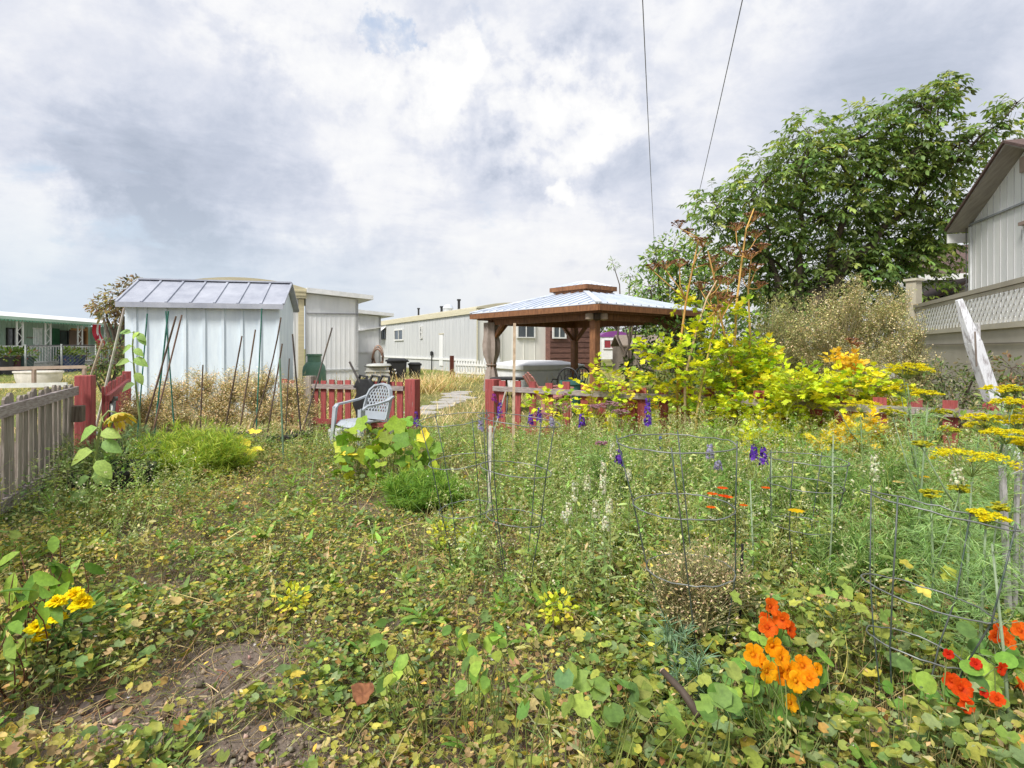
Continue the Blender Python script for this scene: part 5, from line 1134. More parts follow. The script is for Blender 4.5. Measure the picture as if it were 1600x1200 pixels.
bushy_tree('dark_hedge', G(960, 42), cw([(925, 515, 14), (950, 513, 16), (975, 514, 16), (1000, 512, 18), (1025, 515, 18), (1050, 515, 18), (1075, 515, 22)], 42, 1), 'dark purple hedge far beyond the gazebo', 'hedge', [(.03, .03, .028), (.045, .035, .04), (.03, .045, .02)], .3, 1.3, OVATE, .1)
bushy_tree('green_shrub', G(1000, 34), cw([(955, 525, 12), (985, 526, 13), (1010, 528, 14), (1040, 528, 18), (1070, 530, 18)], 34, .6), 'light green shrub row behind the purple-roofed camper', 'shrub', GREENS[1:], .22, 1.0, OVATE, .05)
bushy_tree('dark_shrub', G(1150, 12.5), cw([(1040, 525, 40), (1085, 530, 45), (1130, 520, 45), (1175, 525, 45), (1210, 545, 45), (1120, 570, 50), (1180, 580, 50), (1050, 575, 45), (1000, 575, 30), (1240, 520, 40), (1255, 570, 40)], 12.8, .5), 'dark green dense shrub in the shade behind the yellow plants', 'shrub', [(.03, .055, .018), (.045, .08, .022), (.06, .09, .03)], .10, .9, OVATE, .04)
bushy_tree('red_tinged_shrub', G(172, 13.0), cw([(172, 560, 26), (155, 575, 18), (185, 545, 18), (165, 540, 14), (180, 590, 22), (148, 592, 14)], 13, .3), 'dark shrub with reddish tips between the porch house and the shed', 'shrub', [(.04, .06, .02), (.05, .075, .025), (.09, .05, .035), (.03, .04, .02)], .07, 1.1, OVATE, .04)
bushy_tree('wall_shrub', G(1585, 7.6), cw([(1580, 575, 26), (1595, 610, 30), (1570, 610, 22), (1590, 650, 34), (1612, 590, 30), (1580, 690, 34)], 7.6, .2), 'brown-tipped green shrub against the beige fence at right edge', 'shrub', [(.05, .08, .03), (.08, .11, .05), (.16, .10, .07), (.11, .08, .05)], .06, .8, OVATE, .03)
bushy_tree('fence_shrub', G(1480, 8.4), cw([(1470, 590, 36), (1510, 610, 36), (1440, 600, 34), (1530, 570, 26), (1480, 630, 38), (1420, 630, 36), (1535, 620, 30)], 8.2, .25), 'dark leafy shrub between the leaning post and the seed bush', 'shrub', [(.035, .055, .02), (.05, .08, .03), (.08, .10, .045), (.13, .13, .08)], .055, .8, OVATE, .03)
for tt, q in POT_PLANTS:
    mb = MB(); n = 130; P, d = sball(n, q, (.35, .35, .28)); X, Y, Z = frames(nrm(d + [0, 0, .3]), jit=.4); mb.inst(OVATE, P, X, Y, Z, .16, pal([(.10, .16, .04), (.16, .22, .05), (.06, .10, .03), (.22, .08, .07)], n, .2, [3, 3, 2, .6])); mb.build('foliage', M['leaf'], tt)

# leafy weeds climbing over the right-hand fence and in the left corner
VG = [(.14, .20, .06), (.19, .25, .08), (.24, .27, .10), (.11, .16, .05), (.30, .29, .15)]
bushy_tree('climbing_weed', G(1420, 5.6), cw([(1400, 665, 24), (1430, 690, 26), (1395, 705, 28), (1440, 660, 22), (1420, 730, 30), (1375, 680, 20), (1455, 720, 26)], 5.25, .15), 'leafy weeds over the red fence left of the largest dill umbel', 'weed', VG, .05, .42, OVATE, .008, mat='leaf')
bushy_tree('climbing_weed', G(1530, 5.3), cw([(1500, 660, 24), (1540, 680, 28), (1570, 650, 24), (1520, 720, 30), (1580, 700, 30), (1560, 745, 34), (1600, 670, 26), (1545, 630, 20), (1590, 630, 22)], 5.0, .2), 'leafy weeds over the red fence behind the largest dill umbel', 'weed', VG, .05, .5, OVATE, .008, mat='leaf')
bushy_tree('leafy_weed', G(70, 4.0), cw([(60, 770, 36), (95, 740, 34), (75, 815, 36), (45, 820, 34), (30, 790, 30)], 4.1, .15), 'grey-green leafy weeds at the foot of the grey picket fence', 'weed', [(.10, .15, .06), (.14, .19, .08), (.18, .21, .08), (.08, .12, .05)], .036, .38, OVATE, .005, mat='leaf')
bushy_tree('leafy_weed', G(180, 5.6), cw([(110, 700, 24), (150, 715, 28), (190, 690, 30), (215, 720, 30), (120, 740, 24), (215, 745, 24), (240, 745, 26)], 5.5, .2), 'dark green leafy weeds in front of the red pickets at left', 'weed', [(.09, .14, .05), (.13, .18, .07), (.07, .11, .04), (.2, .2, .09)], .045, .42, NARROW, .005, mat='leaf')
bushy_tree('climbing_weed', G(1330, 6.3), cw([(1290, 720, 26), (1330, 740, 26), (1260, 725, 26), (1360, 745, 24), (1230, 730, 24), (1200, 720, 22), (1110, 690, 24), (1150, 705, 24)], 5.2, .2), 'leafy weeds at the foot of the red fence below the yellow lovage', 'weed', VG, .05, .5, OVATE, .006, mat='leaf')

# ================================================================ SINGLE GARDEN PLANTS
def at(px, py, D): return W(px, py, D)
LOV = [(.38, .42, .022), (.46, .46, .025), (.29, .36, .025), (.16, .25, .028), (.50, .45, .03), (.40, .30, .05)]
LW = [4, 3, 4, 2.6, 1.0, .35]
def spray(mb, st, c, r, n, cols, wts=None, leaf=.075):
    """a clump of lovage leaves: rachis with toothed leaflets"""
    P, d = sball(n, c, (r, r * .9, r * .8), .2); d = nrm(d * [1, 1, .5] + rng.normal(0, .3, (n, 3)) + [0, -.1, .25]); cc = pal(cols, n, .14, wts); side = nrm(np.cross(d, [0, 0, 1.0]))
    st.stems(np.repeat(np.asarray(c)[None], n, 0) - [0, 0, r * .7], P, .003, .0018, (.38, .36, .07), .08, 3)
    for f, s in ((0, -1), (0, 1), (.5, -1), (.5, 1), (1, 0)):
        b = P + d * (f * leaf * 1.25)
        for sp in (-.5, .5) if s == 0 else (0,):
            y = nrm(d * (1.0 if s == 0 else .6) + side * (s + sp) + rng.normal(0, .2, (n, 3))); X, Y, Z = frames(y, jit=.55); sc = leaf * rng.uniform(.7, 1.2, n); mb.inst(WEDGE, b, X, Y, Z, np.stack([sc * 1.1, sc, sc], -1), cc * rng.uniform(.8, 1.15, (n, 1)))
def lovage(base, clumps, label, D, cols=LOV, wts=LW, dens=1.0, jit=.25, leaf=.074):
    t = thing('lovage_plant', base, label, 'lovage', 'yellowing lovage plants along the red fence'); mb = MB(); st = MB()
    for px, py, r in clumps:
        dd = D + rng.uniform(-jit, jit); c = at(px, py, dd); R_ = r / FPX * dd; spray(mb, st, c, R_, int(dens * (10 + r * r / 30)), cols, wts, leaf)
        p0 = np.asarray(base) + [rng.normal(0, .12), rng.normal(0, .08), 0]; st.stems([p0], [c - [0, 0, R_ * .7]], .008, .004, (.36, .36, .08), .06, 4)
    st.build('stem', M['stem'], t); mb.build('foliage', M['leaf'], t); return t
lovage(G(930, 7.1), [(955, 588, 24), (938, 576, 14), (922, 600, 22), (985, 600, 24), (1000, 622, 26), (960, 612, 24), (878, 632, 20), (855, 632, 16), (838, 628, 12), (900, 650, 22), (940, 640, 26), (1000, 650, 26), (1040, 650, 22), (980, 660, 26), (860, 655, 16)], 'yellow-green lovage straggling over the red fence in front of the gazebo post', 7.05, dens=.42)
L2 = lovage(G(1130, 6.75), [(1170, 545, 28), (1192, 560, 30), (1130, 538, 24), (1015, 545, 14), (1040, 552, 22), (1030, 585, 24), (1078, 575, 28), (1120, 566, 32), (1170, 575, 32), (1200, 602, 36), (1160, 620, 38), (1105, 605, 34), (1055, 618, 24), (1095, 520, 20), (1122, 482, 14), (1153, 486, 12), (1065, 470, 12), (1140, 655, 34), (1190, 655, 36), (1110, 640, 26), (1175, 595, 30), (1140, 590, 28), (1215, 630, 30)], 'tallest lovage plant with dry flower stalks, centre of the right-hand fence', 6.35, dens=.8)
lovage(G(1270, 6.35), [(1245, 598, 32), (1290, 606, 32), (1335, 610, 34), (1370, 600, 24), (1240, 640, 36), (1220, 685, 30), (1175, 695, 26), (1262, 680, 30), (1310, 640, 26), (1290, 650, 28), (1270, 620, 28), (1355, 625, 20), (1230, 620, 28), (1200, 670, 30), (1160, 700, 24), (1300, 700, 24), (1240, 705, 24), (1400, 620, 18)], 'broad low lovage plant spreading over the red fence rail right of the tallest one', 5.75, dens=.85)
lovage(G(1335, 5.6), [(1335, 680, 26), (1352, 670, 22), (1320, 690, 18), (1370, 690, 16), (1345, 700, 14), (1385, 715, 12), (1295, 695, 18)], 'orange-yellow lovage leaves in front of the thick red fence post', 5.35, [(.46, .34, .025), (.50, .40, .03), (.36, .32, .03)], None, leaf=.07)
lovage(G(1300, 6.9), [(1305, 570, 12), (1325, 578, 12), (1330, 566, 9)], 'small orange-yellow lovage shoot with a dry brown tip before the seed bush', 6.5, [(.48, .36, .03), (.44, .30, .04)], None, leaf=.07)
def umbel(mb, c, r, n, cols, dots=9, rayc=(.30, .18, .09), drop=.9, dot=.012, ray=.0016):
    """flat-topped umbel: rays from a hub, each with a small tuft"""
    c = np.asarray(c, float); a = rng.uniform(0, 6.28, n); q = np.sqrt(rng.uniform(.02, 1, n)) * r
    tip = c + np.stack([q * np.cos(a), q * np.sin(a), -.28 * q * q / r + rng.normal(0, .005, n)], -1); hub = c - [0, 0, r * drop]
    mb.stems(np.repeat(hub[None], n, 0), tip, ray, ray * .6, rayc, .05, 2)
    e = (tip[:, None] + rng.normal(0, 1, (n, dots, 3)) * np.array([r * .085, r * .085, r * .03])).reshape(-1, 3); X, Y, Z = flat(len(e), .35)
    mb.inst(DOT, e, X, Y, Z, rng.uniform(.7, 1.3, len(e)) * dot, pal(cols, len(e), .12)); return hub
def dry_stalk(t, pts, D, heads, r0=.017, col=(.62, .36, .10), hcols=((.30, .13, .06), (.38, .19, .09), (.22, .10, .06))):
    P = np.array([at(px, py, D) for px, py in pts]); P = np.concatenate([[[P[0][0] + rng.normal(0, .08), D + .1, .0]], P]); mb = MB(); mb.tube(P, np.linspace(r0, r0 * .4, len(P)), 6, pal([col], 1, .15)[0]); s = mb.build('flower_stalk', M['stem'], t)
    for px, py, r in heads:
        mb = MB(); c = at(px, py, D + rng.uniform(-.15, .15)); R_ = r / FPX * D
        hub = umbel(mb, c, R_, 20, hcols, 6, (.50, .24, .09), .9, .021, .003); q = P[len(P) // 2 + rng.integers(0, len(P) - len(P) // 2)]; 
        q = P[np.argmin(np.abs(P[:, 2] - (hub[2] - .22)))]; mb.tube([q, (q + hub) / 2 + [rng.normal(0, .02), 0, -.01], hub], [.008, .006, .005], 5, (.60, .34, .10)); mb.build('seed_head', M['stem'], s)
dry_stalk(L2, [(1060, 560), (1072, 470), (1082, 420), (1092, 372)], 6.4, [(1062, 345, 13), (1075, 358, 10), (1040, 408, 15), (1098, 372, 16), (1112, 398, 14), (1020, 412, 12), (1062, 405, 14)])
dry_stalk(L2, [(1150, 600), (1127, 500), (1115, 430), (1106, 392)], 6.3, [(1118, 408, 18), (1095, 440, 15), (1138, 430, 18), (1110, 455, 15)])
dry_stalk(L2, [(1149, 520), (1150, 480), (1160, 400), (1166, 358), (1178, 326)], 6.35, [(1150, 348, 15), (1176, 332, 17), (1182, 360, 14), (1172, 392, 16), (1142, 385, 15), (1190, 380, 12)])
dry_stalk(L2, [(1172, 525), (1169, 450), (1174, 400)], 6.5, [(1160, 420, 15), (1180, 412, 14), (1186, 440, 12)])
dry_stalk(L2, [(1070, 590), (1090, 510), (1105, 465), (1120, 438)], 6.2, [(1130, 455, 16), (1125, 432, 14)], col=(.62, .44, .26))
dry_stalk(L2, [(1090, 640), (1098, 590), (1112, 530), (1128, 470)], 6.1, [(1140, 462, 15), (1118, 476, 13)], col=(.58, .42, .10))
dry_stalk(L2, [(1330, 590), (1332, 560), (1333, 540)], 6.6, [(1330, 528, 10), (1340, 535, 8)], .008)

# airy bushes gone to seed
def seed_bush(base, clumps, label, D, name='seeding_bush', cols=((.36, .32, .15), (.48, .41, .25), (.27, .29, .12), (.55, .46, .33), (.22, .25, .10)), n=44, group=None, dot=.016, jit=.35, cat='bush'):
    t = thing(name, base, label, cat, group); st = MB(); mb = MB(); base = np.asarray(base, float)
    for px, py, r in clumps:
        c = at(px, py, D + rng.uniform(-jit, jit)); R_ = r / FPX * D; k = int(n * (r / 40) ** 1.5) + 8; P, d = sball(k, c, (R_, R_, R_), .2); o = c + (base - c) * .35 + rng.normal(0, .05, 3)
        st.stems([base + rng.normal(0, .06, 3) * [1, 1, 0]], [o], .012, .006, (.36, .32, .16), .06, 4)
        st.stems(np.repeat(o[None], k, 0), P, .004, .0018, pal([(.38, .34, .17), (.28, .28, .12), (.46, .38, .22)], k), .10, 4)
        m = 9; b = (o + (P - o)[:, None] * rng.uniform(.45, 1, (k, m, 1))).reshape(-1, 3); dd = nrm(rdir(k * m, -.1, 1) + np.repeat(nrm(P - o), m, 0) * .6) * rng.uniform(.06, .2, (k * m, 1)); st.stems(b, b + dd, .0022, .001, pal([(.38, .34, .18), (.28, .30, .12)], k * m), .1, 2)
        e = ((b + dd)[:, None] - (dd)[:, None] * rng.uniform(0, .8, (k * m, 5, 1)) + rng.normal(0, .012, (k * m, 5, 3))).reshape(-1, 3); X, Y, Z = flat(len(e), .9); mb.inst(LEAFLET, e, X, Y, Z, rng.uniform(.7, 1.6, len(e)) * dot * 1.5, pal(cols, len(e), .18))
    st.build('stem', M['stem'], t); mb.build('seed_mass', M['dry'], t); return t
seed_bush(G(1330, 9.0), [(1335, 455, 30), (1300, 470, 32), (1270, 495, 36), (1350, 490, 40), (1315, 515, 46), (1370, 530, 46), (1290, 550, 46), (1340, 570, 50), (1385, 480, 30), (1250, 530, 34)], 'large tan-green bush gone to seed behind the yellow lovage', 8.8, n=46)
seed_bush(G(1420, 8.9), [(1400, 468, 26), (1420, 500, 28), (1410, 540, 36), (1400, 590, 40), (1440, 570, 34), (1350, 600, 38), (1440, 620, 30)], 'tan seeding bush leaning on the end post of the lattice fence', 8.6, n=44)
seed_bush(G(1215, 9.6), [(1200, 490, 26), (1225, 480, 24), (1235, 510, 30), (1195, 520, 26), (1215, 545, 30), (1250, 560, 34)], 'smaller olive seeding bush left of the large tan one', 9.4, n=30, cols=((.22, .23, .09), (.30, .28, .13), (.16, .19, .07)))
drycols = ((.46, .36, .22), (.55, .46, .32), (.38, .28, .16), (.30, .27, .12), (.62, .54, .40))
for i, (px, cl, D, lb) in enumerate(((300, [(285, 618, 30), (310, 602, 28), (320, 635, 30), (262, 612, 24)], 8.9, 'pale dried seed plant in front of the shed, right of the tall sunflower'), (355, [(345, 612, 32), (370, 600, 30), (360, 640, 32), (335, 645, 28)], 8.7, 'bushiest dried tan plant below the middle of the shed'),
     (400, [(395, 612, 28), (412, 596, 26), (400, 645, 30), (420, 640, 22)], 8.5, 'dried tan plant by the right end of the shed above the black trays'), (450, [(445, 630, 26), (460, 610, 22), (455, 655, 28), (480, 640, 22)], 8.3, 'yellowish dried plant between the black trays and the plastic chair'), (225, [(215, 635, 24), (235, 650, 26), (250, 625, 24), (205, 655, 20)], 8.4, 'dried brown plant at the foot of the tall sunflower'), (265, [(262, 648, 26), (285, 655, 22)], 8.0, 'low dried plant behind the lime feathery mound'))):
    seed_bush(G(px, D), cl, lb, D, 'dried_plant', drycols if i < 3 else drycols[:4], 62, 'dried plants along the shed', .015, .2, 'plant')

seed_bush(G(1085, 2.5), [(1060, 900, 40), (1110, 910, 36), (1085, 940, 40), (1140, 920, 24)], 'dead tan tangle standing inside the nearest wire cage', 2.42, 'dried_plant', ((.40, .31, .20), (.32, .23, .14), (.46, .38, .26), (.30, .30, .12)), 26, 'dried plants', .008, .06, 'plant')
# small yellow-lime clumps in the mat
for px, py, D, lb in ((690, 832, 3.9, 'yellow-lime weed clump left of the dark-green-legged cage'), (735, 838, 3.8, 'second yellow-lime weed clump at the foot of the dark-green-legged cage'), (868, 948, 2.75, 'yellow-lime weed clump left of the dead tangle in the nearest cage'), (455, 935, 2.9, 'yellowish weed clump in the middle of the low mat'), (150, 850, 3.7, 'yellow-green low clump below the nodding sunflower')):
    c = at(px, py, D); b = np.array([c[0], D, 0.]); t = thing('yellow_weed', b, lb, 'weed', 'yellow-lime weed clumps in the mat'); mb = MB(); st = MB(); n = 70; P, d = sball(n, c, (.085, .085, .07)); st.stems(np.repeat(b[None], 14, 0), P[:14], .0025, .0015, (.3, .3, .08), .1, 3); X, Y, Z = frames(nrm(d + [0, 0, .4]), jit=.5); mb.inst(OVATE, P, X, Y, Z, rng.uniform(.02, .042, n)[:, None] * [1.6, 1, 1], pal([(.34, .36, .03), (.28, .33, .03), (.42, .38, .04)], n)); st.build('stem', M['stem'], t); mb.build('foliage', M['leaf'], t)

# feathery mounds
def feathery(base, r, h, label, cols, n=900, L=.09, name='feathery_plant', group=None):
    t = thing(name, base, label, 'plant', group); base = np.asarray(base, float); mb = MB(); st = MB(); k = n // 14; a = rng.uniform(0, 6.28, k); q = np.sqrt(rng.random(k)) * r; top = base + np.stack([q * np.cos(a), q * np.sin(a), h * (1 - .45 * (q / r) ** 2) * rng.uniform(.35, 1.15, k)], -1); b = base + (top - base) * [.35, .35, 0]; st.stems(b, top, .004, .0015, pal([cols[0]], k), .08, 3)
    m = 14; f = rng.uniform(.25, 1, (k, m, 1)); P = (b[:, None] + (top - b)[:, None] * f).reshape(-1, 3); d = nrm(rdir(k * m, -.1, .8) + np.repeat(nrm(top - b), m, 0) * .5)
    for j in range(7):
        dj = nrm(d + rng.normal(0, .42, d.shape)); X, Y, Z = frames(dj, jit=.6); mb.inst(FINE, P + d * (L * .09 * j), X, Y, Z, np.stack([np.full(len(P), L * 1.5), rng.uniform(.5, 1.1, len(P)) * L, np.full(len(P), L)], -1), pal(cols, len(P), .16))
    st.build('stem', M['stem'], t); mb.build('foliage', M['leaf'], t); return t
LIME = [(.17, .25, .03), (.23, .29, .035), (.12, .20, .03), (.28, .31, .06)]
feathery(G(300, 6.1), .62, .58, 'bright lime-green feathery mound in front of the dried plants', LIME, 2600, .11)
feathery(G(660, 5.0), .42, .32, 'bright green feathery mound right of the yellowing squash', [(.11, .20, .03), (.16, .24, .04), (.08, .16, .03)], 1900, .09)
feathery(G(200, 6.0), .35, .55, 'grey-green feathery plant between the red fence and the lime mound', [(.10, .16, .07), (.14, .19, .09), (.08, .13, .06)], 1300, .09)
feathery(G(130, 5.4), .32, .6, 'dark leafy plant in front of the red corner post', [(.09, .14, .05), (.13, .17, .07), (.17, .19, .08)], 900, .08)
feathery(G(1065, 2.15), .13, .34, 'bluish feathery sprig at the foot of the nearest wire cage', [(.10, .17, .11), (.13, .20, .13)], 300, .06)

FEN = [(.12, .20, .06), (.17, .26, .09), (.10, .17, .05), (.22, .30, .12)]
for px, D, r, h, lb in ((1255, 4.0, .34, .72, 'feathery green fennel clump in front of the yellow lovage'), (1385, 3.9, .36, .78, 'feathery fennel clump below the red fence rail, left of the dill'), (1455, 3.0, .28, .62, 'grey-green fennel clump at the foot of the largest dill umbel'), (1560, 2.6, .26, .60, 'fennel clump by the loose white pickets'), (1120, 4.6, .36, .66, 'fennel clump behind the nearest wire cage'), (960, 4.9, .4, .62, 'wispy fennel clump behind the white flower spikes'), (1330, 3.0, .26, .50, 'low fennel clump between the two right-hand wire cages')):
    feathery(G(px, D), r, h, lb, FEN, 1100, .085, 'fennel_plant', 'feathery fennel clumps at right')

# squash and broad-leaved plants
def broad(name, base, leaves, label, cat, cols, size, tpl=SQUASH, h=.4, tilt=.55, stem=(.25, .30, .07), face=(0, -.55, .8), mat='leaf', wts=None, w=1.0):
    """leaves: list of (px,py,D,scale); each on its own stalk from the base"""
    t = thing(name, base, label, cat); st = MB(); mb = MB(); base = np.asarray(base, float); k = len(leaves)
    P = np.array([at(px, py, D) for px, py, D, s in leaves]) + rng.normal(0, size * .25, (k, 3)); s = np.array([q[3] for q in leaves]) * size; b = base + rng.normal(0, .06, (k, 3)) * [1, 1, 0]; b[:, :2] += (P - b)[:, :2] * .72
    st.stems(b, P, .02 * size ** .5 * .6, .006 * size ** .5, stem, .12, 4)
    n = nrm(np.asarray(face) + rng.normal(0, tilt, (k, 3))); y = nrm(np.stack([P[:, 0] - base[0], P[:, 1] - base[1], np.full(k, -.12)], -1) + rng.normal(0, .15, (k, 3))); X = nrm(np.cross(y, n)); Z = np.cross(X, y)
    mb.inst(tpl, P, X, nrm(y), Z, np.stack([s * w, s, s], -1), pal(cols, k, .15, wts)); st.build('stem', M['stem'], t); mb.build('foliage', M[mat], t); return t
SQ = [(.13, .22, .03), (.19, .26, .03), (.09, .17, .025), (.28, .30, .035), (.42, .33, .04)]
lv = [(float(x), float(y), D, s) for x, y, D, s in [(540, 715, 5.9, 1), (560, 690, 6.0, 1.1), (585, 700, 5.9, 1.05), (610, 680, 6.1, 1.2), (605, 665, 6.2, 1), (640, 690, 6.0, 1.15), (660, 685, 6.1, 1.1), (575, 672, 6.2, .9), (530, 700, 6.0, .9), (625, 700, 5.8, 1.1), (595, 725, 5.7, .9), (560, 725, 5.7, .9), (650, 710, 5.8, 1), (680, 700, 6, .9), (645, 670, 6.2, 1), (590, 690, 6.1, 1), (550, 740, 5.6, .8), (615, 735, 5.6, .85), (545, 690, 6.1, .8), (630, 715, 5.8, .9), (670, 720, 5.8, .85), (525, 730, 5.8, .7)]]
lv = lv + [(x + rng.uniform(-22, 22), y + rng.uniform(-16, 22), D - rng.uniform(-.1, .25), s * .85) for x, y, D, s in lv] + [(x + rng.uniform(-14, 14), y + rng.uniform(2, 18), D - rng.uniform(0, .3), s * .8) for x, y, D, s in lv]
broad('squash_plant', G(600, 6.05), lv, 'large yellow-green squash plant in front of the plastic chair', 'squash plant', SQ, .19, h=.4, tilt=.7,  wts=[4, 3, 3, 1.2, .6])
for px, py, s, lb in ((586, 708, .11, 'a'), (560, 728, .08, 'b'), (588, 732, .09, 'c')): pass
broad('squash_plant', G(380, 6.9), [(385, 690, 6.6, 1), (400, 695, 6.5, 1.1), (375, 712, 6.4, .9), (395, 718, 6.4, .95), (360, 705, 6.6, .9), (408, 712, 6.5, .8), (385, 725, 6.3, .8), (398, 683, 6.7, .8)], 'smaller yellow-leaved squash plant right of the lime feathery mound', 'squash plant', [(.36, .38, .04), (.44, .37, .04), (.28, .34, .04), (.48, .35, .05)], .18)
dk = [(x, y, d, s) for x, y, d, s in [(20, 935, 3.0, 1), (45, 890, 3.2, 1.1), (70, 870, 3.35, 1.1), (100, 880, 3.3, 1), (60, 905, 3.1, 1.1), (85, 915, 3.05, 1), (30, 965, 2.8, .9), (20, 900, 3.2, 1.1), (110, 900, 3.2, .8), (50, 860, 3.4, 1), (5, 880, 3.3, 1), (40, 930, 3.0, 1), (70, 940, 2.9, .9), (10, 985, 2.7, .9), (25, 1010, 2.6, .9), (95, 862, 3.4, .9), (0, 950, 2.9, 1)]]
dk = [(x, y, d * .80, s) for x, y, d, s in dk]
dk = dk + [(x + rng.uniform(-12, 12), y + rng.uniform(-10, 25), d, s * .85) for x, y, d, s in dk]
broad('dock_plant', G(40, 2.55), dk, 'clump of long green dock leaves at the lower left by the concrete slab', 'dock plant', [(.08, .16, .025), (.12, .20, .03), (.16, .24, .04), (.06, .12, .02)], .14, OVATE, face=(.1, -.6, .7), stem=(.20, .07, .05), w=.85)
broad('broad_leaf_weed', G(740, 2.25), [(722, 1000, 2.05, 1), (735, 975, 2.1, 1.1), (752, 985, 2.05, 1), (765, 1000, 2.0, 1), (745, 1015, 1.95, 1.1), (728, 1035, 1.9, 1), (770, 1030, 1.9, .9), (755, 1045, 1.85, 1), (790, 1000, 2.05, .8), (712, 985, 2.1, .8), (740, 1060, 1.82, .9), (620, 1015, 1.95, .9), (600, 1000, 2.0, .9), (625, 1035, 1.9, 1), (612, 1050, 1.86, .8), (642, 1015, 1.95, .9), (590, 1020, 1.95, .8), (605, 975, 2.1, .8)] * 2, 'bright green broad-leaved seedling clump at bottom centre', 'plant', [(.11, .20, .04), (.16, .25, .04), (.20, .26, .045), (.08, .15, .035)], .062, OVATE, face=(0, -.5, .75), w=1.5)
broad('broad_leaf_weed', G(860, 1.75), [(880, 1075, 1.62, 1), (905, 1060, 1.68, 1.1), (860, 1085, 1.6, 1), (935, 1070, 1.66, 1.1), (985, 1090, 1.6, 1.1), (1010, 1110, 1.55, 1), (950, 1110, 1.55, 1), (900, 1105, 1.55, 1.1), (1010, 1080, 1.62, 1.1), (840, 1060, 1.7, .9), (1120, 1085, 1.6, 1.1), (1150, 1070, 1.65, 1), (1140, 1105, 1.56, 1.1), (1100, 1110, 1.55, .9), (1050, 1120, 1.52, 1), (820, 1100, 1.55, .9)] * 2, 'mid-green leafy plant along the bottom edge left of the fallen branch', 'plant', [(.08, .15, .035), (.12, .19, .045), (.16, .21, .05), (.07, .12, .045)], .06, t_mallow(7, .2, .1), face=(0, -.4, .9))
broad('yellowing_vine', G(1330, 2.4), [(x, y, d, s) for x, y, d, s in [(1330, 920, 2.25, 1), (1350, 930, 2.2, .8), (1345, 945, 2.15, 1), (1380, 965, 2.1, .9), (1300, 935, 2.2, .9), (1270, 925, 2.25, .8), (1335, 955, 2.1, .7), (1210, 935, 2.2, .8), (1240, 950, 2.15, .8), (1160, 930, 2.2, .9), (1440, 930, 2.2, .9), (1475, 900, 2.3, 1), (1320, 905, 2.3, .9), (1425, 880, 2.4, .9)]], 'yellow-blotched broad leaves between the two right-hand wire cages', 'plant', [(.24, .25, .05), (.17, .23, .05), (.13, .20, .05), (.34, .28, .06)], .06, SQUASH, face=(0, -.35, .95))

# sunflowers
def sunflower(pts, D, leaves, head, label, petals=True, r0=.012):
    P = np.array([at(px, py, D) for px, py in pts]); P = np.concatenate([[[P[0][0], D + .02, 0.0]], P]); t = thing('sunflower', P[0], label, 'sunflower', 'sunflowers by the red fence'); mb = MB(); mb.tube(P, np.linspace(r0, r0 * .55, len(P)), 7, (.28, .34, .12)); s = mb.build('stem', M['stem'], t)
    for lx, ly, sc, ax, az in leaves:
        mb = MB(); c = at(lx, ly, D - .05); j = P[np.argmin(np.linalg.norm(P - c, axis=1))]; a0 = j + (c - j) * .1; y = nrm(np.array([[ax, -.25, az]])); X, Y, Z = frames(y, np.array([[rng.uniform(-.3, .3), -.75, .65]])); mb.inst(t_ovate(.66, .17, .5), np.array([c]), X, Y, Z, np.array([[sc, sc, sc]]) * .74, pal([(.18, .27, .08), (.24, .33, .09), (.13, .21, .07)], 1, .1)); mb.stems([j], [c], .004, .003, (.26, .32, .11), .12, 3); mb.build('leaf', M['leaf'], t)
    if head:
        hx, hy, rr = head; c = at(hx, hy, D - .06); mb = MB(); n = nrm(np.array([.45, -.35, -.82])); u = nrm(np.cross(n, [0, 1, 0])); v = np.cross(n, u)
        prof = [(0, -.35), (.55, -.32), (.95, -.12), (1.0, .05), (.8, .16), (0, .2)]; ang = np.arange(14) / 14 * 6.283
        V = np.concatenate([c + rr * (q * (np.cos(ang)[:, None] * u + np.sin(ang)[:, None] * v) + h * n) for q, h in prof]); f = [(i * 14 + q, i * 14 + (q + 1) % 14, (i + 1) * 14 + (q + 1) % 14, (i + 1) * 14 + q) for i in range(5) for q in range(14)]
        cols = np.repeat(np.array([(.30, .38, .10)] * 3 + [(.42, .40, .10), (.30, .20, .06), (.25, .15, .05)]), 14, 0); mb.add(V, f, cols); hd = mb.build('flower_head', M['leaf'], t)
        mb = MB(); k = 22; a = np.arange(k) / k * 6.283; rad = np.cos(a)[:, None] * u + np.sin(a)[:, None] * v; y = nrm(rad * .8 + n * .75 + rng.normal(0, .22, (k, 3))); X, Y, Z = frames(y, rad + .01); mb.inst(NARROW, c + rad * rr * .95, X, Y, Z, np.stack([np.full(k, rr * 1.6), rng.uniform(.6, 1.1, k) * rr * 1.3, np.full(k, rr)], -1), pal([(.62, .46, .04), (.66, .52, .12), (.45, .40, .10)], k)); mb.build('petals', M['petal'], hd)
    return t
sunflower([(130, 800), (142, 760), (150, 710), (156, 670), (161, 652), (170, 642), (182, 645)], 4.3, [(152, 668, .22, -.8, -.35), (160, 690, .2, .85, -.3), (145, 705, .26, -.9, -.25), (158, 675, .19, .8, .0), (148, 735, .2, .7, -.6), (140, 745, .16, -.7, -.3), (163, 660, .12, .8, .35), (150, 720, .22, .75, -.55), (135, 770, .18, -.7, -.1)], (186, 652, .062), 'nodding sunflower with drooping head in front of the red picket fence')
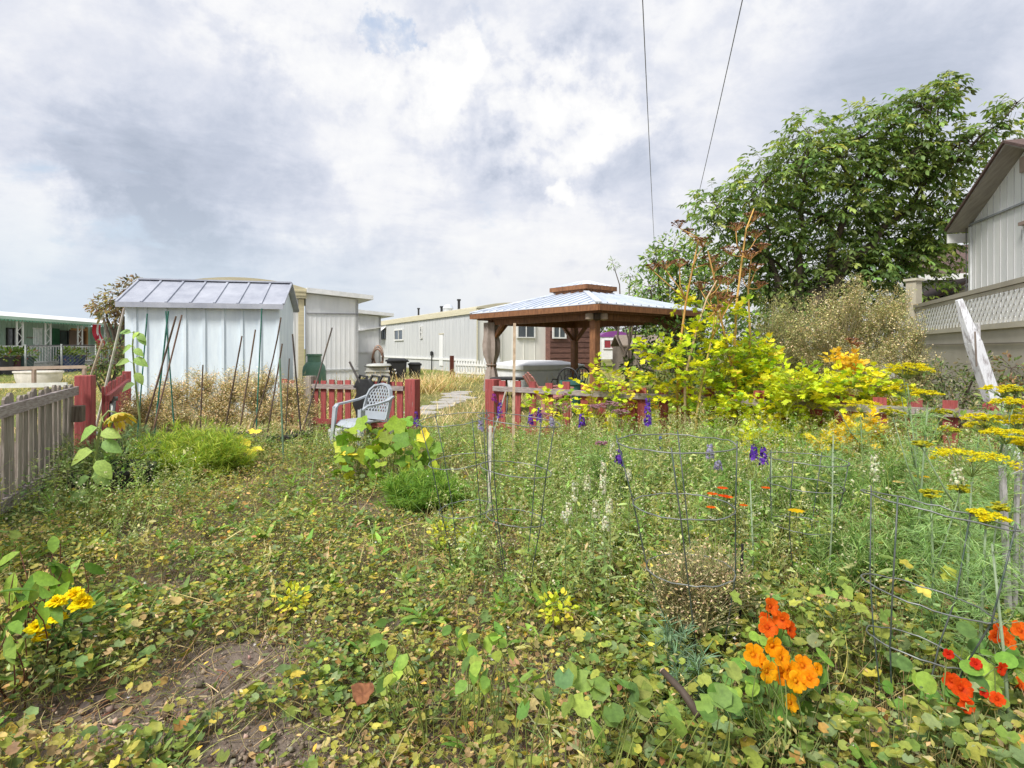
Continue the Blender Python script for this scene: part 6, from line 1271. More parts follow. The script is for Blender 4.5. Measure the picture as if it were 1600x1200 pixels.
sunflower([(222, 720), (218, 650), (213, 610), (209, 570), (207, 540), (209, 518)], 6.6, [(205, 520, .17, -.85, .25), (213, 522, .17, .75, -.3), (207, 540, .2, -.75, -.35), (210, 545, .17, .6, -.3), (216, 525, .17, .8, -.6), (210, 560, .22, .75, -.25), (212, 582, .2, .6, -.65), (203, 565, .22, -.9, .05), (211, 600, .22, -.75, -.2), (208, 530, .14, .3, .6)], None, 'tall sunflower in bud with heart-shaped leaves against the white shed', r0=.014)

# marigold
def marigold():
    base = G(100, 2.5); t = thing('marigold_plant', base, 'marigold plant with six ruffled bright yellow heads at lower left', 'marigold'); st = MB(); mb = MB()
    n = 260; P, d = sball(n, base + [0, 0, .17], (.16, .16, .14)); X, Y, Z = frames(nrm(d + [0, 0, .2]), jit=.5); mb.inst(NARROW, P, X, Y, Z, rng.uniform(.04, .07, n), pal([(.07, .15, .04), (.10, .19, .05), (.05, .11, .03)], n)); mb.build('foliage', M['leaf'], t)
    for px, py, r in ((89, 941, .036), (117, 928, .034), (128, 943, .041), (90, 966, .032), (58, 981, .038), (63, 996, .030)):
        D = 2.3; c = at(px, py, D); st.stems([base + rng.normal(0, .03, 3) * [1, 1, 0]], [c], .004, .003, (.12, .2, .06), .08, 4); h = MB()
        for lay in range(5):
            k = 16 - lay; a = np.arange(k) / k * 6.283 + lay; el = .15 + lay * .28; y = np.stack([np.cos(a) * math.cos(el), np.sin(a) * math.cos(el), np.full(k, math.sin(el))], -1) + rng.normal(0, .12, (k, 3)); X, Y, Z = frames(y, np.tile([0, -.2, 1.0], (k, 1)), .35); rr = r * (1 - .08 * lay); h.inst(t_ovate(.75, -.12, .35), np.repeat(c[None], k, 0) + nrm(y) * rr * .12, X, Y, Z, rr * rng.uniform(.85, 1.1, k), pal([(.92, .80, .012), (.95, .86, .02), (.90, .72, .01)], k, .07))
        h.inst(OCT, c[None] - [0, 0, r * .2], np.array([[1., 0, 0]]), np.array([[0, 1., 0]]), np.array([[0, 0, 1.]]), r * .9, (.75, .45, .01)); h.build('flower_head', M['petal'], t)
    st.build('stem', M['stem'], t)
marigold()

# nasturtiums
def nast_flower(mb, c, n, r, col, throat):
    n = nrm(n); u = nrm(np.cross(n, [.1, .2, .95])); v = np.cross(n, u); col = np.asarray(col)
    for i in range(5):
        a = i * 1.2566 + .3; m_ = np.cos(a) * u + np.sin(a) * v; s = -np.sin(a) * u + np.cos(a) * v; rf = rng.uniform(-.12, .18)
        rows = [(.10, .10, -.28), (.40, .30, -.04), (.72, .50, .10), (.96, .40, .12 + rf), (1.06, .20, -.02 + rf)]; V = []; C_ = []
        for q, w_, h in rows:
            for sg in (-1, 0, 1): V.append(c + r * (q * m_ + sg * w_ * s + (h + (.06 if sg else -.03) + rng.normal(0, .05)) * n)); C_.append(np.asarray(throat) if q < .2 else col * rng.uniform(.9, 1.1) * (.93 if sg == 0 else 1))
        f = [(k * 3 + j, k * 3 + j + 1, k * 3 + j + 4, k * 3 + j + 3) for k in range(4) for j in range(2)]; mb.add(V, f, np.clip(np.array(C_), 0, 1))
    mb.tube([c - n * r * .15, c - n * r * .55, c - n * r * 1.0 - np.array([0, 0, r * .3])], [r * .28, r * .12, r * .04], 6, col * .9)
def nasturtium(base, flowers, leaves, label, cols, D, lsize=.055):
    t = thing('nasturtium', base, label, 'nasturtium', 'nasturtiums at the lower right'); base = np.asarray(base, float); st = MB()
    for px, py, r in flowers:
        dd = D + rng.uniform(-.06, .06); c = at(px, py, dd); mb = MB(); n = nrm(np.array([rng.normal(0, .45), -1.0, rng.uniform(.1, .8)])); col = np.array(cols[rng.integers(len(cols))]); nast_flower(mb, c, n, .92 * r / FPX * dd, col, col * [.6, .2, .5]); mb.build('flower', M['petal'], t, smooth=True); st.stems([base + rng.normal(0, .05, 3) * [1, 1, 0]], [c - n * .02], .003, .002, (.22, .30, .09), .1, 4)
    mb = MB(); k = len(leaves); P = np.array([at(px, py, D + rng.uniform(.03, .2)) for px, py, s in leaves]); s = np.array([q[2] for q in leaves]) * lsize; n = nrm(np.array([0, -.5, .85]) + rng.normal(0, .35, (k, 3))); y = rdir(k, -.3, .3); X = nrm(np.cross(y, n)); mb.inst(t_round(12, -.10), P, X, np.cross(n, X), n, s, pal([(.08, .17, .03), (.11, .21, .035), (.16, .25, .04), (.065, .13, .035)], k, .12)); st.stems(np.repeat(base[None], k, 0), P, .0022, .0018, (.24, .32, .11), .15, 4); st.build('stem', M['stem'], t); mb.build('foliage', M['leaf'], t)
def lring(cx, cy, rx, ry, n): return [(cx + rng.normal(0, rx), cy + rng.normal(0, ry), rng.uniform(.6, 1.25)) for _ in range(n)]
ORY = [(.92, .36, .006), (.94, .44, .01), (.90, .30, .006)]; ORD = [(.80, .10, .008), (.82, .14, .01)]; RED = [(.72, .045, .008), (.78, .08, .008), (.66, .03, .01)]
nasturtium(G(1225, 1.85), [(1178, 1023, 17), (1208, 1010, 16), (1222, 1028, 17), (1200, 1050, 18), (1235, 1050, 18), (1222, 1055, 15), (1255, 1040, 16), (1245, 1065, 17), (1265, 1060, 14), (1236, 1098, 14), (1192, 1035, 13), (1278, 1045, 10)], lring(1220, 1095, 48, 26, 42) + lring(1265, 1060, 30, 25, 10), 'nasturtium with a dense cluster of yellow-orange flowers at lower right', ORY, 1.78)
nasturtium(G(1215, 2.15), [(1205, 948, 14), (1222, 968, 14), (1235, 983, 14), (1200, 980, 16), (1195, 965, 9)], lring(1190, 1000, 22, 20, 10), 'nasturtium with vermilion flowers just above the yellow-orange cluster', ORD, 2.0)
nasturtium(G(1510, 1.8), [(1487, 1064, 13), (1503, 1076, 17), (1510, 1102, 12), (1537, 1082, 8), (1558, 1092, 11), (1525, 1037, 9), (1565, 1045, 11), (1482, 1022, 8)], lring(1500, 1110, 50, 25, 34) + lring(1520, 1060, 45, 28, 14), 'nasturtium with scattered deep red flowers at the lower right corner', RED, 1.72)
nasturtium(G(1570, 2.05), [(1562, 988, 14), (1575, 1002, 13), (1555, 995, 10), (1595, 985, 15), (1597, 1070, 13)], lring(1570, 1030, 35, 22, 22), 'nasturtium with orange-red flowers at the right edge, above the deep red one', ORD + ORY[:1], 1.88)
t = thing('zinnia_plant', G(1130, 3.2), 'small plant with bright orange blooms inside the nearest wire cage', 'flower'); st = MB()
for px, py, r in ((1129, 762, 9), (1113, 771, 9), (1130, 774, 9), (1137, 776, 9), (1111, 792, 8), (1162, 789, 7)):
    c = at(px, py, 3.1); mb = MB(); k = 12; a = np.arange(k) / k * 6.283; y = np.stack([np.cos(a), np.sin(a), np.full(k, .15)], -1); X, Y, Z = frames(y); mb.inst(t_ovate(.6, .02, .2), np.repeat(c[None], k, 0), X, Y, Z, r / FPX * 3.1, pal([(.85, .16, .008), (.80, .10, .01), (.88, .28, .01)], 1, .05)); mb.inst(OCT, c[None] + [0, 0, .004], np.eye(3)[None, 0], np.eye(3)[None, 1], np.eye(3)[None, 2], .012, (.6, .3, .02)); mb.build('flower', M['petal'], t); st.stems([G(1130, 3.2)], [c], .003, .002, (.15, .22, .07), .05, 4)
st.build('stem', M['stem'], t)
def lone(px, py, D, r, col, label, name='cosmos_flower', cat='flower'):
    c = at(px, py, D); b = np.array([c[0], D, 0.]); t = thing(name, b, label, cat); mb = MB(); k = 10; a = np.arange(k) / k * 6.283; y = np.stack([np.cos(a), np.sin(a), np.full(k, .2)], -1); X, Y, Z = frames(y); mb.inst(t_ovate(.6, .02, .2), np.repeat(c[None], k, 0), X, Y, Z, r / FPX * D, pal([col], k, .08)); mb.build('flower', M['petal'], t); mb = MB(); mb.stems([b], [c], .003, .002, (.2, .26, .09), .04, 4); mb.build('stem', M['stem'], t)
lone(1197, 762, 3.4, 8, (.85, .14, .008), 'single orange bloom right of the nearest wire cage'); lone(1244, 798, 3.0, 13, (.82, .56, .01), 'single yellow bloom on a bare stem right of the nearest wire cage')
lone(1440, 745, 3.6, 13, (.82, .56, .012), 'single yellow bloom below the largest dill umbel'); lone(1404, 753, 3.6, 9, (.85, .62, .22), 'pale yellow bloom left of the one below the dill umbel')

# dill
def dill(base_px, D, heads, label, main=None):
    hx, hy = heads[0][:2]; c0 = at(hx, hy, D); base = np.array([(base_px - 800) / FPX * D, D + .05, 0.]); t = thing('dill_plant', base, label, 'dill', 'dill plants in flower at right'); mb = MB(); top = c0 - [0, 0, heads[0][2] / FPX * D * .9]; mid = base + (top - base) * .5 + [rng.normal(0, .015), 0, 0]; mb.tube([base, mid, top], [.0075, .006, .0035], 6, (.26, .35, .20)); s = mb.build('stem', M['stem'], t)
    fb = MB()
    for i, (px, py, r) in enumerate(heads):
        dd = D + (rng.uniform(-.08, .08) if i else 0); c = at(px, py, dd); u = MB(); R_ = r / FPX * dd; hub = umbel(u, c, R_, 30, [(.78, .68, .012), (.82, .72, .02), (.64, .62, .02)] if r > 18 else [(.60, .56, .03), (.50, .52, .05)], 26, (.30, .40, .13), .75, .0095, .0013); u.build('umbel', M['petal'], t)
        if i: q = base + (top - base) * rng.uniform(.5, .8); mb2 = MB(); mb2.tube([q, (q + hub) / 2 - [0, 0, .02], hub], [.004, .0035, .0025], 5, (.26, .35, .2)); mb2.build('branch', M['stem'], t)
    k = 110; f = rng.uniform(.15, .95, k); P = base + (top - base) * f[:, None]; d = nrm(rdir(k, -.1, .8)); e = P + d * rng.uniform(.04, .12, (k, 1)); fb.stems(P, e, .0015, .0009, (.22, .33, .16), .1, 2)
    for _ in range(9): dj = nrm(np.repeat(d, 1, 0) + rng.normal(0, .5, (k, 3))); X, Y, Z = frames(dj, jit=.5); fb.inst(FINE, P + (e - P) * rng.random((k, 1)), X, Y, Z, np.stack([np.full(k, .07), rng.uniform(.03, .07, k), np.full(k, .05)], -1), pal([(.16, .26, .10), (.22, .32, .14)], k))
    fb.build('foliage', M['leaf'], t)
dill(1460, 3.3, [(1418, 568, 34), (1408, 602, 22), (1412, 578, 18)], 'tallest dill, its top umbel below the lattice fence')
dill(1560, 2.9, [(1565, 602, 26), (1588, 606, 14), (1600, 640, 16)], 'dill with a yellow umbel in front of the foot of the leaning post')
dill(1545, 2.7, [(1578, 622, 24), (1540, 648, 30), (1592, 650, 34)], 'dill with three stacked umbels near the right edge')
dill(1525, 2.35, [(1518, 704, 55), (1440, 690, 12)], 'dill with the largest, lowest yellow umbel')
dill(1590, 2.5, [(1572, 670, 32), (1598, 688, 22)], 'dill with two flat umbels cut by the right edge, beside the largest umbel')
dill(1545, 2.0, [(1540, 800, 30), (1560, 790, 12)], 'low dill with a sparse greenish umbel near the white sticks')
dill(1440, 3.0, [(1450, 610, 20), (1395, 640, 16), (1470, 640, 14)], 'spindly dill with three small umbels over the red fence rail')
dill(1500, 3.6, [(1530, 660, 22), (1480, 668, 16)], 'dill with pale umbels between the largest umbel and the leaning post')
dill(1470, 2.3, [(1455, 768, 16), (1500, 760, 14)], 'short feathery dill with small greenish umbels under the largest umbel')
dill(1360, 4.2, [(1345, 625, 26), (1310, 632, 12)], 'dill with a faded yellow umbel above the fence rail')
dill(1300, 3.8, [(1300, 690, 9), (1305, 700, 8)], 'thin dill stem with tiny heads beside the thick fence post')
# bare grey-green stalks
for px0, py0, px1, D, lb in ((1430, 640, 1438, 3.4, 'pale bare stalk left of the largest dill umbel'), (1302, 680, 1292, 3.0, 'thin pale stalk in front of the overgrown fence post'), (1172, 750, 1175, 3.0, 'short pale stalk right of the nearest wire cage'), (1550, 850, 1582, 1.8, 'curving pale stalk at the lower right corner'), (1205, 700, 1203, 3.6, 'grey stalk beside the twin purple flowers')):
    a = at(px0, py0, D); b = np.array([(px1 - 800) / FPX * D, D, 0]); mb = MB(); mb.tube([b, b + (a - b) * .5 + [.01, 0, 0], a], [.006, .005, .003], 6, (.30, .38, .24)); k = 24; f = rng.uniform(.4, 1, k); P = b + (a - b) * f[:, None]; mb.stems(P, P + rdir(k, .1, .9) * .07, .0016, .0009, (.26, .34, .18), .1, 2); tag(mb.build('flower_stalk', M['stem'], org=b), lb, 'stalk')

# flower spikes
def spike(px, py, h, D, cols, label, name='delphinium', w=.026, group='purple delphiniums', nb=None, fs=.036, taper=.5):
    D = D * (.86 if D < 5.5 else .94); top = at(px, py - h / 2, D); bot = at(px, py + h / 2, D); b = np.array([bot[0] + rng.normal(0, .02), D, float(gz(0, D))]); t = thing(name, b, label, 'flower', group); mb = MB(); mb.stems([b], [top], .0035, .002, (.20, .27, .11), .02, 5); k = 14; f = rng.uniform(.2, .85, k); P = b + (bot - b) * f[:, None]; mb.build('stem', M['stem'], t)
    mb = MB(); d = nrm(rdir(k, 0, .7)); X, Y, Z = frames(d, jit=.4); mb.inst(NARROW, P, X, Y, Z, rng.uniform(.05, .09, k), pal([(.14, .21, .07), (.2, .26, .1)], k)); mb.build('foliage', M['leaf'], t)
    k = nb or int(22 + h * 1.1); f = rng.random(k); P = bot + (top - bot) * f[:, None]; d = rdir(k, -.2, .6); P = P + d * (w * (1 - taper * f))[:, None]; X = nrm(np.cross(d, [.1, .2, 1])); mb = MB(); Y = np.cross(d, X); mb.inst(FLOWER, P, X, Y, d, fs * (1 - .35 * f) * rng.uniform(.8, 1.2, k), pal(cols, k, .14)); mb.inst(DOT, P + d * .004, X, Y, d, fs * .5, pal(cols, k, .2)); mb.build('flower_spike', M['petal'], t)
PUR = [(.15, .05, .50), (.22, .08, .60), (.11, .05, .42)]; MAG = [(.40, .06, .32), (.32, .05, .34)]; PALE = [(.36, .33, .58), (.42, .40, .60)]
for px, py, h, D, c, lb in ((650, 655, 22, 6.0, PUR, 'violet spike in front of the red end post by the chair'), (781, 640, 26, 5.6, PUR, 'violet spike against the red end post of the right fence'), (772, 622, 12, 5.9, MAG, 'magenta spike beside the violet one at the right fence end post'), (829, 655, 18, 5.6, PUR, 'thin violet spike above the middle wire cage, left of two'), (843, 648, 22, 5.7, PUR, 'violet spike right of the thin one above the middle cage'), (862, 660, 16, 5.2, PALE, 'blue-lilac spike at the right rim of the middle wire cage'),
     (909, 657, 20, 5.2, PUR, 'violet spike left of the white flower spikes'), (1012, 645, 42, 4.6, PUR, 'largest deep violet spike in front of the red fence rail'), (967, 716, 24, 4.2, PUR, 'violet spike rising among the white flower spikes'), (751, 665, 18, 5.4, PALE, 'faint lilac spike in the grass left of the right fence'), (1178, 707, 22, 4.4, PUR, 'left violet bloom of a pair below the yellow lovage'), (1193, 714, 26, 4.3, PUR, 'right violet bloom of a pair below the yellow lovage'), (1109, 706, 22, 4.4, PALE, 'pale lilac spike behind the rim of the nearest wire cage'), (1122, 728, 14, 4.3, PALE, 'small pale lilac spike below the one behind the cage rim')):
    spike(px, py, h, D, c, lb)
WH = [(.70, .72, .60), (.78, .78, .72), (.58, .64, .48)]
for px, py, h, D, lb in ((957, 705, 26, 4.3, 'tall creamy spike just left of a violet one'), (943, 735, 28, 4.0, 'creamy spike left of the violet one among white spikes'), (918, 755, 22, 3.8, 'white tufted spike, uppermost left of the white group'), (942, 758, 22, 3.7, 'white spike at the centre of the white group'), (898, 768, 28, 3.7, 'pale green-white spike left of the centre of the white group'), (931, 795, 30, 3.4, 'tallest white spike at the lower centre of the white group'), (952, 790, 20, 3.4, 'white spike right of the tallest white one'), (889, 796, 22, 3.4, 'left lower white spike of the white group, upper of two'), (882, 810, 18, 3.35, 'left lower white spike of the white group, lower of two'), (946, 818, 24, 3.2, 'lowest white spike of the white group'), (982, 742, 18, 3.9, 'faint white spike right of the violet one'), (1367, 730, 40, 3.0, 'creamy spike in front of the overgrown right fence')):
    spike(px, py, h, D, WH, lb, 'white_flower_spike', .018, 'white flower spikes between the wire cages', fs=.021, nb=60, taper=.3)
spike(1495, 745, 26, 2.6, WH, 'creamy bristly spike under the largest dill umbel', 'white_flower_spike', .022, 'white flower spikes between the wire cages', fs=.018, nb=50, taper=.2)
for px, py, r, D, lb in ((880, 630, 26, 6.6, 'dusty pink yarrow head above the middle cage'), (845, 645, 14, 6.2, 'small pink yarrow head left of the larger one'), (955, 628, 22, 6.4, 'dusty pink yarrow head beside the largest violet spike'), (930, 632, 12, 6.3, 'deep pink yarrow head between two dusty ones'), (968, 640, 14, 6.1, 'faded pink yarrow head under the fence rail'), (890, 612, 16, 7.6, 'mauve flower head below the cast-metal chairs'), (940, 690, 10, 4.8, 'low rosy yarrow head amid the green weeds')):
    c = at(px, py, D); b = np.array([c[0], D, 0]); t = thing('yarrow', b, lb, 'flower', 'pink yarrow along the fence'); mb = MB(); hub = umbel(mb, c, r / FPX * D, 26, [(.42, .22, .34), (.52, .30, .42), (.36, .2, .24)], 12, (.25, .28, .13), .6, .014); mb.build('flower_head', M['petal'], t); mb = MB(); mb.stems([b], [hub], .004, .003, (.2, .26, .1), .04, 4); mb.build('stem', M['stem'], t)

# ================================================================ GARDEN HARDWARE
def cage(px, D, rings, label, legs=4, ph=.4, mat='wire', lean=(0, 0), tilt=(0, 0), base=None):
    """rings: (centre px, py, width px)"""
    C = [(at(cx, cy, D), w / 2 / FPX * D) for cx, cy, w in rings]; b = np.array([(px - 800) / FPX * D, D, 0]) if base is None else base; t = thing('tomato_cage', b, label, 'tomato cage', 'wire tomato cages'); a = np.arange(36) / 36 * 6.283
    for i, (c, r) in enumerate(C):
        mb = MB(); ring = c + np.stack([r * np.cos(a), r * np.sin(a), r * (tilt[0] * np.cos(a) + tilt[1] * np.sin(a)) + rng.normal(0, .002, 36)], -1); mb.tube(ring, .0027, 6, closed=True); mb.build('ring', M['wire_grey'], t)
    for k in range(legs):
        q = ph + k * 6.283 / legs; pts = []
        for c, r in C: pts.append(c + np.array([r * math.cos(q), r * math.sin(q), r * (tilt[0] * math.cos(q) + tilt[1] * math.sin(q))]))
        pts[0] = pts[0] + nrm(pts[0] - pts[1]) * .02; e = b + np.array([.07 * math.cos(q), .07 * math.sin(q), 0]); pts.append((pts[-1] * .45 + e * .55) + [0, 0, .02]); pts.append(e - [0, 0, .05]); mb = MB(); mb.tube(pts, .0030, 6); mb.build('leg', M[mat], t)
cage(1095, 2.36, [(1055, 692, 180), (1067, 790, 153), (1078, 889, 133)], 'nearest wire tomato cage with three rings, right of the white flower spikes', 4, -1.9)
cage(808, 3.2, [(811, 656, 129), (806, 733, 111), (806, 809, 92)], 'wire tomato cage with dark-green legs left of the white flower spikes', 4, -2.2, tilt=(-.12, 0))
cage(724, 3.6, [(708, 655, 112), (718, 720, 96), (728, 795, 84)], 'thin grey wire cage with a tilted top ring, left of the dark-green-legged one', 4, -2.5, tilt=(.10, .05))
cage(1250, 3.2, [(1262, 717, 114), (1258, 757, 108), (1252, 820, 92)], 'wire cage half buried in weeds before the thick red fence post', 4, -2.4, tilt=(-.05, 0))
cage(1415, 1.95, [(1462, 795, 200), (1446, 932, 172), (1430, 1010, 130)], 'wire cage leaning right at the lower right, beside the dill stems', 4, 3.6, tilt=(-.22, -.05))
def stake(top, bot, D, wpx, col, label, name='garden_stake', cat='stake', group='garden stakes', bend=0.0, dj=0.0, mat='bamboo', sq=False):
    a = at(*top, D); b = at(*bot, D + dj); d = nrm(b - a); g = float(gz(b[0], b[1])); b2 = a + d * ((a[2] - g + .03) / -d[2]); r = wpx / 2 / FPX * D * .85; mb = MB()
    if sq: mb.bar(b2, a, 2 * r, 2 * r, (0, -1, 0), col)
    else:
        t_ = np.linspace(0, 1, 8); P = b2 + (a - b2) * t_[:, None]; P[:, 0] += bend * 4 * t_ * (1 - t_); mb.tube(P, r * np.where(np.arange(8) % 2 == 0, 1.06, .96), 7, np.repeat(pal([col], 8, .12), 7, 0))
    return tag(mb.build(name, M[mat], org=b2), label, cat, group)
GRN, BRN, TAN, WHT = (.04, .20, .15), (.16, .11, .08), (.55, .46, .34), (.72, .68, .60)
stake((194, 482), (166, 600), 6.5, 4.2, WHT, 'tallest whitish stick leaning across the shed left corner'); stake((161, 530), (130, 622), 6.3, 3.5, TAN, 'tan leaning stick left of the tallest whitish one')
stake((230, 490), (220, 615), 7.2, 2.4, GRN, 'dark teal stake right of the tall sunflower'); stake((263, 486), (254, 565), 7.6, 3.0, GRN, 'left of two crossed green stakes against the shed'); stake((259, 486), (268, 612), 7.6, 2.4, GRN, 'right of two crossed green stakes against the shed')
stake((275, 494), (238, 625), 7.0, 3.4, BRN, 'thick dark brown stake leaning left across the shed'); stake((284, 492), (252, 622), 7.1, 3, (.30, .2, .15), 'reddish-brown stake just right of the thick dark one'); stake((317, 570), (315, 618), 7.8, 2.6, BRN, 'short upright dark stick under the middle of the shed')
stake((378, 525), (364, 602), 7.9, 2.8, BRN, 'dark leaning stake at the right third of the shed'); stake((399, 515), (385, 605), 7.9, 2.8, (.22, .15, .11), 'brown leaning stake beside the one at the right third of the shed'); stake((409, 482), (403, 612), 7.6, 2.4, GRN, 'long green stake at the right end of the shed'); stake((439, 496), (403, 622), 7.4, 2.6, BRN, 'curved thin stake at the shed right corner', bend=.06)
stake((441, 537), (424, 640), 7.6, 2.8, BRN, 'dark stick in front of the cream trailer wall'); stake((457, 522), (467, 640), 7.8, 3, (.09, .07, .06), 'near-black stake leaning left before the propane tank'); stake((519, 512), (496, 592), 8.0, 2.8, (.18, .15, .13), 'dark stake leaning right above the brown fence post'); stake((437, 560), (442, 695), 6.6, 3.4, (.18, .30, .20), 'pale green stake between the dried plants and the chair'); stake((452, 560), (448, 640), 7.7, 2.2, BRN, 'thin dark twig beside the pale green stake')
stake((804, 505), (802, 690), 6.6, 5, (.66, .50, .36), 'pale wooden pole standing before the gazebo left post', 'wooden_pole', 'pole', sq=True); stake((766, 666), (764, 800), 4.6, 5.5, (.72, .68, .62), 'peeling white stick inside the dark-green-legged cage', sq=True); stake((1032, 682), (1034, 712), 6.0, 6, (.05, .11, .50), 'blue plastic stake behind the nearest wire cage'); stake((1160, 850), (1159, 880), 2.6, 5, (.03, .028, .03), 'short black stake end beside the nearest wire cage'); stake((790, 612), (782, 640), 7.4, 3, (.5, .46, .42), 'thin grey lath leaning on the right fence end post')
# white sticks at the right edge
for top, bot, wp, lb in (((1566, 728), (1570, 820), 8, 'broken white picket at right edge, leftmost of the three'), ((1590, 720), (1588, 830), 6, 'upright white picket right of the broken one'), ((1603, 715), (1600, 840), 7, 'white picket cut by the right edge')):
    stake(top, bot, 2.5, wp, (.62, .58, .56), lb, 'white_picket', 'picket', 'loose white pickets at right', mat='old_white', sq=True)
a = at(1578, 742, 2.5); b = at(1612, 728, 2.45); mb = MB(); mb.tube([at(1555, 748, 2.55), a, b], .004, 5, (.5, .5, .48)); tag(mb.build('tie_wire', M['bamboo'], org=a), 'wire tied across the loose white pickets', 'wire')

# fallen branch, dead leaf, twigs
mb = MB(); a = at(1035, 1048, 1.75); b = at(1092, 1118, 1.62); mb.tube([a, a + (b - a) * .5 + [.006, 0, .004], b], [.009, .011, .012], 9, np.array([(.09, .065, .05)] * 27)); o = tag(mb.build('fallen_branch', M['stem'], org=b), 'dark cut branch with a pale end poking up at the bottom of the garden', 'branch')
mb = MB(); mb.lathe([(0, 0), (.0088, -.0005), (.0092, -.004)], (0, 0, 0), 9, (.60, .42, .32)); V = mb.V[0]; nn = nrm(a - b); u = nrm(np.cross(nn, [0, 1, 0])); v = np.cross(nn, u); mb.V[0] = a + V[:, :1] * u + V[:, 1:2] * v + (V[:, 2:3] + .003) * nn; mb.build('cut_end', M['stem'], o)
c = at(566, 1089, 1.98); mb = MB(); k = 18; an = np.arange(k) / k * 6.283; V = [c + [0, 0, .01]]; cc = [(.12, .05, .03)]
for j, q in enumerate((.3, .6, .85, 1.0)):
    rr = q * (1 + (.14 * np.sin(3 * an) + .10 * np.sin(7 * an + 1)) * q); V += list(c + np.stack([.038 * rr * np.cos(an), .028 * rr * np.sin(an), .010 + .024 * q * np.sin(an) + .012 * q * q * np.abs(np.cos(an)) + rng.normal(0, .0022, k)], -1)); cc += list(np.clip(np.array([(.17, .075, .042)]) * rng.uniform(.55, 1.2, (k, 1)), 0, 1))
mb.add(V, [(0, 1 + i, 1 + (i + 1) % k) for i in range(k)] + [(1 + j * k + i, 1 + (j + 1) * k + i, 1 + (j + 1) * k + (i + 1) % k, 1 + j * k + (i + 1) % k) for j in range(3) for i in range(k)], np.array(cc)); tag(mb.build('dead_leaf', M['dry'], org=c), 'curled reddish-brown dead leaf lying at bottom centre', 'leaf')
t = thing('twig_bundle', hit(390, 1090), 'dry forked twigs lying on the bare soil at lower left', 'twigs')
for p0, p1, p2 in (((310, 1120), (350, 1095), (420, 1050)), ((335, 1110), (390, 1085), (435, 1062)), ((330, 1125), (370, 1108), (430, 1080)), ((350, 1098), (400, 1060), (430, 1035))):
    P = [hit(*q) + [0, 0, .02 + .02 * i] for i, q in enumerate((p0, p1, p2))]; mb = MB(); mb.tube(P, [.006, .005, .003], 6, pal([(.36, .27, .18)], 1)[0]); mb.build('twig', M['bamboo'], t)
t = thing('stone', hit(148, 1108), 'dark rounded clod of earth at lower left', 'stone'); mb = MB(); mb.lathe([(0, -.02), (.045, 0), (.05, .02), (.035, .045), (0, .055)], hit(148, 1108), 9, (.13, .10, .09)); V = mb.V[0]; V += rng.normal(0, .004, V.shape); mb.build('clod', M['stem'], t, smooth=False)

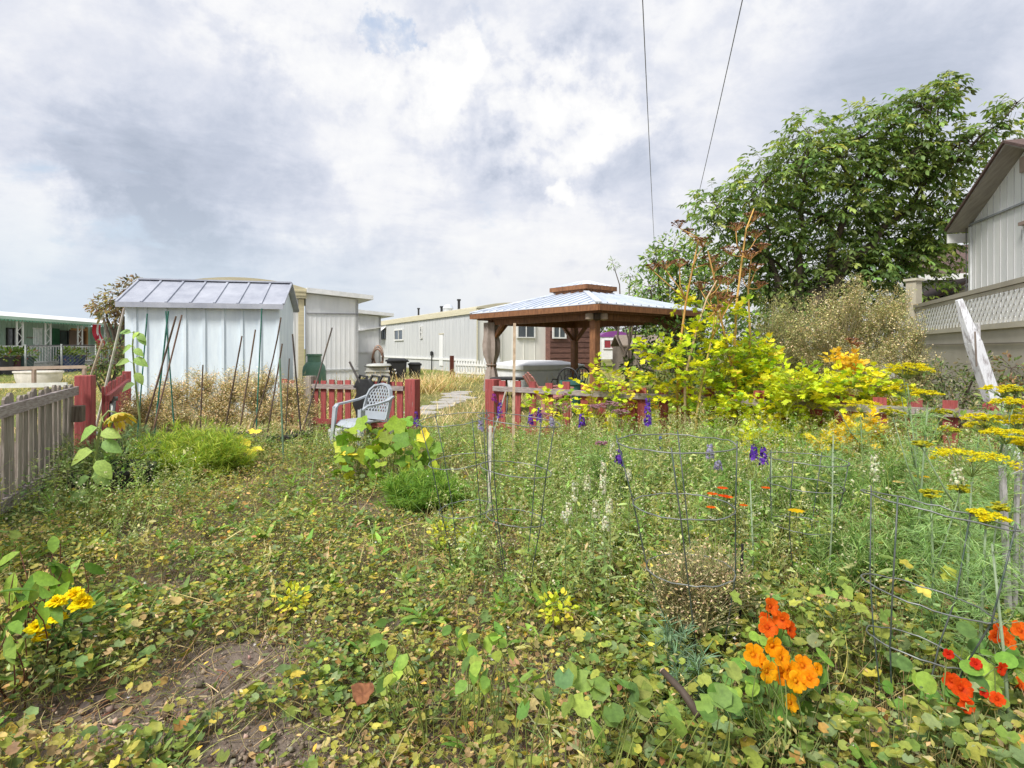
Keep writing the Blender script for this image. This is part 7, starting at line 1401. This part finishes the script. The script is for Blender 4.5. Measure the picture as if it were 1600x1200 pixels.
# plastic chair
def plastic_chair():
    P = np.array([-2.02, 7.75, 0.]); f = nrm(np.array([-.56, -.83, 0])); r_ = np.array([-f[1], f[0], 0]) * -1; t = thing('plastic_chair', P, 'grey plastic garden chair with a lattice back standing in the grass', 'chair')
    T = lambda x, y, z: P + r_ * x + f * y + np.array([0, 0, z])
    def sheet(grid, th, name, parent=t):
        g_ = np.array(grid); m, n = g_.shape[:2]; du = np.gradient(g_, axis=0); dv = np.gradient(g_, axis=1); nn = nrm(np.cross(du.reshape(-1, 3), dv.reshape(-1, 3))).reshape(m, n, 3); V = np.concatenate([(g_ + nn * th / 2).reshape(-1, 3), (g_ - nn * th / 2).reshape(-1, 3)]); idx = lambda i, j, s: s * m * n + i * n + j; F = []
        for i in range(m - 1):
            for j in range(n - 1): F += [(idx(i, j, 0), idx(i + 1, j, 0), idx(i + 1, j + 1, 0), idx(i, j + 1, 0)), (idx(i, j, 1), idx(i, j + 1, 1), idx(i + 1, j + 1, 1), idx(i + 1, j, 1))]
        for i in range(m - 1): F += [(idx(i, 0, 0), idx(i, 0, 1), idx(i + 1, 0, 1), idx(i + 1, 0, 0)), (idx(i, n - 1, 0), idx(i + 1, n - 1, 0), idx(i + 1, n - 1, 1), idx(i, n - 1, 1))]
        for j in range(n - 1): F += [(idx(0, j, 0), idx(0, j + 1, 0), idx(0, j + 1, 1), idx(0, j, 1)), (idx(m - 1, j, 0), idx(m - 1, j, 1), idx(m - 1, j + 1, 1), idx(m - 1, j + 1, 0))]
        mb = MB(); mb.add(V, F); return mb
    seat = [[T(x * (.24 - .02 * (y < 0)), y, .43 - .025 * (1 - x * x) - .10 * max(0, (y - .2) / .06) ** 2 * .4 - .02 * (y < -.1)) for y in np.linspace(-.22, .27, 8)] for x in np.linspace(-1, 1, 9)]
    sheet(seat, .018, 'seat').build('seat', M['chair'], t, smooth=True)
    mb = MB(); bk = lambda x, z: T(x * (1 - .25 * max(0, z - .7)), -.22 - .26 * (z - .42) + .03 * (x / .25) ** 2, z)     # leaning, slightly wrapped back
    rim = [bk(.235 * s, z) for s, z in ((-1, .44), (-1.02, .6), (-1.0, .72), (-.86, .82), (-.55, .885), (0, .905), (.55, .885), (.86, .82), (1.0, .72), (1.02, .6), (1, .44))]
    for a_, b_ in zip(rim[:-1], rim[1:]): mb.bar(a_, b_ + (b_ - a_) * .12, .022, .055, f)
    mb.bar(bk(-.235, .50), bk(.235, .50), .02, .06, (0, 0, 1)); mb.bar(bk(-.2, .47), bk(.2, .47), .018, .1, (0, 0, 1))
    for k in range(-6, 10):
        for s in (-1, 1):
            q0, z0 = s * (-.24 + .055 * k - .1), .52; q1, z1 = q0 + s * .22, .88; pts = [(q0 + (q1 - q0) * u, z0 + (z1 - z0) * u) for u in np.linspace(0, 1, 9)]
            pts = [(x, z) for x, z in pts if abs(x) < .225 and (z < .80 or abs(x) < .225 - (z - .80) * 1.7)]
            for (x0, z0_), (x1, z1_) in zip(pts[:-1], pts[1:]): mb.bar(bk(x0, z0_), bk(x1, z1_), .012, .018, f)
    mb.build('backrest', M['chair'], t)
    for s in (-1, 1):
        arm = [T(s * .245, -.30, .74), T(s * .285, -.16, .69), T(s * .30, .05, .66), T(s * .295, .20, .645), T(s * .275, .265, .60)]
        mb = MB()
        for a_, b_ in zip(arm[:-1], arm[1:]): mb.bar(a_, b_ + (b_ - a_) * .08, .058, .024, (0, 0, 1))
        mb.build('arm', M['chair'], t)
        for y0, y1, zt in ((.255, .31, .62), (-.24, -.34, .44)):
            mb = MB(); x0 = .272 if y0 > 0 else .235; up = r_ * s
            V = []
            for z, q in ((0, 1.0), (zt, 0)):
                yy = y0 + (y1 - y0) * q; w_ = .048 + .03 * (1 - q); xx = x0 + .025 * q
                V.append((xx, yy, z, w_))
            (xa, ya, za, wa), (xb, yb, zb, wb) = V
            mb.bar(T(s * xa, ya, za), T(s * xb, yb, zb), wa, .016, up, w1=wb); mb.bar(T(s * (xa - .02), ya + .02 * np.sign(y0), za), T(s * (xb - .025), yb + .03 * np.sign(y0), zb - .01), .045, .014, f, w1=.06); mb.build('leg', M['chair'], t)
plastic_chair()
# bucket, trays, tub, bag, handle
P = G(528, 8.1); t = thing('bucket', P, 'upturned white plastic bucket under the plastic chair', 'bucket'); mb = MB(); mb.lathe([(.17, 0), (.17, .03), (.155, .035), (.13, .26), (0, .265)], P, 18, (.95, .95, .95)); mb.build('bucket_body', M['vinyl'], t); mb = MB(); mb.tube([P + [.165 * math.cos(q), .165 * math.sin(q) - .01, .03 + .0 * q] for q in np.linspace(3.3, 6.1, 8)], .005, 5, (.5, .5, .5)); mb.build('handle', M['vinyl'], t)
for px, D, w_, lb in ((425, 7.6, .62, 'long black plastic planter below the dried plants, nearer the chair'), (388, 7.9, .34, 'small black plastic planter left of the long one'), (470, 8.0, .3, 'black seed tray just left of the white bucket')):
    P = G(px, D); t = thing('planter_box', P, lb, 'planter', 'black planters by the shed'); mb = MB(); mb.box(P + [0, 0, .115], (w_ * .9, .24, .23), .08, (1, 1, 1), 1.1); mb.box(P + [0, 0, .235], (w_ * 1.05, .29, .025), .08); mb.build('box', M['black_plastic'], t); mb = MB(); n = 60; Q = P + np.stack([rng.uniform(-.4, .4, n) * w_, rng.uniform(-.1, .1, n), np.full(n, .25)], -1); d = rdir(n, .5, 1); X, Y, Z = frames(d, jit=.3); mb.inst(BLADE, Q, X, Y, Z, rng.uniform(.1, .25, n)[:, None] * [1, 1, 1], pal(drycols, n)); mb.build('dried_growth', M['dry'], t)
P = G(160, 5.2); t = thing('black_tub', P, 'black rubber tub hidden in weeds below the nodding sunflower', 'tub'); mb = MB(); mb.lathe([(.30, 0), (.34, .26), (.36, .27), (.36, .30), (.33, .30), (.31, .2), (0, .19)], P + [0, .12, 0], 22); mb.build('tub_shell', M['black_plastic'], t); mb = MB(); n = 200; Q, d = sball(n, P + [0, .12, .36], (.3, .3, .16)); X, Y, Z = frames(nrm(d + [0, 0, .5]), jit=.4); mb.inst(NARROW, Q, X, Y, Z, rng.uniform(.05, .11, n), pal([(.10, .16, .05), (.15, .2, .07)], n)); mb.build('foliage', M['leaf'], t)
def jacket():
    u = nrm(np.array([2.23, -.83, 0])); n_ = np.array([-.35, -.94, 0]); c = np.array([-3.85, 9.45, 0]) + np.array([2.23, -.83, 0]) * .72; t = thing('black_bag', c, 'black cloth bag hung by its strap over the short red fence', 'bag'); m, k = 9, 13; V = []
    for i, z in enumerate(np.linspace(.93, .28, m)):
        for q in range(k):
            a = q / k * 6.283; w_ = .17 * (1 + .12 * math.sin(i * 1.7)) * (.75 if i == 0 else 1); V.append(c + u * (w_ * math.cos(a) + .02 * math.sin(i)) + n_ * (.09 + .055 * math.sin(a) * (1 + .3 * math.sin(3 * a + i))) + [0, 0, z])
    F = [(i * k + q, i * k + (q + 1) % k, (i + 1) * k + (q + 1) % k, (i + 1) * k + q) for i in range(m - 1) for q in range(k)] + [tuple(range(k)), tuple((m - 1) * k + q for q in range(k))[::-1]]
    mb = MB(); mb.add(V, F); mb.build('bag_body', M['black_plastic'], t, smooth=True)
    for dx in (-.1, .12, .3):
        mb = MB(); mb.tube([c + u * (dx - .08) + n_ * .1 + [0, 0, .8], c + u * dx + n_ * .05 + [0, 0, .99], c + u * (dx + .1) + n_ * .02 + [0, 0, .97], c + u * (dx + .13) + n_ * .1 + [0, 0, .75]], .022, 6, (.8, .5, .5) if dx > .2 else (1, 1, 1)); mb.build('strap', M['black_plastic'], t)
jacket()
stake((546, 565), (566, 605), 8.75, 4, (.12, .11, .11), 'dark tool handle leaning on the short red fence by the black bag', 'tool_handle', 'tool handle')
